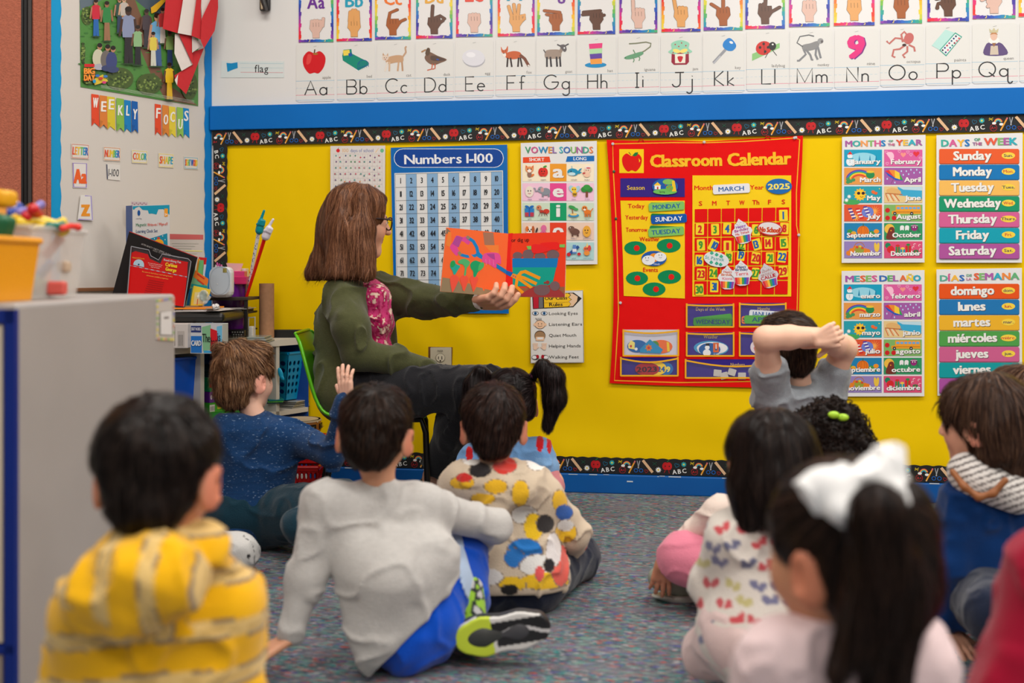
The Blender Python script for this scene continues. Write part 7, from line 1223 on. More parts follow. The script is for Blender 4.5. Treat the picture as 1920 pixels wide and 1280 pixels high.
# ================= green chair =================
def chair():
 r = empty('classroom_chair', U(700, 0, 3.8)); r.location.z = 0; tag(r, 'lime green plastic shell chair with black metal legs under the seated woman', 'chair')
 prof = [(803, 772, 0), (798, 764, 0), (780, 765, 0), (740, 770, 0), (700, 774, 0), (660, 778, 0), (632, 777, 0), (612, 766, 0), (598, 740, 0), (588, 705, 0), (577, 665, 0), (568, 636, 0), (564, 622, 0)]
 wid = [.16, .175, .19, .195, .195, .19, .185, .185, .185, .185, .18, .165, .13]; N = 12; d = 3.8; V = []
 cen = [U(p[0], p[1], d) for p in prof]
 for lay in (0, 1):
  for i, c in enumerate(cen):
   t = (cen[min(i + 1, len(cen) - 1)] - cen[max(i - 1, 0)]).normalized(); n = t.cross(FWD).normalized() * (-1)
   for k in range(N + 1):
    s_ = k / N * 2 - 1; cur = (s_ * s_) * (.022 if 2 < i < 12 else .006); V.append(c + FWD * (s_ * wid[i]) + n * (cur * (1) - lay * .007))
 M = len(cen); fs = [(i * (N + 1) + k, i * (N + 1) + k + 1, (i + 1) * (N + 1) + k + 1, (i + 1) * (N + 1) + k) for i in range(M - 1) for k in range(N)]; o = M * (N + 1)
 fs += [tuple(o + q for q in f_[::-1]) for f_ in fs]
 for i in range(M - 1):
  for k in (0, N): fs.append((i * (N + 1) + k, (i + 1) * (N + 1) + k, o + (i + 1) * (N + 1) + k, o + i * (N + 1) + k))
 for i in (0, M - 1):
  for k in range(N): fs.append((i * (N + 1) + k, i * (N + 1) + k + 1, o + i * (N + 1) + k + 1, o + i * (N + 1) + k))
 m = MB(); m.add(V, fs, (92, 186, 10), smooth=True)
 for k in (0, N): m.tube([V[i * (N + 1) + k] for i in range(M)], .0065, (92, 186, 10), 8)
 m.tube([V[(M - 1) * (N + 1) + k] for k in range(N + 1)], .0065, (92, 186, 10), 8); so = m.build('seat_shell', mat('green_plastic', (90, 182, 8), .33, spec=.5, coat=.2), r)
 b = so.modifiers.new('subsurf', 'SUBSURF'); b.levels = b.render_levels = 1
 for sx, sd in ((1, -1), (1, 1), (-1, -1), (-1, 1)):
  top = U(790 if sx > 0 else 640, 0, 3.8 + sd * .15); top.z = .372; foot = U(804 if sx > 0 else 598, 0, 3.8 + sd * .19); foot.z = .008; kn = lerp0(top, foot, .12) + RGT * sx * .012
  m = MB(); m.tube([top - RGT * sx * .06, top, kn, foot], .0105, (34, 32, 32), 12); m.build('leg', mat('black_steel', (30, 28, 28), .35, metal=.6), r); m = MB(); m.lathe(foot - Vector((0, 0, .008)), [(.014, 0), (.014, .016), (.011, .02)], (20, 20, 20), 12); m.build('foot_cap', PAINT, r)
 m = MB(); [m.tube([U(640, 0, 3.8 + sd * .15) * 1.0 + Vector((0, 0, .372 - .88)), U(790, 0, 3.8 + sd * .15) + Vector((0, 0, .372 - .88))], .010, (34, 32, 32), 10) for sd in (-1, 1)]
 for v in range(len(m.v)): m.v[v] = (m.v[v][0], m.v[v][1], m.v[v][2] if m.v[v][2] < .6 else m.v[v][2])
def lerp0(a, b, t): return Vector(a).lerp(Vector(b), t)
chair()
# ================= open picture book =================
bk = empty('picture_book', U(948, 555, 3.66)); tag(bk, 'open picture book with orange pages showing carrots and a garden fork, held by the woman', 'book')
def page(name, corners, W_, H_, fnc, ox=0):
 P0 = [U(*c) for c in corners]; n = (P0[1] - P0[0]).cross(P0[3] - P0[0]).normalized(); n = n if n.dot(FWD) < 0 else -n
 def fn(u, v, e): a, b = (u - ox) / W_, v / H_; bend = .010 * math.sin(PI * a) ; return P0[0] * (1 - a) * (1 - b) + P0[1] * a * (1 - b) + P0[2] * a * b + P0[3] * (1 - a) * b + n * e
 c = Canvas(fn, .004, .00025); fnc(c); return c.build(name, PRINT, bk)
# crop 810,410 x7.11; page coordinates are crop pixels relative to each page
def pt(x, y): return (810 + x / 7.11, 410 + y / 7.11)
def bili(c, x, y):                # crop pixel -> page unit coordinates by inverse bilinear iteration
 u = v = .5
 for _ in range(12):
  X = c[0][0] * (1 - u) * (1 - v) + c[1][0] * u * (1 - v) + c[2][0] * u * v + c[3][0] * (1 - u) * v; Y = c[0][1] * (1 - u) * (1 - v) + c[1][1] * u * (1 - v) + c[2][1] * u * v + c[3][1] * (1 - u) * v
  u += (x - X) / (c[1][0] - c[0][0]); v += (y - Y) / (c[3][1] - c[0][1])
 return u, v
def mkpage(name, quad, depths, base, draw):
 P0 = [U(*pt(*q), d_) for q, d_ in zip(quad, depths)]; n = (P0[1] - P0[0]).cross(P0[3] - P0[0]).normalized(); n = n if n.dot(FWD) < 0 else -n
 def fn(x, y, e): u, v = bili(quad, x, y); return P0[0] * (1 - u) * (1 - v) + P0[1] * u * (1 - v) + P0[2] * u * v + P0[3] * (1 - u) * v + n * e
 c = Canvas(fn, .004, .0002); c.sheet(quad, base, (222, 210, 196)); draw(c); return c.build(name, PRINT, bk)
SK_ = (134, 112, 90)
def left(c):
 c.pg([(133, 780), (230, 795), (255, 950), (345, 820), (420, 970), (480, 820), (540, 980), (620, 840), (680, 965), (730, 840), (800, 975), (850, 900), (968, 905), (968, 1045), (107, 965)], (150, 128, 96)); c.pg([(188, 120), (240, 170), (180, 210)], SK_); c.pg([(210, 170), (318, 215), (228, 374), (176, 350)], (242, 130, 50)); c.pg([(668, 178), (808, 186), (824, 350), (690, 350)], (166, 116, 90)); c.pg([(694, 350), (880, 350), (880, 462), (690, 458)], (244, 130, 52)); c.up()
 blob(c, [(318, 225), (400, 245), (460, 235), (500, 300), (440, 400), (400, 460), (345, 430), (330, 490), (290, 470), (232, 380), (270, 310)], (226, 70, 150)); c.up(); c.pg([(318, 225), (400, 250), (345, 380), (262, 330)], (180, 70, 150)); c.line([(470, 252), (540, 300), (585, 380), (605, 470)], 44, (10, 130, 196)); c.line([(370, 478), (460, 502), (560, 492), (600, 470)], 40, (10, 130, 196)); c.pg([(575, 450), (618, 440), (665, 490), (655, 540), (590, 505)], (10, 130, 196)); c.up(); c.line([(450, 236), (490, 262)], 40, (150, 130, 100)); c.line([(345, 440), (372, 482)], 38, (150, 130, 100))
 blob(c, [(690, 462), (880, 462), (910, 600), (860, 590), (840, 655), (800, 640), (760, 610), (700, 590), (655, 560)], (230, 76, 150)); c.up(); c.pg([(715, 465), (820, 465), (830, 545), (790, 530), (740, 495)], (176, 66, 146)); c.pg([(850, 596), (1000, 690), (980, 735), (850, 655)], (14, 120, 186)); [c.line([(x, 540), (x + 6, 620)], 4, (246, 140, 190)) for x in (705, 755, 805)]
 for x, w in ((290, 118), (418, 112), (548, 112)): blob(c, [(x - w / 2, 790), (x, 745), (x + w / 2, 790), (x + w * .3, 860), (x - w * .28 + 20, 960), (x - w * .3, 960 if x < 300 else 880)], (244, 84, 62))
 blob(c, [(245, 570), (290, 555), (310, 600), (365, 630), (330, 690), (300, 740), (278, 740), (262, 690), (232, 640)], (30, 170, 150)); blob(c, [(340, 560), (420, 530), (490, 570), (480, 620), (450, 660), (438, 750), (415, 750), (425, 660), (400, 610), (350, 595)], (80, 180, 110)); blob(c, [(500, 600), (560, 555), (640, 580), (680, 600), (660, 660), (600, 710), (570, 770), (540, 770), (535, 700), (505, 660)], (20, 160, 100)); c.up(); blob(c, [(620, 600), (670, 580), (680, 630), (640, 680), (600, 690)], (70, 180, 100)); blob(c, [(245, 570), (280, 560), (300, 600), (275, 640), (240, 640)], (30, 160, 80))
mkpage('left_page', [(185, 115), (1018, 198), (970, 1045), (105, 967)], [3.60, 3.69, 3.69, 3.60], (250, 106, 46), left)
def right(c):
 c.pg([(1018, 198), (1085, 190), (1050, 470), (1085, 900), (968, 910)], (240, 30, 20)); c.pg([(970, 905), (1090, 895), (1200, 920), (1773, 905), (1773, 1046), (968, 1042)], (156, 100, 66)); c.up()
 c.text('or dig up', 1184, 306, 50, (60, 12, 12), w=240, b=0, ang=-.03)
 for x, y, rx, ry in ((1148, 490, 66, 48), (1290, 480, 75, 72), (1450, 500, 74, 48), (1620, 480, 84, 66)): c.ell(x, y, rx, ry, (120, 96, 100))
 c.up(); c.pg([(1078, 528), (1690, 526), (1670, 648), (1080, 648)], (0, 126, 196)); c.pg([(1082, 648), (1664, 648), (1618, 850), (1540, 900), (1085, 900)], (0, 166, 146)); c.pg([(1268, 366), (1330, 362), (1334, 410), (1290, 410)], (130, 200, 90)); c.pg([(1706, 344), (1778, 340), (1778, 384), (1706, 380)], (130, 200, 90)); c.up()
 blob(c, [(1340, 380), (1360, 340), (1480, 350), (1600, 400), (1560, 430), (1420, 462), (1350, 450)], (240, 34, 34)); blob(c, [(1450, 330), (1640, 310), (1700, 330), (1700, 400), (1640, 415), (1560, 390)], (244, 30, 24))
 c.pg([(1000, 690), (1085, 715), (1060, 775), (985, 735)], (14, 100, 190)); c.pg([(1085, 728), (1160, 752), (1130, 806), (1055, 772)], (244, 150, 30)); c.line([(1150, 775), (1200, 715), (1250, 703), (1450, 795)], 44, (246, 160, 20)); c.line([(1150, 765), (1240, 790), (1405, 868)], 42, (246, 160, 20)); c.line([(1170, 800), (1345, 925)], 40, (246, 160, 20)); c.line([(1150, 770), (1128, 900), (1225, 990)], 42, (246, 160, 20)); [c.ell(x, y, 10, 10, (150, 90, 130)) for x, y in ((1092, 762), (1122, 774))]
 c.up(); blob(c, [(1200, 1030), (1300, 940), (1460, 880), (1600, 900), (1720, 960), (1760, 1040), (1480, 1044)], (168, 56, 56)); c.up(); c.ell(1475, 950, 108, 74, (124, 92, 96)); c.ell(1645, 895, 66, 64, (126, 96, 100)); c.ell(1550, 846, 26, 24, (160, 56, 50)); c.ell(1512, 852, 13, 13, (160, 56, 50)); c.ell(1155, 1008, 14, 14, (150, 50, 50))
mkpage('right_page', [(1018, 198), (1796, 178), (1775, 1046), (970, 1042)], [3.69, 3.62, 3.62, 3.69], (246, 62, 24), right)
# ================= foreground cabinet and bins =================
cab = empty('storage_cabinet', U(33, 0, 1.74)); cab.location.z = 0; tag(cab, 'waist-high grey cabinet with blue edging in the left foreground', 'cabinet')
n0 = U(33, 0, 1.74); n1 = U(329, 0, 2.42); n0.z = n1.z = 0; ax = n1 - n0; axn = ax.normalized(); side = Vector((-axn.y, axn.x, 0)); HT = .826
m = MB(); m.obox(n0, ax, side * .42, (0, 0, HT), (168, 162, 156), bev=.008); m.build('cabinet_body', mat('grey_laminate', (168, 162, 158), .42, noise=.06, nscale=5), cab)
m = MB(); m.obox(n0 - axn * .012 - side * .002, axn * .012, side * .018, (0, 0, HT - .01), (0, 34, 120)); m.obox(n0 - axn * .012 + side * .0, axn * .012, side * .42, (0, 0, .012), (0, 34, 120)); m.obox(n0 - axn * .012 + Vector((0, 0, HT - .032)), axn * .012, side * .42, (0, 0, .022), (0, 34, 120)); m.obox(n0 - axn * .012 + Vector((0, 0, .262)), axn * .012, side * .42, (0, 0, .014), (0, 34, 120)); m.build('blue_edging', PAINT, cab)
m = MB(); m.obox(n0 - axn * .010 + side * .02 + Vector((0, 0, .28)), axn * .006, side * .38, (0, 0, HT - .315), (206, 192, 172)); m.obox(n0 - axn * .010 + side * .02 + Vector((0, 0, .02)), axn * .006, side * .38, (0, 0, .24), (150, 136, 128)); m.build('end_panel', SW, cab)
PN = axn.cross(Vector((0, 0, 1))).normalized(); PN = PN if PN.dot(FWD) < 0 or True else -PN
if (PN.dot(CAM - n0)) < 0: PN = -PN
def fc(px, py, e): return on_plane(px, py, n0 + PN * e, PN)
c = Canvas(lambda u, v, e: on_plane(u, v, n0, PN) + PN * e, .0015, .0006); c.sheet([(291, 562), (326, 556), (326, 640), (291, 636)], (196, 188, 180));
rg = random.Random(4)
for i in range(26): t = i / 26 * 4; s_ = int(t); f_ = t - s_; q = [(293 + 31 * f_, 564 - 5 * f_), (323.5, 559 + 76 * f_), (323 - 29 * f_, 636 - f_), (293.5, 634 - 70 * f_)][s_]; c.ell(q[0], q[1], 2.2, 3.2, rg.choice([(206, 150, 130), (150, 180, 120), (214, 200, 110), (150, 150, 190)]), n=8)
c.up(); c.pg([(298, 585), (321, 582), (321, 628), (298, 627)], (222, 218, 214)); c.line([(298, 585), (321, 582), (321, 628), (298, 627)], 1.4, (110, 110, 100), True); c.line([(305, 596), (314, 595)], 4, (120, 114, 110)); c.build('name_label', PRINT, cab)
# bins on the cabinet
yb = U(-52, 0, 1.80); yb.z = HT + .001; taper('yellow_bin', yb, RGT * .054, FWD * .10, .104, 1.16, (240, 160, 0), mat('yellow_plastic', (240, 160, 4), .35, trans=.0), 'yellow plastic bin on the grey cabinet at the left edge', 'bin')
tb = U(50, 0, 2.02); tb.z = HT + .001; taper('clear_bin', tb, RGT * .052, FWD * .10, .128, 1.20, (220, 214, 208), mat('frosted_plastic', (224, 218, 212), .25, alpha=.42, spec=.6), 'translucent plastic tub full of coloured toys on the grey cabinet', 'tub')
TO = [(70, 540, 2.0, 'b', (90, 150, 110), .030), (107, 540, 2.0, 'b', (214, 90, 80), .026), (82, 505, 2.02, 's', (110, 140, 190), .05), (55, 530, 1.98, 'b', (130, 170, 140), .026), (100, 460, 2.05, 's', (222, 120, 100), .05), (60, 480, 2.03, 's', (236, 190, 160), .04), (120, 500, 2.06, 'b', (200, 176, 150), .022)]
nm = ['pale green', 'coral red', 'blue', 'mint green', 'salmon', 'peach', 'tan']
for i, (px, py, d, k, cc, s_) in enumerate(TO):
 p = U(px, py, d); m = MB(); m.box(p, (s_ * 1.3, s_, s_ * (1.0 if k == 'b' else .5)), cc, Matrix.Rotation(.3 * i, 3, 'Z'), bev=.006) if k == 'b' else m.tube([p - RGT * s_ * .3 - UPV * s_ * .4, p + RGT * s_ * .3 + UPV * s_ * .3], .009, cc, 10); tag(m.build('toy_block' if k == 'b' else 'toy_stick', PAINT), '%s toy inside the translucent tub' % nm[i], 'toy', 'toys in the translucent tub')
TT = [([(40, 418), (62, 412), (115, 428)], .013, (230, 196, 40), 'long yellow toy arm reaching right over the tub'), ([(60, 428), (92, 422), (118, 414)], .006, (236, 206, 60), 'pale yellow toy stick pointing right over the tub'), ([(36, 398), (60, 392), (76, 384)], .007, (132, 120, 190), 'lilac toy stick over the tub'), ([(62, 392), (70, 402), (76, 414)], .010, (200, 24, 30), 'red toy piece, right one of the upright pair'), ([(50, 405), (56, 398), (62, 392)], .009, (206, 30, 40), 'red toy piece, left one leaning on the other'), ([(28, 408), (50, 402), (60, 394)], .010, (232, 180, 30), 'yellow toy rod under the lilac stick'), ([(20, 400), (30, 392)], .012, (30, 60, 150), 'dark blue toy piece at the back of the tub'), ([(22, 414), (40, 412)], .014, (240, 206, 70), 'stubby yellow toy at the left of the tub'), ([(92, 424), (116, 424)], .008, (20, 110, 90), 'green toy stick lying on the tub rim'), ([(118, 428), (132, 424), (146, 426)], .006, (226, 50, 40), 'red toy loop hanging over the right rim of the tub'), ([(10, 388), (24, 384)], .010, (236, 190, 80), 'cream yellow toy end behind the green piece')]
for pts, r_, cc, lb in TT: m = MB(); m.tube([U(x, y, 1.99 + (i * .02)) for i, (x, y) in enumerate(pts)], r_, cc, 12); m.ball(U(pts[-1][0], pts[-1][1], 1.99 + .02 * (len(pts) - 1)), r_ * 1.25, cc); m.ball(U(pts[0][0], pts[0][1], 1.99), r_ * 1.1, cc); tag(m.build('toy_piece', mat('glossy_plastic', attr=True, rough=.2, spec=.6)), lb, 'toy', 'plastic toys heaped over the tub')
m = MB(); p = U(3, 440, 1.84); m.box(p - RGT * .01, (.045, .04, .075), (20, 96, 60), Matrix.Rotation(.3, 3, 'Y'), bev=.01); tag(m.build('green_toy', PAINT), 'dark green block sticking out of the yellow bin', 'toy')
m = MB(); p = U(6, 372, 1.86); m.box(p, (.036, .04, .030), (236, 170, 20), Matrix.Rotation(.1, 3, 'Y'), bev=.009); m.tube([p, U(0, 420, 1.84)], .008, (220, 140, 10), 8); tag(m.build('yellow_toy_mallet', PAINT), 'yellow toy mallet standing up in the yellow bin', 'toy')
m = MB(); p = U(2, 390, 1.88); m.ball(p, .009, (206, 30, 24)); m.tube([p, U(2, 430, 1.88)], .005, (206, 30, 24), 8); tag(m.build('red_toy', PAINT), 'small red knob just under the yellow toy mallet', 'toy')
def lerp(a, b, t): return Vector(a).lerp(Vector(b), t)
def between(F, off): G = F.copy(); d = G.dsp; G.dsp = (lambda P: (d(P) if d else 0) + off); return G
KSK = (226, 178, 150)       # base skin tone
def sleeve_arm(skin, cloth, sh, el, wr, r=(.042, .034, .028), ar=(.030, .026, .019), cuff=.94, k=.02):
 cloth.chain([sh, el, lerp(el, wr, cuff)], r, k); skin.chain([sh, el, wr], ar, .01)
F_ = F
# ---------- teacher ----------
def teacher():
 d0 = 3.80; h = Head(U(671, 411, d0 - .01), direction(63, -6), 1.14); S_ = Field(); h.skin(S_); base = U(664, 508, d0); h.neck(S_, base, .046)
 shN, shF = U(644, 556, 3.70), U(706, 548, 3.93); hpN, hpF = U(650, 735, 3.70), U(668, 735, 3.90)
 eN, wN = U(672, 664, 3.60), U(806, 690, 3.66); eF, wF = U(800, 563, 3.84), U(897, 564, 3.70)
 S_.cap(base, lerp(shN, shF, .5), .045, .06, .03); S_.chain([shN, eN, wN], [.04, .035, .024], .01); S_.chain([shF, eF, wF], [.04, .033, .025], .01)
 # far hand: gripping the lower edge of the book
 hd = (U(948, 562, 3.605) - wF).normalized(); tips = hand(S_, wF - UPV * .006, hd, FWD * .6 + UPV * .8, .172, (.42, .60, .66, .72), -1, .22, .04, .0025, 1.15, .1)
 hand(S_, wN, (RGT + FWD * .2 - UPV * .35), -UPV, .17, (.3, .3, .35, .4), 1, .4, .06)
 # bare ankle and foot of the near leg
 kn, an = U(888, 726, 3.60), U(812, 892, 3.72); knF, anF = U(915, 722, 3.86), U(876, 900, 3.90)
 S_.chain([lerp(kn, an, .7), an, U(806, 915, 3.73)], [.045, .034, .034], .01); S_.cap(U(806, 918, 3.73), U(858, 945, 3.70), .030, .026, .02); S_.cap(anF, U(920, 945, 3.9), .03, .026, .02)
 S_.ell(h.P(0, .062, -.098), (.024, .024, .02), h.R, .02); S_.cap(h.P(0, .088, 0), h.P(0, .104, -.028), .008, .011, .01)
 o = person('woman with long brown hair and glasses in an olive cardigan, seated on the green chair')(S_, .0034, h.color((222, 168, 140), (170, 84, 84), (96, 66, 50)))
 # blouse
 B = Field(); torso(B, lerp(shN, shF, .12), lerp(shN, shF, .88), hpN, hpF, .058, .10, None, .05); B.cap(base - UPV * .03, lerp(shN, shF, .5), .05, .06, .03)
 B.cap(U(702, 560, 3.72), U(702, 560, 3.86), .055, .055, .04); B.cap(U(708, 605, 3.72), U(708, 605, 3.86), .055, .055, .04); B.cap(U(704, 665, 3.72), U(704, 665, 3.86), .062, .062, .04); B.dsp = folds(.008, 24, 3, (1, 1, .5)); B.ell(h.P(0, .03, -.13), (.075, .075, .06), h.R, .01, '-')
 def bc(V):
  n = noise3(V, 66, 7) + noise3(V, 150, 8) * .8; C = np.tile(L3((176, 20, 84)), (len(V), 1)); C[n > .2] = L3((226, 196, 176)); C[(n < -.12)] = L3((206, 60, 120)); C[(n > .08) & (n < .12)] = L3((110, 14, 60)); return C
 fmesh('blouse', B, .0042, bc, CLOTH, o)
 # cardigan, open at the front
 G = Field(); torso(G, shN, shF, hpN, hpF, .066, .118, None, .05); G.cap(U(622, 590, 3.74), U(618, 690, 3.74), .055, .058, .03); G.cap(U(622, 590, 3.88), U(620, 690, 3.88), .055, .058, .03); G.cap(U(620, 690, 3.72), U(640, 748, 3.72), .056, .062, .03); G.cap(U(620, 690, 3.88), U(640, 748, 3.88), .056, .062, .03); G.cap(U(640, 742, 3.70), U(664, 728, 3.70), .072, .07, .03); G.cap(base - UPV * .035, lerp(shN, shF, .5), .06, .07, .04)
 G.cap(U(716, 570, 3.88), U(722, 670, 3.9), .045, .05, .03); G.cap(U(668, 565, 3.71), U(690, 690, 3.71), .055, .058, .03)
 F2 = Field(); F2.p = G.p[:]; G.ell(h.P(0, .0, -.12), (.08, .08, .07), h.R, .02, '-')
 def opening(P):
  q = P - A3(CAM); z = q @ A3(FWD); u = 960 + F_ * (q @ A3(RGT)) / z; y = HZ - F_ * q[:, 2] / z; a = np.interp(y, [490, 560, 620, 700], [684, 683, 694, 714]); b = np.interp(y, [490, 540, 600, 700], [712, 729, 741, 744]); return np.maximum(np.maximum(a - u, u - b) * z / F_, np.maximum(z - 3.84, (y - 725) * z / F_))
 G.p.append((opening, A3(U(660, 740, 3.4)) - .3, A3(U(760, 480, 3.9)) + .3, .008, '-'))
 G.chain([shN, U(658, 612, 3.60), eN], [.072, .062, .056], .03); G.chain([eN, lerp(eN, wN, .5), lerp(eN, wN, 1.0)], [.056, .050, .034], .02)
 G.chain([shF, lerp(shF, eF, .5), eF, lerp(eF, wF, .5), lerp(eF, wF, .93)], [.068, .060, .055, .044, .033], .03)
 G.dsp = folds(.012, 10, 9, (1, 1, .8))
 GR = (74, 76, 48)
 def gc(V): n = noise3(V, 220, 2)[:, None] * .25 + 1; return L3(GR) * n * (1 + .1 * noise3(V, 9, 3)[:, None])
 cg, _, _ = fmesh('cardigan', G, .0045, gc, KNIT, o)
 m = MB()
 for px, py, d in ((731, 545, 3.80), (741, 580, 3.80), (744, 622, 3.80), (746, 655, 3.80)): m.ball(U(px - 8, py, d), .0075, (190, 176, 160))
 for q in range(4): pass
 # cuff and bracelet
 w0 = lerp(eF, wF, .95); m2 = MB(); m2.tube([lerp(eF, wF, .955), lerp(eF, wF, 1.06)], .031, (214, 206, 200), 20); m2.build('blouse_cuff', CLOTH, o)
 r = MB(); tp = tips[1]; pts = [lerp(w0, tp, .62) + Vector((math.cos(a) * .011, 0, math.sin(a) * .011)) for a in np.linspace(0, 2 * PI, 14)[:-1]]; r.tube([p + RGT * 0.0 for p in pts], .0022, (206, 150, 80), 6, closed=True); r.ball(lerp(w0, tp, .62) - FWD * .012, .005, (200, 190, 190)); r.build('ring', mat('gold', (212, 168, 96), .25, metal=1), o)
 # trousers
 T = Field(); T.cap(hpN, hpF, .088, .088, .04); T.chain([hpN, lerp(hpN, kn, .5), kn], [.088, .088, .070], .04); T.chain([kn, lerp(kn, an, .45), lerp(kn, an, .93)], [.070, .062, .056], .03)
 T.chain([hpF, knF], [.085, .07], .04); T.chain([knF, lerp(knF, anF, .9)], [.068, .052], .03); T.dsp = folds(.008, 14, 4, (1.3, 1.3, .7)); T.plane(lerp(kn, an, .92), (an - kn), .004)
 fmesh('trousers', T, .0055, (26, 26, 30), CLOTH, o)
 shoe(o, U(800, 928, 3.73), U(872, 955, 3.68), (0, 0, 1), (24, 22, 24), (20, 20, 20), w=.032)
 # hair
 F = Field(); e = lambda c, r, k=.03, op='+': F.ell(h.P(*c), [v * h.s for v in r], h.R, k, op)
 e((0, -.004, .032), (.084, .102, .078)); e((0, -.042, -.02), (.082, .070, .085))
 a0 = U(640, 425, 3.83); F.cap(a0, U(621, 508, 3.83), .082, .070, .05); F.cap(U(640, 440, 3.72), U(634, 512, 3.68), .058, .048, .05); F.cap(U(655, 440, 3.9), U(652, 500, 3.92), .06, .045, .05); F.cap(U(604, 500, 3.82), U(592, 512, 3.82), .05, .034, .04); F.cap(U(668, 440, 3.68), U(680, 512, 3.665), .040, .028, .04)
 F.plane(h.P(0, .064, 0), h.D(0, 1, -.12), .012); e((0, .12, -.08), (.10, .07, .07), .012, '-'); F.chain([U(680, 375, 3.715), U(683, 430, 3.695), U(684, 470, 3.68), U(690, 508, 3.67)], [.034, .034, .030, .026], .03); F.plane(U(620, 521, 3.8), (0, 0, -1), .01)
 F.dsp = lambda P: noise3(P * np.array([1, 1, .18]), 75, 2) * .008 + noise3(P * np.array([1, 1, .15]), 28, 5) * .012
 HC = [(112, 74, 52), (132, 88, 62), (94, 60, 42), (150, 104, 76), (80, 50, 36)]
 ho, V, Q = fmesh('hair', F, .004, (84, 54, 38), HAIRM, o)
 tp = A3(h.P(.012, .02, .12))
 def flow(P):
  v = P - tp; r_ = np.linalg.norm(v, axis=1)[:, None]; return v / (r_ + 1e-6) * np.clip(1.2 - r_ * 9, 0, 1) + np.array([0, 0, -1.]) + 0.0
 strands('hair_strands', F, V, Q, flow, 8000, .20, .0010, HC, ho, .003, .10, 10, 3)
 strands('stray_hair', F, V, Q, lambda P: np.tile(np.array([-.25, 0, -1.]), (len(P), 1)), 700, .06, .0008, HC, ho, .006, .8, 7, 5, sel=lambda c: c[:, 2] < U(0, 485, 3.8).z)
 # glasses
 g = MB(); K = (40, 22, 22)
 for sx in (-1, 1):
  c = h.P(sx * .030, .094, -.004); pts = []
  for i in range(20):
   a = 2 * PI * i / 20; pts.append(c + h.D(math.copysign(abs(math.cos(a)) ** .75, math.cos(a)) * .028, -abs(math.cos(a)) * .002, math.copysign(abs(math.sin(a)) ** .8, math.sin(a)) * .022))
  g.tube(pts, .0028, K, 6, closed=True)
  g.tube([h.P(sx * .057, .090, .005), h.P(sx * .070, .078, .006), h.P(sx * .076, .03, .004), h.P(sx * .078, -.005, -.006)], .0030, K, 6, flat=1.4)
 g.tube([h.P(-.006, .096, 0), h.P(0, .099, .003), h.P(.006, .096, 0)], .0022, K, 6); go = g.build('glasses', mat('dark_frame', (42, 22, 24), .25, spec=.6), o)
 return o
teacher()
def seat_kid(label, h, sk, hairf, shL, shR, hpL, hpR, arms, legs, top_col, pants_col, vox=.005, rs=.052, rh=.085, neck=None, top_disp=None, sleeves=(.046, .038, .030), hem=0, extra=None, cmat=CLOTH, headskin=None, pant_r=(.082, .064, .048), hands=True, pvox=None, necks=.036, collar=True, leg_bare=False, group=None, short=None, tname='shirt', tcut=None):
 """arms: (shoulder, elbow, wrist, handdir, palm, curls, side) ; legs: (hip, knee, ankle)"""
 F = Field(); h.skin(F); base = neck or (lerp(shL, shR, .5) + UPV * .02); h.neck(F, base, necks)
 T = Field(); torso(T, shL, shR, hpL, hpR, rs, rh, None, .05); T.cap(lerp(shL, shR, .5), base - UPV * .012, rs * 1.0, .040, .03); sleeves = [v * .88 for v in sleeves]
 if tcut: tcut(T)
 for a in arms:
  sh, el, wr = a[:3]
  F.chain([sh, el, wr], [.028, .024, .0175], .01); T.chain([sh, el, lerp(el, wr, .93 if short is None else -.0)], [sleeves[0], sleeves[1], sleeves[2]], .025) if short is None else None
  if short is not None: T.cap(sh, lerp(sh, el, short), sleeves[0], sleeves[1], .025); F.cap(sh, el, .036, .034, .01); F.cap(el, wr, .034, .021, .012)
  if len(a) > 3 and hands: hand(F, wr, a[3], a[4], .112 if len(a) < 8 else a[7], a[5], a[6], .7)
 if short is not None:
  for a in arms: T.plane(lerp(a[0], a[1], short), a[1] - a[0], .004) if False else None
 o = person(label, group)(F, vox, headskin or h.color(sk))
 T.dsp = top_disp or folds(.008, 14, 3)
 if extra: extra(T)
 t, V, Q = fmesh(tname, T, vox * 1.1, top_col, cmat, o)
 if legs:
  P = Field(); P.cap(hpL, hpR, rh * .82, rh * .82, .03)
  for l in legs: P.chain(l, list(pant_r[:len(l)]) if len(l) <= 3 else pant_r, .03)
  P.dsp = folds(.005, 16, 8); fmesh('trousers', P, (pvox or vox * 1.2), pants_col, CLOTH, o)
 return o, T
def hair_obj(o, F, h, base, cols, n, length, width, vox=.005, flow=None, lift=.003, fly=.2, seed=2, name='hair'):
 ho, V, Q = fmesh(name, F, vox, base, HAIRM, o)
 strands('hair_strands', F, V, Q, flow or whorl(h), n, length, width, cols, ho, lift, fly, 7, seed); return ho
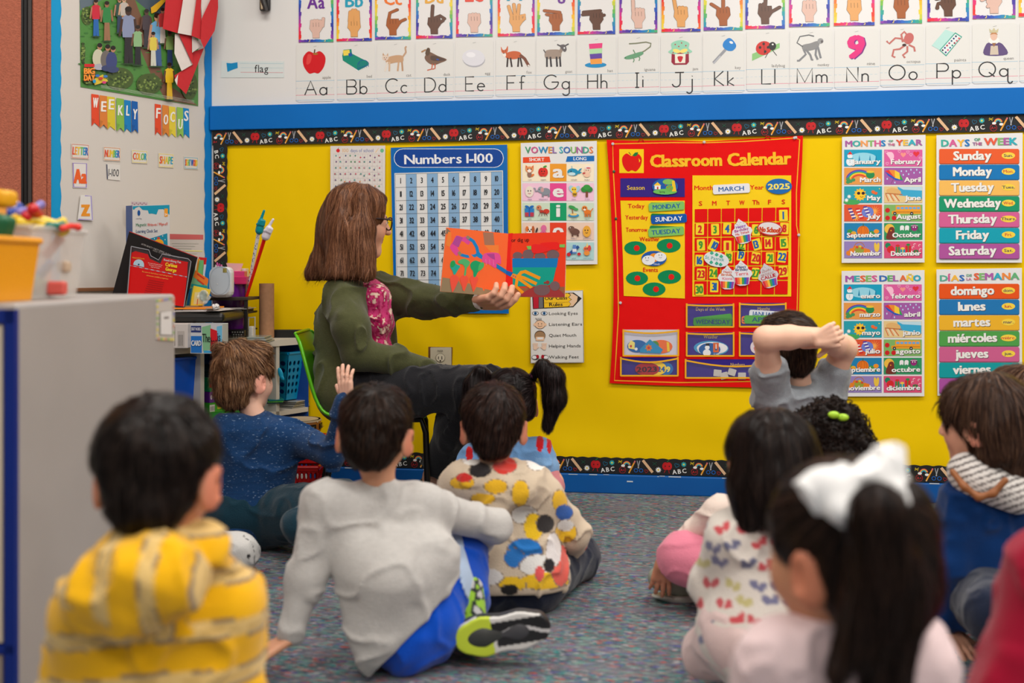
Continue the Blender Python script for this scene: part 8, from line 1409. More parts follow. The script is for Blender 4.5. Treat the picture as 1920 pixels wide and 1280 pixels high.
# ---------- boy in the blue sweater ----------
def boy_blue():
 d = 3.42; h = Head(U(459, 708, d), direction(32, -4), 1.0, -3)
 def col(V):
  n2 = noise3(V * np.array([.5, .5, 3]), 60, 9); return np.tile(L3((24, 58, 100)), (len(V), 1)) * (1 + .35 * n2[:, None])
 shL, shR = U(432, 806, 3.36), U(552, 822, 3.42); hp = [U(440, 965, 3.38), U(500, 970, 3.42)]
 el, wr = U(622, 852, 3.28), U(652, 752, 3.20)
 o, T = seat_kid('boy with tousled light brown hair in a speckled blue sweater, one arm raised', h, (232, 184, 160), None, shL, shR, hp[0], hp[1],
  [(shR, el, wr, UPV * 1 + RGT * -.15 + FWD * .1, FWD * .6 + RGT * .5, (.08, .1, .15, .2), 1), (shL, U(418, 905, 3.50), U(470, 960, 3.62), RGT, -UPV, (.3, .3, .3, .3), 1)],
  [(hp[1], U(640, 945, 3.22), U(560, 985, 3.02)), (hp[0], U(420, 985, 3.7), U(520, 1000, 3.75))], col, (14, 48, 62), .0042, .056, .098, neck=U(483, 790, 3.4), cmat=SPECK, sleeves=(.056, .046, .036), top_disp=folds(.012, 11, 5), pant_r=(.10, .07, .05))
 F = Field(); q = h.s; e = lambda c, r, k=.02, op='+': F.ell(h.P(*c), [v * q for v in r], h.R, k, op)
 e((0, -.008, .030), (.080, .100, .086)); e((0, -.052, -.025), (.064, .052, .070)); F.plane(h.P(0, .092, .040), h.D(0, .80, -.60), .012); F.plane(h.P(0, -.06, -.098), h.D(0, .05, -1), .01); e((0, .025, -.05), (.2, .036, .060), .01, '-')
 e((-.06, -.04, .085), (.03, .03, .022)); e((.0, -.03, .10), (.03, .03, .018)); e((.05, .02, .088), (.03, .03, .02))
 F.dsp = lambda P: noise3(P, 38, 5) * .014 + noise3(P, 90, 6) * .005
 HC = [(120, 84, 58), (146, 106, 74), (94, 64, 44), (170, 130, 96), (76, 50, 36), (104, 72, 50)]
 hair_obj(o, F, h, (78, 52, 36), HC, 5200, .075, .0011, .0042, whorl(h, (-.02, -.045, .09), .35), .005, .35)
boy_blue()
# ---------- boy in the grey-white sweater with blue shorts ----------
def boy_grey():
 d = 2.40; h = Head(U(704, 810, d), direction(7, -12), 1.0, 2)
 shL, shR = U(606, 948, 2.36), U(800, 950, 2.46); hp = [U(706, 1178, 2.36), U(790, 1160, 2.42)]
 def col(V): n = noise3(V * np.array([1, 1, 2]), 120, 3)[:, None] * .12 + 1; return L3((190, 187, 183)) * n
 o, T = seat_kid('boy in a pale grey sweater and bright blue shorts, leaning on one hand', h, (206, 150, 118), None, shL, shR, hp[0], hp[1],
  [(shL, U(575, 1080, 2.34), U(543, 1196, 2.32), -RGT * .7 - UPV * .35 - FWD * .3, -UPV, (.15, .15, .2, .25), -1), (shR, U(925, 986, 2.60), U(862, 1050, 2.78), -RGT * .8 - UPV * .3, -FWD, (.5, .5, .5, .5), -1)],
  None, col, None, .0048, .054, .096, neck=U(712, 908, 2.4), cmat=CLOTH, sleeves=(.054, .045, .032), top_disp=folds(.0065, 10, 6, (1, 1, 1.4)), tcut=lambda T: (T.cap(U(722, 1080, 2.34), U(706, 1200, 2.345), .098, .070, .03), T.cap(U(795, 1050, 2.40), U(760, 1130, 2.38), .082, .088, .03), T.plane(U(770, 1172, 2.4), RGT * .69 - UPV * .73, .004), T.plane(U(640, 1100, 2.4), -RGT * .945 - UPV * .32, .02)))
 def pc(V):
  C = np.tile(L3((0, 78, 196)), (len(V), 1)); q = (V - A3(CAM)); u = 960 + F_ * (q @ A3(RGT)) / (q @ A3(FWD)); y = HZ - F_ * q[:, 2] / (q @ A3(FWD)); return C
 P = Field(); P.cap(U(752, 1180, 2.38), hp[1], .074, .078, .03); P.chain([hp[1], U(852, 1030, 2.62)], [.092, .072], .03); P.chain([U(852, 1030, 2.62), U(872, 1120, 2.55)], [.070, .062], .03); P.chain([U(748, 1185, 2.40), U(715, 1215, 2.7)], [.07, .06], .03); P.cap(U(765, 1195, 2.37), U(800, 1175, 2.40), .078, .076, .03); P.dsp = folds(.007, 14, 8)
 so, V, Q = fmesh('shorts', P, .0055, (0, 74, 190), CLOTH, o)
 m = MB(); a = [U(846, 1010, 2.525), U(868, 1050, 2.475), U(882, 1095, 2.46)];
 S2 = between(P, -.0035);
 # light side panel
 S2.p = list(S2.p); lo = A3(U(862, 1050, 2.5)); S2.p.append((lambda Q_: (lambda w: np.maximum(np.abs(w @ A3(RGT)) - .022, np.abs(w[:, 2]) - .10))(Q_ - lo - 0 * Q_), lo - .3, lo + .3, .001, 'x'))
 def inter(F0, box):
  G = Field(); G.p = [(lambda Q_: np.maximum(F0(Q_), box(Q_)), F0.bounds()[0], F0.bounds()[1], .001, '+')]; return G
 ax = A3((U(886, 1110, 2.5) - U(848, 1000, 2.5)).normalized()); pr = np.cross(ax, A3(FWD)); c0 = A3(U(867, 1055, 2.5))
 S3 = Field(); S3.p = P.p[:]; S3.dsp = lambda Q_: P.dsp(Q_) - .003
 fmesh('side_stripe', inter(S3, lambda Q_: np.maximum(np.abs((Q_ - c0) @ pr) - .012, np.abs((Q_ - c0) @ ax) - .070)), .005, (176, 196, 222), CLOTH, so)
 L_ = Field(); L_.chain([U(872, 1110, 2.52), U(890, 1195, 2.45)], [.045, .034], .02); L_.chain([U(700, 1205, 2.7), U(860, 1220, 2.55)], [.05, .034], .02);
 def cc(V): n = noise3(V, 55, 3); C = np.tile(L3((40, 44, 46)), (len(V), 1)); C[n > .04] = L3((150, 196, 60)); C[n < -.14] = L3((190, 190, 190)); return C
 fmesh('leggings', L_, .005, cc, CLOTH, o)
 # shoe lying on its side, sole to the camera
 c = U(949, 1188, 2.36); ax = (RGT * .97 + UPV * .16).normalized(); up = ax.cross(FWD).normalized();
 def X(u, v, w): return c + ax * u + up * v + (-FWD) * w
 prof = [(-.082, .0, .030), (-.05, -.002, .036), (-.01, .004, .030), (.03, .012, .034), (.066, .016, .030)]
 F = Field(); F.chain([X(p[0], -p[1] * 0, -.035) for p in prof], [p[2] * 1.0 for p in prof], .02); F.cap(X(-.075, .0, -.035), X(-.07, .0, -.075), .030, .028, .02); s1, _, _ = fmesh('shoe', F, .004, lambda V: np.where(((V - A3(c)) @ A3(ax) < -.01)[:, None], L3((60, 62, 60)), L3((70, 70, 74))), PAINT, o)
 F = Field(); F.chain([X(p[0], 0, -.014) for p in prof], [p[2] * 1.12 for p in prof], .02); F.plane(X(0, 0, 0), -FWD, .003); F.plane(X(0, 0, -.022), FWD, .003)
 def sc(V):
  w = V - A3(c); u = w @ A3(ax); v = w @ A3(up); d_ = w @ A3(-FWD); C = np.tile(L3((214, 212, 208)), (len(V), 1)); fr = d_ > -.006
  C[fr & (u < -.030)] = L3((196, 214, 60)); cv = .010 * np.sin(u * 40 + .5)
  C[fr & (u > -.030) & (v > cv + .004) & (v < .028)] = L3((30, 30, 32)); C[fr & (u > -.022) & (v < cv - .004) & (v > -.026)] = L3((34, 34, 36)); C[fr & (u > -.030) & (np.abs(v - cv) < .004)] = L3((206, 204, 204)); C[(d_ < -.006) & (u > -.06)] = L3((40, 40, 42)); return C
 fmesh('shoe_sole', F, .0024, sc, PAINT, s1)
 hair_obj(o, hair_short(h, vol=1.04), h, (26, 19, 16), [(32, 22, 18), (42, 30, 24), (24, 17, 14), (52, 37, 30)], 4200, .06, .0013, .005, whorl(h, (.005, -.06, .075), .5), .004, .25)
boy_grey()
# ---------- child in the patterned hoodie ----------
def blobs(V, seeds, base):
 C = np.tile(L3(base), (len(V), 1)); return C
def child_hoodie():
 d = 2.80; h = Head(U(926, 796, d), direction(2, -8), 1.0)
 shL, shR = U(862, 930, 2.80), U(1018, 930, 2.82); hp = [U(915, 1085, 2.80), U(1000, 1085, 2.80)]
 BE = (206, 188, 164)
 patches = [(866, 905, 22, 12, (226, 176, 40)), (930, 912, 22, 13, (226, 176, 40)), (975, 925, 16, 24, (228, 180, 40)), (905, 935, 22, 10, (228, 178, 40)), (1005, 868, 18, 14, (236, 232, 226)), (946, 872, 22, 16, (206, 60, 50)), (900, 880, 20, 14, (40, 36, 38)), (884, 862, 16, 10, (232, 228, 222)), (870, 895, 14, 8, (200, 50, 46)),
               (985, 965, 24, 16, (228, 226, 220)), (1000, 988, 16, 26, (240, 196, 40)), (985, 1030, 34, 20, (40, 116, 190)), (965, 1045, 18, 18, (48, 120, 196)), (1022, 980, 16, 17, (52, 48, 48)), (1012, 1060, 38, 20, (226, 224, 220)), (1020, 1090, 44, 16, (232, 186, 40)), (960, 1095, 26, 13, (232, 188, 40)), (893, 1040, 22, 34, (198, 44, 44)), (912, 1082, 30, 16, (226, 222, 218)), (955, 1105, 16, 10, (36, 34, 34)),
               (1050, 940, 14, 20, (228, 180, 40)), (1058, 960, 16, 14, (40, 90, 170)), (1062, 1000, 20, 18, (230, 182, 40)), (1050, 1060, 16, 40, (220, 96, 84)), (1038, 1030, 14, 30, (228, 222, 220)), (1030, 1060, 10, 12, (40, 36, 40)), (1060, 985, 14, 10, (226, 224, 220)), (1012, 1075, 8, 14, (222, 90, 90)), (940, 990, 20, 16, (226, 224, 218)), (900, 985, 16, 12, (60, 110, 180))]
 def col(V):
  q = V - A3(CAM); z = q @ A3(FWD); u = 960 + F_ * (q @ A3(RGT)) / z; y = HZ - F_ * q[:, 2] / z; C = np.tile(L3(BE), (len(V), 1)); back = z < 2.86; wob = noise3(V, 30, 2) * .5
  for px, py, rx, ry, c in patches:
   r = ((u - px) / rx) ** 2 + ((y - py) / ry) ** 2 + wob; C[back & (r < 1.12)] = L3((140, 122, 106)); C[back & (r < .99)] = L3(c)
  n = noise3(V, 22, 5); C[(~back) & (n > .2)] = L3((228, 182, 50)); C[(~back) & (n < -.22)] = L3((206, 60, 54)); return C
 def ex(T):
  T.cap(U(870, 900, 2.79), U(985, 905, 2.80), .052, .060, .03); T.cap(U(880, 905, 2.76), U(975, 915, 2.75), .044, .048, .03); T.cap(U(925, 950, 2.73), U(930, 920, 2.75), .035, .05, .03)
 o, T = seat_kid('child in a beige hoodie covered in yellow, red and blue patches, seen from behind', h, (206, 148, 118), None, shL, shR, hp[0], hp[1],
  [(shR, U(1072, 1000, 2.88), U(1040, 1070, 3.04), FWD - RGT * .3, -UPV, (.3,) * 4, 1), (shL, U(838, 1000, 2.9), U(870, 1070, 3.1), FWD, -UPV, (.3,) * 4, -1)],
  [(hp[1], U(1078, 1045, 3.06), U(990, 1080, 3.2)), (hp[0], U(850, 1075, 3.06), U(950, 1085, 3.2))], col, (18, 26, 48), .0042, .060, .105, neck=U(926, 885, 2.82), sleeves=(.060, .052, .038), extra=ex, tname='hoodie', tcut=lambda T: T.plane(U(960, 1120, 2.7), (0, 0, -1), .01))
 K = Field(); K.cap(U(1076, 985, 3.02), U(1062, 1010, 2.98), .030, .028, .01); fmesh('sock', K, .005, (206, 202, 198), CLOTH, o)
 hair_obj(o, hair_short(h, vol=1.06), h, (26, 18, 16), [(34, 22, 19), (46, 31, 26), (24, 16, 14), (60, 41, 34)], 4200, .065, .0012, .0045, whorl(h, (.02, -.05, .085), .5), .004, .3)
child_hoodie()
# ---------- girl with pigtails ----------
def girl_pigtails():
 d = 3.45; h = Head(U(956, 754, d), direction(-16, -18), 1.03)
 shL, shR = U(890, 862, 3.45), U(1008, 850, 3.45); hp = [U(915, 985, 3.45), U(985, 985, 3.45)]
 def col(V):
  q = V - A3(CAM); z = q @ A3(FWD); u = 960 + F_ * (q @ A3(RGT)) / z; y = HZ - F_ * q[:, 2] / z; C = np.tile(L3((112, 158, 208)), (len(V), 1))
  for px, py, rx, ry in ((1012, 830, 7, 17), (1030, 828, 5, 22), (880, 850, 7, 14)): C[((u - px) / rx) ** 2 + ((y - py) / ry) ** 2 < 1] = L3((200, 24, 34))
  C[(y > 858) & (u > 1005)] = L3((128, 170, 214)); return C
 o, T = seat_kid('girl with two black pigtails in a light blue top with red hearts, near the wall', h, (226, 172, 146), None, shL, shR, hp[0], hp[1],
  [(shR, U(1036, 905, 3.42), U(1020, 960, 3.3)), (shL, U(868, 925, 3.42), U(890, 975, 3.3))], [(hp[1], U(1030, 985, 3.7), U(960, 1000, 3.8)), (hp[0], U(870, 985, 3.7), U(940, 1000, 3.8))], col, (60, 60, 90), .0042, .050, .085, neck=U(952, 835, 3.45), short=.5, sleeves=(.052, .056, .03))
 A = Field(); A.chain([lerp(shR, U(1036, 905, 3.42), .45), U(1038, 912, 3.41), U(1022, 960, 3.3)], [.040, .034, .026], .01); fmesh('undersleeve', A, .005, (206, 130, 136), CLOTH, o)
 F = Field(); q = h.s; e = lambda c, r, k=.02, op='+': F.ell(h.P(*c), [v * q for v in r], h.R, k, op)
 e((0, -.008, .026), (.080, .098, .080)); e((0, -.048, -.03), (.066, .050, .055)); F.plane(h.P(0, .082, .055), h.D(0, .76, -.65), .012); F.plane(h.P(0, -.06, -.07), h.D(0, 0, -1), .01)
 pc = A3(h.P(0, -.03, .11)); F.dsp = lambda P: noise3(P, 90, 6) * .004 + .006 * np.exp(-(((P - A3(h.c)) @ A3(h.D(1, 0, 0))) / .0045) ** 2)
 rt = [h.P(.070, -.055, .040), h.P(-.070, -.055, .040)]
 def fl(P):
  s_ = ((P - A3(h.c)) @ A3(h.D(1, 0, 0)) > 0)[:, None]; t = np.where(s_, A3(rt[0]), A3(rt[1])) - P; return t / (np.linalg.norm(t, axis=1)[:, None] + 1e-6)
 HC = [(24, 18, 18), (36, 28, 28), (52, 42, 42), (18, 14, 14)]
 hair_obj(o, F, h, (20, 15, 15), HC, 3600, .08, .0011, .0045, fl, .003, .05)
 for i, (pts, rs) in enumerate((([U(1000, 704, 3.42), U(1018, 688, 3.40), U(1036, 708, 3.39), U(1040, 745, 3.39), U(1026, 800, 3.40)], [.012, .022, .034, .034, .014]), ([U(912, 702, 3.42), U(900, 700, 3.40), U(890, 722, 3.40), U(884, 765, 3.4), U(888, 800, 3.4)], [.012, .02, .03, .03, .012]))):
  T2 = Field(); T2.chain(pts, rs, .02); T2.dsp = lambda P: noise3(P * np.array([1, 1, .3]), 90, 2) * .006
  po, V, Q = fmesh('pigtail', T2, .004, (20, 15, 15), HAIRM, o); strands('hair_strands', T2, V, Q, lambda P: np.tile(np.array([0, 0, -1.]), (len(P), 1)), 1300, .11, .001, HC, po, .003, .5, 8, 4)
  m = MB(); m.ball(pts[0], (.013, .013, .011), ((170, 90, 140), (214, 150, 150))[i]); m.build('hair_tie', PAINT, po)
girl_pigtails()
# ---------- boy in the yellow striped hoodie (nearest, left) ----------
def boy_yellow():
 d = 1.45; h = Head(U(298, 884, d), direction(4, -8), .98, 0)
 shL, shR = U(180, 1150, 1.43), U(418, 1142, 1.49); hp = [U(230, 1500, 1.46), U(390, 1500, 1.50)]
 def col(V):
  z = V[:, 2]; C = np.tile(L3((238, 178, 14)), (len(V), 1)); q = V - A3(CAM); dd = q @ A3(FWD); u = 960 + F_ * (q @ A3(RGT)) / dd; y = HZ - F_ * z * 0; y = HZ - F_ * q[:, 2] / dd
  hood = (dd < 1.405) & (y < 1195) & (u > 105) & (u < 400) & (y < 1040 + 0.55 * (u - 100) + 80)
  s_ = np.where(hood, ((q @ A3(RGT)) * 1.0) % .058 / .058, (z + .10 * np.abs(q @ A3(RGT) + .475)) % .066 / .066)
  for a, b, c in ((.10, .40, (226, 190, 120)), (.06, .11, (120, 104, 96)), (.40, .44, (120, 104, 96)), (.22, .26, (198, 160, 90))): C[(s_ > a) & (s_ < b)] = L3(c)
  return C
 def ex(T):
  T.cap(U(262, 1030, 1.42), U(375, 1034, 1.45), .042, .038, .03); T.cap(U(190, 1110, 1.375), U(300, 1085, 1.375), .045, .055, .03); T.cap(U(245, 1150, 1.355), U(270, 1100, 1.37), .030, .06, .03)
 o, T = seat_kid('boy with short black hair in a yellow striped hoodie, nearest the camera on the left', h, (214, 150, 116), None, shL, shR, hp[0], hp[1],
  [(shL, U(135, 1340, 1.46), U(200, 1480, 1.62), FWD, -UPV, (.3,) * 4, -1), (shR, U(438, 1330, 1.52), U(400, 1480, 1.68), FWD, -UPV, (.3,) * 4, 1)],
  [(hp[1], U(520, 1500, 1.75), U(330, 1440, 1.9)), (hp[0], U(90, 1540, 1.7), U(300, 1470, 1.85))], col, (50, 54, 66), .0048, .062, .115, neck=U(308, 1040, 1.46), sleeves=(.060, .052, .040), extra=ex, tname='hoodie', necks=.040)
 F = hair_short(h, vol=1.06, low=-.080)
 hair_obj(o, F, h, (19, 15, 13), [(26, 20, 18), (19, 14, 12), (36, 28, 25), (46, 36, 31)], 3400, .05, .0014, .005, whorl(h, (.008, -.06, .08), .5), .003, .2)
boy_yellow()
# ---------- child mostly hidden behind the cabinet; one patterned leg shows ----------
def child_hidden():
 d = 3.02; h = Head(U(262, 768, d), direction(30, -5), .96)
 shL, shR = U(205, 880, d), U(305, 885, d + .03); hp = [U(225, 1030, d), U(285, 1030, d + .02)]
 def lc(V):
  q = V - A3(CAM); z = q @ A3(FWD); u = 960 + F_ * (q @ A3(RGT)) / z; y = HZ - F_ * q[:, 2] / z; C = np.tile(L3((206, 204, 200)), (len(V), 1)); n = noise3(V, 30, 3); C[np.abs(n - .12) < .018] = L3((70, 66, 64)); C[((u - 420) / 14) ** 2 + ((y - 1040 - (u - 420) * .4) / 7) ** 2 < 1] = L3((224, 150, 90)); C[((u - 466) / 4) ** 2 + ((y - 1043) / 4) ** 2 < 1] = L3((40, 38, 38)); C[((u - 400) / 10) ** 2 + ((y - 1070) / 5) ** 2 < 1] = L3((60, 58, 56)); return C
 o, T = seat_kid('child almost hidden behind the grey cabinet, one white patterned legging knee showing', h, KSK, None, shL, shR, hp[0], hp[1],
  [(shL, U(196, 960, d), U(240, 1000, 2.9), FWD, -UPV, (.3,) * 4, -1), (shR, U(315, 965, d), U(330, 1010, 2.95), FWD, -UPV, (.3,) * 4, 1)], [(hp[1], U(446, 1036, 3.02), U(440, 1062, 3.18)), (hp[0], U(180, 1045, 3.2), U(300, 1060, 3.3))], (150, 160, 180), lc, .006, .05, .085, neck=U(258, 865, d), pant_r=(.075, .052, .036), pvox=.0045)
 shoe(o, U(425, 1092, 2.96), U(470, 1088, 3.06), (0, 0, 1), (120, 84, 66), (222, 220, 216), w=.026)
 hair_obj(o, hair_short(h), h, (30, 22, 20), BLACKH, 1200, .05, .0014, .006)
child_hidden()
# ---------- boy in the grey T-shirt, hands behind his head ----------
def boy_tshirt():
 d = 3.20; h = Head(U(1474, 648, d), direction(-32, 0), 1.0)
 shL, shR = U(1446, 742, 3.17), U(1545, 742, 3.22); hp = [U(1452, 905, 3.2), U(1520, 905, 3.22)]; eL, wL = U(1436, 634, 3.02), U(1532, 630, 3.02); eR, wR = U(1583, 652, 3.16), U(1551, 640, 3.06)
 F = Field(); h.skin(F); base = U(1500, 728, 3.2); h.neck(F, base, .040)
 F.chain([shL, lerp(shL, eL, .5), eL], [.042, .038, .031], .015); F.chain([eL, lerp(eL, wL, .45), wL], [.036, .034, .025], .012); F.chain([shR, eR], [.040, .035], .015); F.chain([eR, lerp(eR, wR, .5), wR], [.037, .033, .025], .012)
 hand(F, U(1530, 636, 3.00), RGT * .9 + UPV * .35, FWD + RGT * .2, .108, (.6, .66, .7, .72), -1, .45, .02, .0014)
 hand(F, U(1566, 632, 3.03), -RGT * .85 - UPV * .05, FWD, .108, (.4, .45, .5, .5), 1, .8, .04, .0016)
 o = person('boy in a grey T-shirt with both hands clasped behind his dark hair')(F, .0036, h.color((236, 188, 162)))
 T = Field(); torso(T, shL, shR, hp[0], hp[1], .056, .085, None, .05); T.cap(lerp(shL, shR, .5), base - UPV * .018, .06, .042, .04)
 T.chain([shL, lerp(shL, eL, .42)], [.056, .054], .03); T.chain([shR, lerp(shR, eR, .52)], [.054, .050], .03); T.dsp = folds(.010, 15, 3)
 T.ell(U(1502, 716, 3.15), (.05, .05, .02), None, .008, '-'); T.plane(lerp(shL, eL, .46), (eL - shL), .003) if False else None
 GRY = (150, 156, 162); t, _, _ = fmesh('t_shirt', T, .0045, lambda V: L3(GRY) * (1 + .14 * noise3(V, 150, 3)[:, None]), CLOTH, o)
 P = Field(); P.cap(hp[0], hp[1], .09, .09, .03); P.chain([hp[0], U(1440, 1030, 3.02), U(1455, 1060, 3.3)], [.085, .06, .05], .03); P.chain([hp[1], U(1545, 1030, 3.04), U(1535, 1060, 3.35)], [.085, .06, .05], .03); fmesh('trousers', P, .006, (40, 44, 60), CLOTH, o)
 H_ = hair_short(h, vol=1.03, low=-.088)
 hair_obj(o, H_, h, (32, 24, 20), [(44, 32, 26), (60, 44, 34), (32, 22, 18), (80, 60, 46)], 4200, .06, .001, .004, lambda P: np.tile(A3(RGT * .8 - UPV * .5 + FWD * .1), (len(P), 1)) * (P[:, 2] > h.c.z)[:, None] + np.array([0, 0, -1.]) * (P[:, 2] <= h.c.z)[:, None], .003, .3)
boy_tshirt()
# ---------- child with tight curls and a green clip ----------
def child_curly():
 d = 2.66; h = Head(U(1556, 838, d), direction(-20, -22), .98)
 shL, shR = U(1440, 955, 2.66), U(1590, 965, 2.66); hp = [U(1485, 1115, 2.66), U(1560, 1115, 2.66)]
 o, T = seat_kid('child with black curly hair, a lime green clip and pink leggings', h, (196, 138, 108), None, shL, shR, hp[0], hp[1],
  [(shL, U(1345, 960, 2.74), U(1285, 1012, 2.80)), (shR, U(1640, 1040, 2.66), U(1600, 1080, 2.5))], [(hp[0], U(1283, 1046, 2.76), U(1400, 1120, 2.95)), (hp[1], U(1640, 1110, 2.9), U(1540, 1120, 3.0))], (226, 208, 196), (222, 128, 150), .005, .05, .085, neck=U(1530, 920, 2.66), sleeves=(.048, .040, .032), pant_r=(.082, .062, .046))
 A = Field(); A.cap(U(1262, 1030, 2.84), U(1240, 1062, 2.80), .019, .016, .01); hand(A, U(1243, 1052, 2.80), -UPV + -RGT * .1, FWD, .10, (.2, .2, .25, .3), 1, .5); fmesh('hand', A, .004, (204, 140, 110), SKINM, o)
 shoe(o, U(1300, 1118, 2.88), U(1236, 1098, 2.86), (0, 0, 1), (150, 156, 140), (196, 198, 188), w=.036)
 F = Field(); q = h.s; e = lambda c, r, k=.02, op='+': F.ell(h.P(*c), [v * q for v in r], h.R, k, op)
 e((0, -.008, .028), (.084, .102, .084)); e((0, -.05, -.02), (.075, .06, .065)); F.plane(h.P(0, .084, .062), h.D(0, .76, -.65), .012); F.dsp = lambda P: noise3(P, 60, 6) * .016 + noise3(P, 130, 7) * .010
 F.ell(U(1590, 845, 2.60), (.055, .045, .050), None, .02); F.ell(U(1520, 800, 2.62), (.05, .05, .04), None, .02)
 ho, V, Q = fmesh('hair', F, .0045, (26, 19, 17), HAIRM, o)
 g = np.random.default_rng(4); cen = V[Q].mean(1); cen = cen[g.integers(0, len(cen), 420)]; N = grad(F, cen); m = MB()
 for c, n in zip(cen, N):
  c, n = Vector(c), Vector(n); a = n.orthogonal(); b = n.cross(a); r = g.uniform(.004, .008); m.tube([c + a * math.cos(t) * r + b * math.sin(t) * r + n * (.001 + .0012 * t) for t in np.linspace(0, 9, 14)], .0016, (32, 23, 20), 4)
 k = m.build('curls', HAIRM, ho); k['kind'] = 'stuff'
 m = MB(); c = U(1571, 780, 2.575); [m.ball(c + RGT * a + UPV * b, (.014, .008, .009), (170, 214, 50)) for a, b in ((-.010, .003), (.012, -.003))]; m.ball(c, .006, (140, 190, 40)); m.build('hair_clip', PAINT, ho)
child_curly()
# ---------- girl with a dark bob in a butterfly print top ----------
def girl_bob():
 d = 2.12; h = Head(U(1446, 872, d), direction(-8, -10), 1.02)
 shL, shR = U(1372, 1010, 2.10), U(1520, 1010, 2.14); hp = [U(1395, 1190, 2.10), U(1490, 1190, 2.14)]
 def col(V):
  C = np.tile(L3((222, 214, 204)), (len(V), 1)); Q = V - A3(CAM); z = Q @ A3(FWD); u = 960 + F_ * (Q @ A3(RGT)) / z; y = HZ - F_ * Q[:, 2] / z
  cs = [(110, 112, 140), (196, 186, 130), (206, 84, 90), (120, 120, 150), (200, 90, 96)]; k = 0
  for j, py in enumerate(range(985, 1230, 36)):
   for i, px in enumerate(range(1310, 1560, 44)):
    X, Y = px + (j % 2) * 22 + 6 * math.sin(i * 3 + j), py + 5 * math.sin(i + j * 2); c = cs[(i * 2 + j * 3) % 5]; a = .5 * math.sin(i * 5 + j); dx = (u - X) * math.cos(a) + (y - Y) * math.sin(a); dy = -(u - X) * math.sin(a) + (y - Y) * math.cos(a)
    C[(((np.abs(dx) - 8) / 8) ** 2 + ((dy + .35 * np.abs(dx) - 3) / 9) ** 2 < 1)] = L3(c)
  return C
 o, T = seat_kid('girl with a straight dark bob in a white top printed with butterflies', h, (214, 160, 130), None, shL, shR, hp[0], hp[1],
  [(shL, U(1335, 1090, 2.16), U(1372, 1160, 2.3), FWD, -UPV, (.3,) * 4, -1), (shR, U(1560, 1110, 2.2), U(1500, 1160, 2.35), FWD, -UPV, (.3,) * 4, 1)], [(hp[0], U(1330, 1222, 2.2), U(1450, 1235, 2.45)), (hp[1], U(1580, 1215, 2.35), U(1480, 1240, 2.5))], col, (222, 196, 192), .005, .054, .095, neck=U(1446, 965, 2.12), sleeves=(.055, .048, .036), pant_r=(.090, .050, .042), tname='top')
 F = Field(); e = lambda c, r, k=.03, op='+': F.ell(h.P(*c), r, h.R, k, op)
 e((0, -.006, .030), (.086, .104, .082)); e((0, -.04, -.035), (.090, .070, .070)); F.cap(h.P(-.055, -.02, -.04), h.P(-.062, -.03, -.098), .036, .026, .03); F.cap(h.P(.055, -.02, -.04), h.P(.062, -.03, -.092), .036, .028, .03); F.cap(h.P(0, -.06, -.04), h.P(0, -.062, -.100), .042, .03, .04); e((0, .095, -.03), (.058, .055, .085), .012, '-'); F.plane(h.P(0, 0, -.115), h.D(0, .1, -1), .008)
 F.dsp = lambda P: noise3(P * np.array([1, 1, .2]), 70, 2) * .006
 tp = A3(h.P(0, 0, .12)); fl = lambda P: (P - tp) / (np.linalg.norm(P - tp, axis=1)[:, None] + 1e-6) * .7 + np.array([0, 0, -1.])
 hair_obj(o, F, h, (22, 16, 15), [(30, 22, 20), (21, 15, 14), (42, 32, 28)], 3600, .13, .0014, .005, fl, .003, .1)
girl_bob()
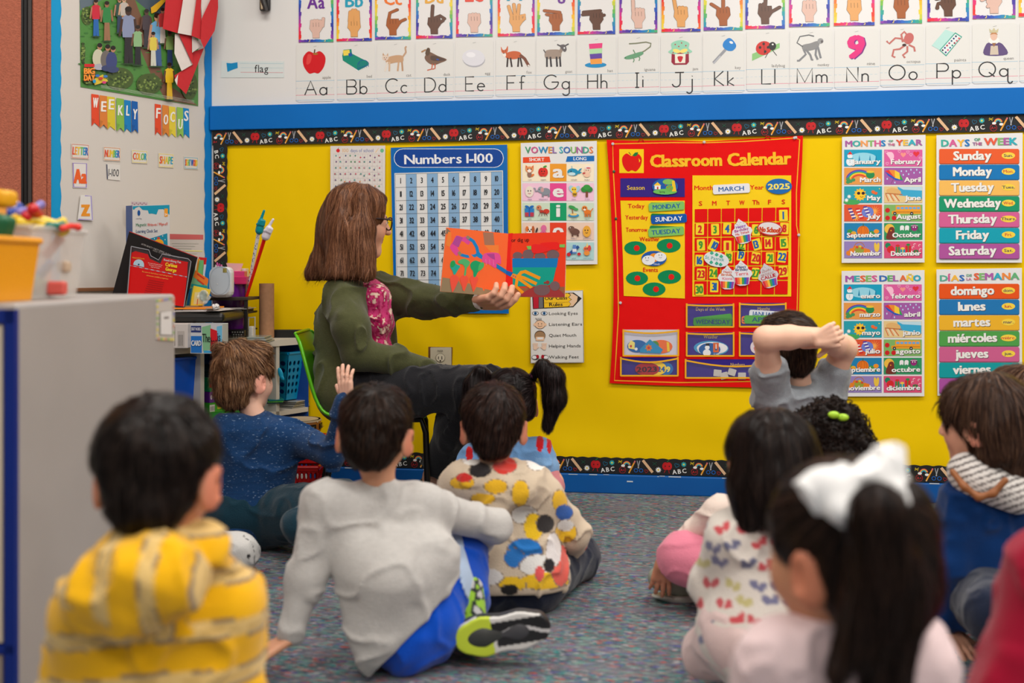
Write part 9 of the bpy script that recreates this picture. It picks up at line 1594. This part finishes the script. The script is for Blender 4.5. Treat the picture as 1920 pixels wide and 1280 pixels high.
# ---------- girl with the big white bow (nearest, right) ----------
def girl_bow():
 d = 1.27; h = Head(U(1588, 1030, d), direction(-34, -6), 1.04)
 shL, shR = U(1462, 1240, 1.27), U(1712, 1238, 1.30); hp = [U(1500, 1600, 1.28), U(1690, 1600, 1.3)]
 o, T = seat_kid('girl with a large white bow and long dark ponytail in a pale pink top', h, (204, 146, 112), None, shL, shR, hp[0], hp[1],
  [(shL, U(1400, 1420, 1.28), U(1450, 1560, 1.4)), (shR, U(1800, 1420, 1.32), U(1740, 1560, 1.45))], [(hp[0], U(1380, 1600, 1.5), U(1560, 1600, 1.7)), (hp[1], U(1830, 1600, 1.5), U(1640, 1600, 1.7))], (230, 204, 204), (214, 190, 190), .005, .054, .10, neck=U(1590, 1165, 1.27), short=.32, sleeves=(.050, .044, .03), tname='top')
 F = Field(); e = lambda c, r, k=.03, op='+': F.ell(h.P(*c), [v * h.s for v in r], h.R, k, op)
 e((0, -.008, .024), (.080, .098, .080)); e((0, -.045, -.035), (.070, .055, .060)); F.plane(h.P(0, .088, .045), h.D(0, .80, -.60), .012); F.plane(h.P(0, -.06, -.085), h.D(0, 0, -1), .01); e((0, .035, -.06), (.2, .034, .05), .01, '-')
 F.dsp = lambda P: noise3(P * np.array([1, 1, .4]), 60, 2) * .006
 tie = U(1612, 925, 1.175); tt = A3(tie); fl = lambda P: (tt - P) / (np.linalg.norm(P - tt, axis=1)[:, None] + 1e-6)
 HC = [(28, 19, 16), (20, 14, 12), (42, 29, 24), (54, 38, 30)]
 ho = hair_obj(o, F, h, (28, 20, 17), HC, 3200, .09, .0014, .005, fl, .003, .1)
 T2 = Field(); pts = [tie, U(1640, 960, 1.14), U(1655, 1060, 1.15), U(1660, 1160, 1.17), U(1645, 1290, 1.17)]; T2.chain(pts, [.018, .028, .030, .028, .016], .02); T2.cap(U(1640, 1120, 1.16), U(1570, 1260, 1.15), .026, .008, .03); T2.cap(U(1675, 1100, 1.16), U(1672, 1280, 1.17), .024, .014, .03); T2.dsp = lambda P: noise3(P * np.array([1, 1, .25]), 80, 2) * .009
 po, V, Q = fmesh('ponytail', T2, .004, (26, 18, 16), HAIRM, ho); strands('hair_strands', T2, V, Q, lambda P: np.tile(np.array([0, 0, -1.]), (len(P), 1)), 2400, .13, .0012, HC, po, .003, .4, 8, 4)
 B = Field(); c = tie - FWD * .012
 for sx, a in ((-1, U(1548, 918, 1.15)), (1, U(1660, 880, 1.16))):
  ax = (a - c).normalized(); R = frame(ax, -FWD); B.ell(lerp(c, a, .80), (.027, .036, .016), np.array(Matrix((ax.cross(FWD).normalized(), ax, FWD)).transposed()), .012); B.cap(c, lerp(c, a, .5), .014, .026, .014)
 B.ell(c, (.016, .014, .017), None, .008)
 for a, b in ((U(1575, 955, 1.14), .02), (U(1672, 935, 1.15), .02)): B.cap(lerp(c, a, .2), a, .008, .017, .01)
 B.dsp = folds(.006, 26, 2); fmesh('hair_bow', B, .003, (238, 236, 234), mat('satin_ribbon', (238, 236, 234), .55, attr=True, sheen=.3), ho)
girl_bow()
# ---------- girl in the navy sweater with a striped collar ----------
def girl_navy():
 d = 2.50; h = Head(U(1846, 790, d), direction(-48, -4), 1.02)
 shL, shR = U(1806, 950, 2.48), U(1958, 952, 2.50); hp = [U(1850, 1120, 2.48), U(1945, 1120, 2.5)]; wr = U(1768, 1172, 2.50)
 o, T = seat_kid('girl with dark brown shoulder-length hair in a navy sweater with striped collar', h, (222, 166, 138), None, shL, shR, hp[0], hp[1],
  [(shL, U(1782, 1060, 2.46), wr, -UPV * .5 - FWD * .8 + RGT * .3, -UPV, (.15,) * 4, 1), (shR, U(1990, 1060, 2.5), U(1960, 1140, 2.65))], [(hp[0], U(1868, 1150, 2.28), U(1900, 1195, 2.4)), (hp[1], U(2050, 1130, 2.7), U(1930, 1150, 2.9))], lambda V: L3((8, 46, 96)) * (1 + .12 * noise3(V, 150, 3)[:, None]), (20, 30, 52), .005, .058, .098, neck=U(1858, 890, 2.5), sleeves=(.060, .050, .040), pant_r=(.09, .06, .05), cmat=KNIT, tname='sweater')
 C = Field(); C.cap(U(1815, 885, 2.47), U(1925, 915, 2.47), .046, .050, .03); C.cap(U(1835, 905, 2.44), U(1905, 930, 2.42), .040, .040, .03); C.cap(U(1858, 870, 2.52), U(1862, 905, 2.5), .055, .06, .03)
 def sc(V):
  q = V - A3(CAM); z = q @ A3(FWD); u = 960 + F_ * (q @ A3(RGT)) / z; y = HZ - F_ * q[:, 2] / z; C_ = np.tile(L3((224, 218, 212)), (len(V), 1)); s_ = (y + .35 * u) % 12.5; C_[s_ < 4.2] = L3((92, 84, 82)); return C_
 fmesh('striped_collar', C, .004, sc, CLOTH, o)
 S1 = Field(); S1.chain([U(1786, 884, 2.43), U(1808, 912, 2.40), U(1835, 932, 2.385), U(1862, 925, 2.375), U(1885, 900, 2.37)], [.0075] * 5, .01); fmesh('brown_strap', S1, .004, (146, 88, 46), mat('leather_strap', (146, 88, 46), .5, attr=True), o)
 F = Field(); e = lambda c, r, k=.03, op='+': F.ell(h.P(*c), [v * h.s for v in r], h.R, k, op)
 e((0, -.008, .030), (.084, .104, .082)); e((0, -.05, -.03), (.080, .062, .075)); F.cap(U(1885, 820, 2.50), U(1903, 880, 2.47), .066, .046, .04); F.cap(U(1855, 820, 2.46), U(1850, 850, 2.45), .05, .025, .04); e((0, .092, -.02), (.062, .055, .075), .012, '-'); e((0, .06, -.075), (.11, .062, .07), .012, '-'); F.ell(h.P(-.075, .012, -.03), (.02, .02, .034), None, .01, '-')
 F.dsp = lambda P: noise3(P * np.array([1, 1, .5]), 45, 2) * .014
 hair_obj(o, F, h, (46, 31, 25), [(58, 40, 32), (76, 54, 42), (42, 28, 23), (96, 70, 54)], 3600, .11, .0012, .0048, whorl(h, (0, -.02, .1), .9), .004, .4)
girl_navy()
# ---------- child behind her, only the crown in view ----------
def child_back():
 d = 2.95; h = Head(U(1908, 752, d), direction(-10, -5), .98)
 shL, shR = U(1860, 880, d), U(1980, 880, d); hp = [U(1885, 1030, d), U(1950, 1030, d)]
 o, T = seat_kid('child with lighter brown hair behind the girl in navy, only the crown showing', h, KSK, None, shL, shR, hp[0], hp[1], [(shL, U(1850, 960, d), U(1870, 1010, 3.1)), (shR, U(1995, 960, d), U(1980, 1010, 3.1))], [(hp[0], U(1850, 1050, 3.2), U(1920, 1060, 3.3)), (hp[1], U(2010, 1050, 3.2), U(1950, 1060, 3.3))], (150, 60, 70), (50, 60, 80), .006, neck=U(1908, 850, d))
 hair_obj(o, hair_short(h), h, (70, 48, 36), [(86, 60, 44), (110, 80, 58), (66, 44, 34)], 2600, .06, .0012, .005, None, .004, .3)
child_back()
# ---------- child in crimson at the right edge ----------
def child_crimson():
 d = 1.42; h = Head(U(2130, 860, d), direction(-10, -5), 1.05)
 shL, shR = U(1972, 1085, 1.42), U(2240, 1085, 1.42); hp = [U(2010, 1480, d), U(2200, 1480, d)]
 o, T = seat_kid('child at the right edge of whom only a crimson sleeve is in view', h, KSK, None, shL, shR, hp[0], hp[1], [(shL, U(1888, 1330, 1.40), U(1870, 1560, 1.42), FWD, -UPV, (.3,) * 4, 1), (shR, U(2290, 1300, 1.42), U(2200, 1440, 1.6), FWD, -UPV, (.3,) * 4, 1)], [(hp[0], U(1960, 1560, 1.65), U(2130, 1560, 1.8)), (hp[1], U(2330, 1540, 1.65), U(2150, 1560, 1.85))], (146, 14, 44), (40, 40, 60), .006, .066, .11, neck=U(2130, 1010, d), sleeves=(.064, .058, .048), cmat=KNIT, tname='sweater')
 hair_obj(o, hair_short(h), h, (40, 28, 24), BLACKH, 800, .06, .0014, .006)
child_crimson()
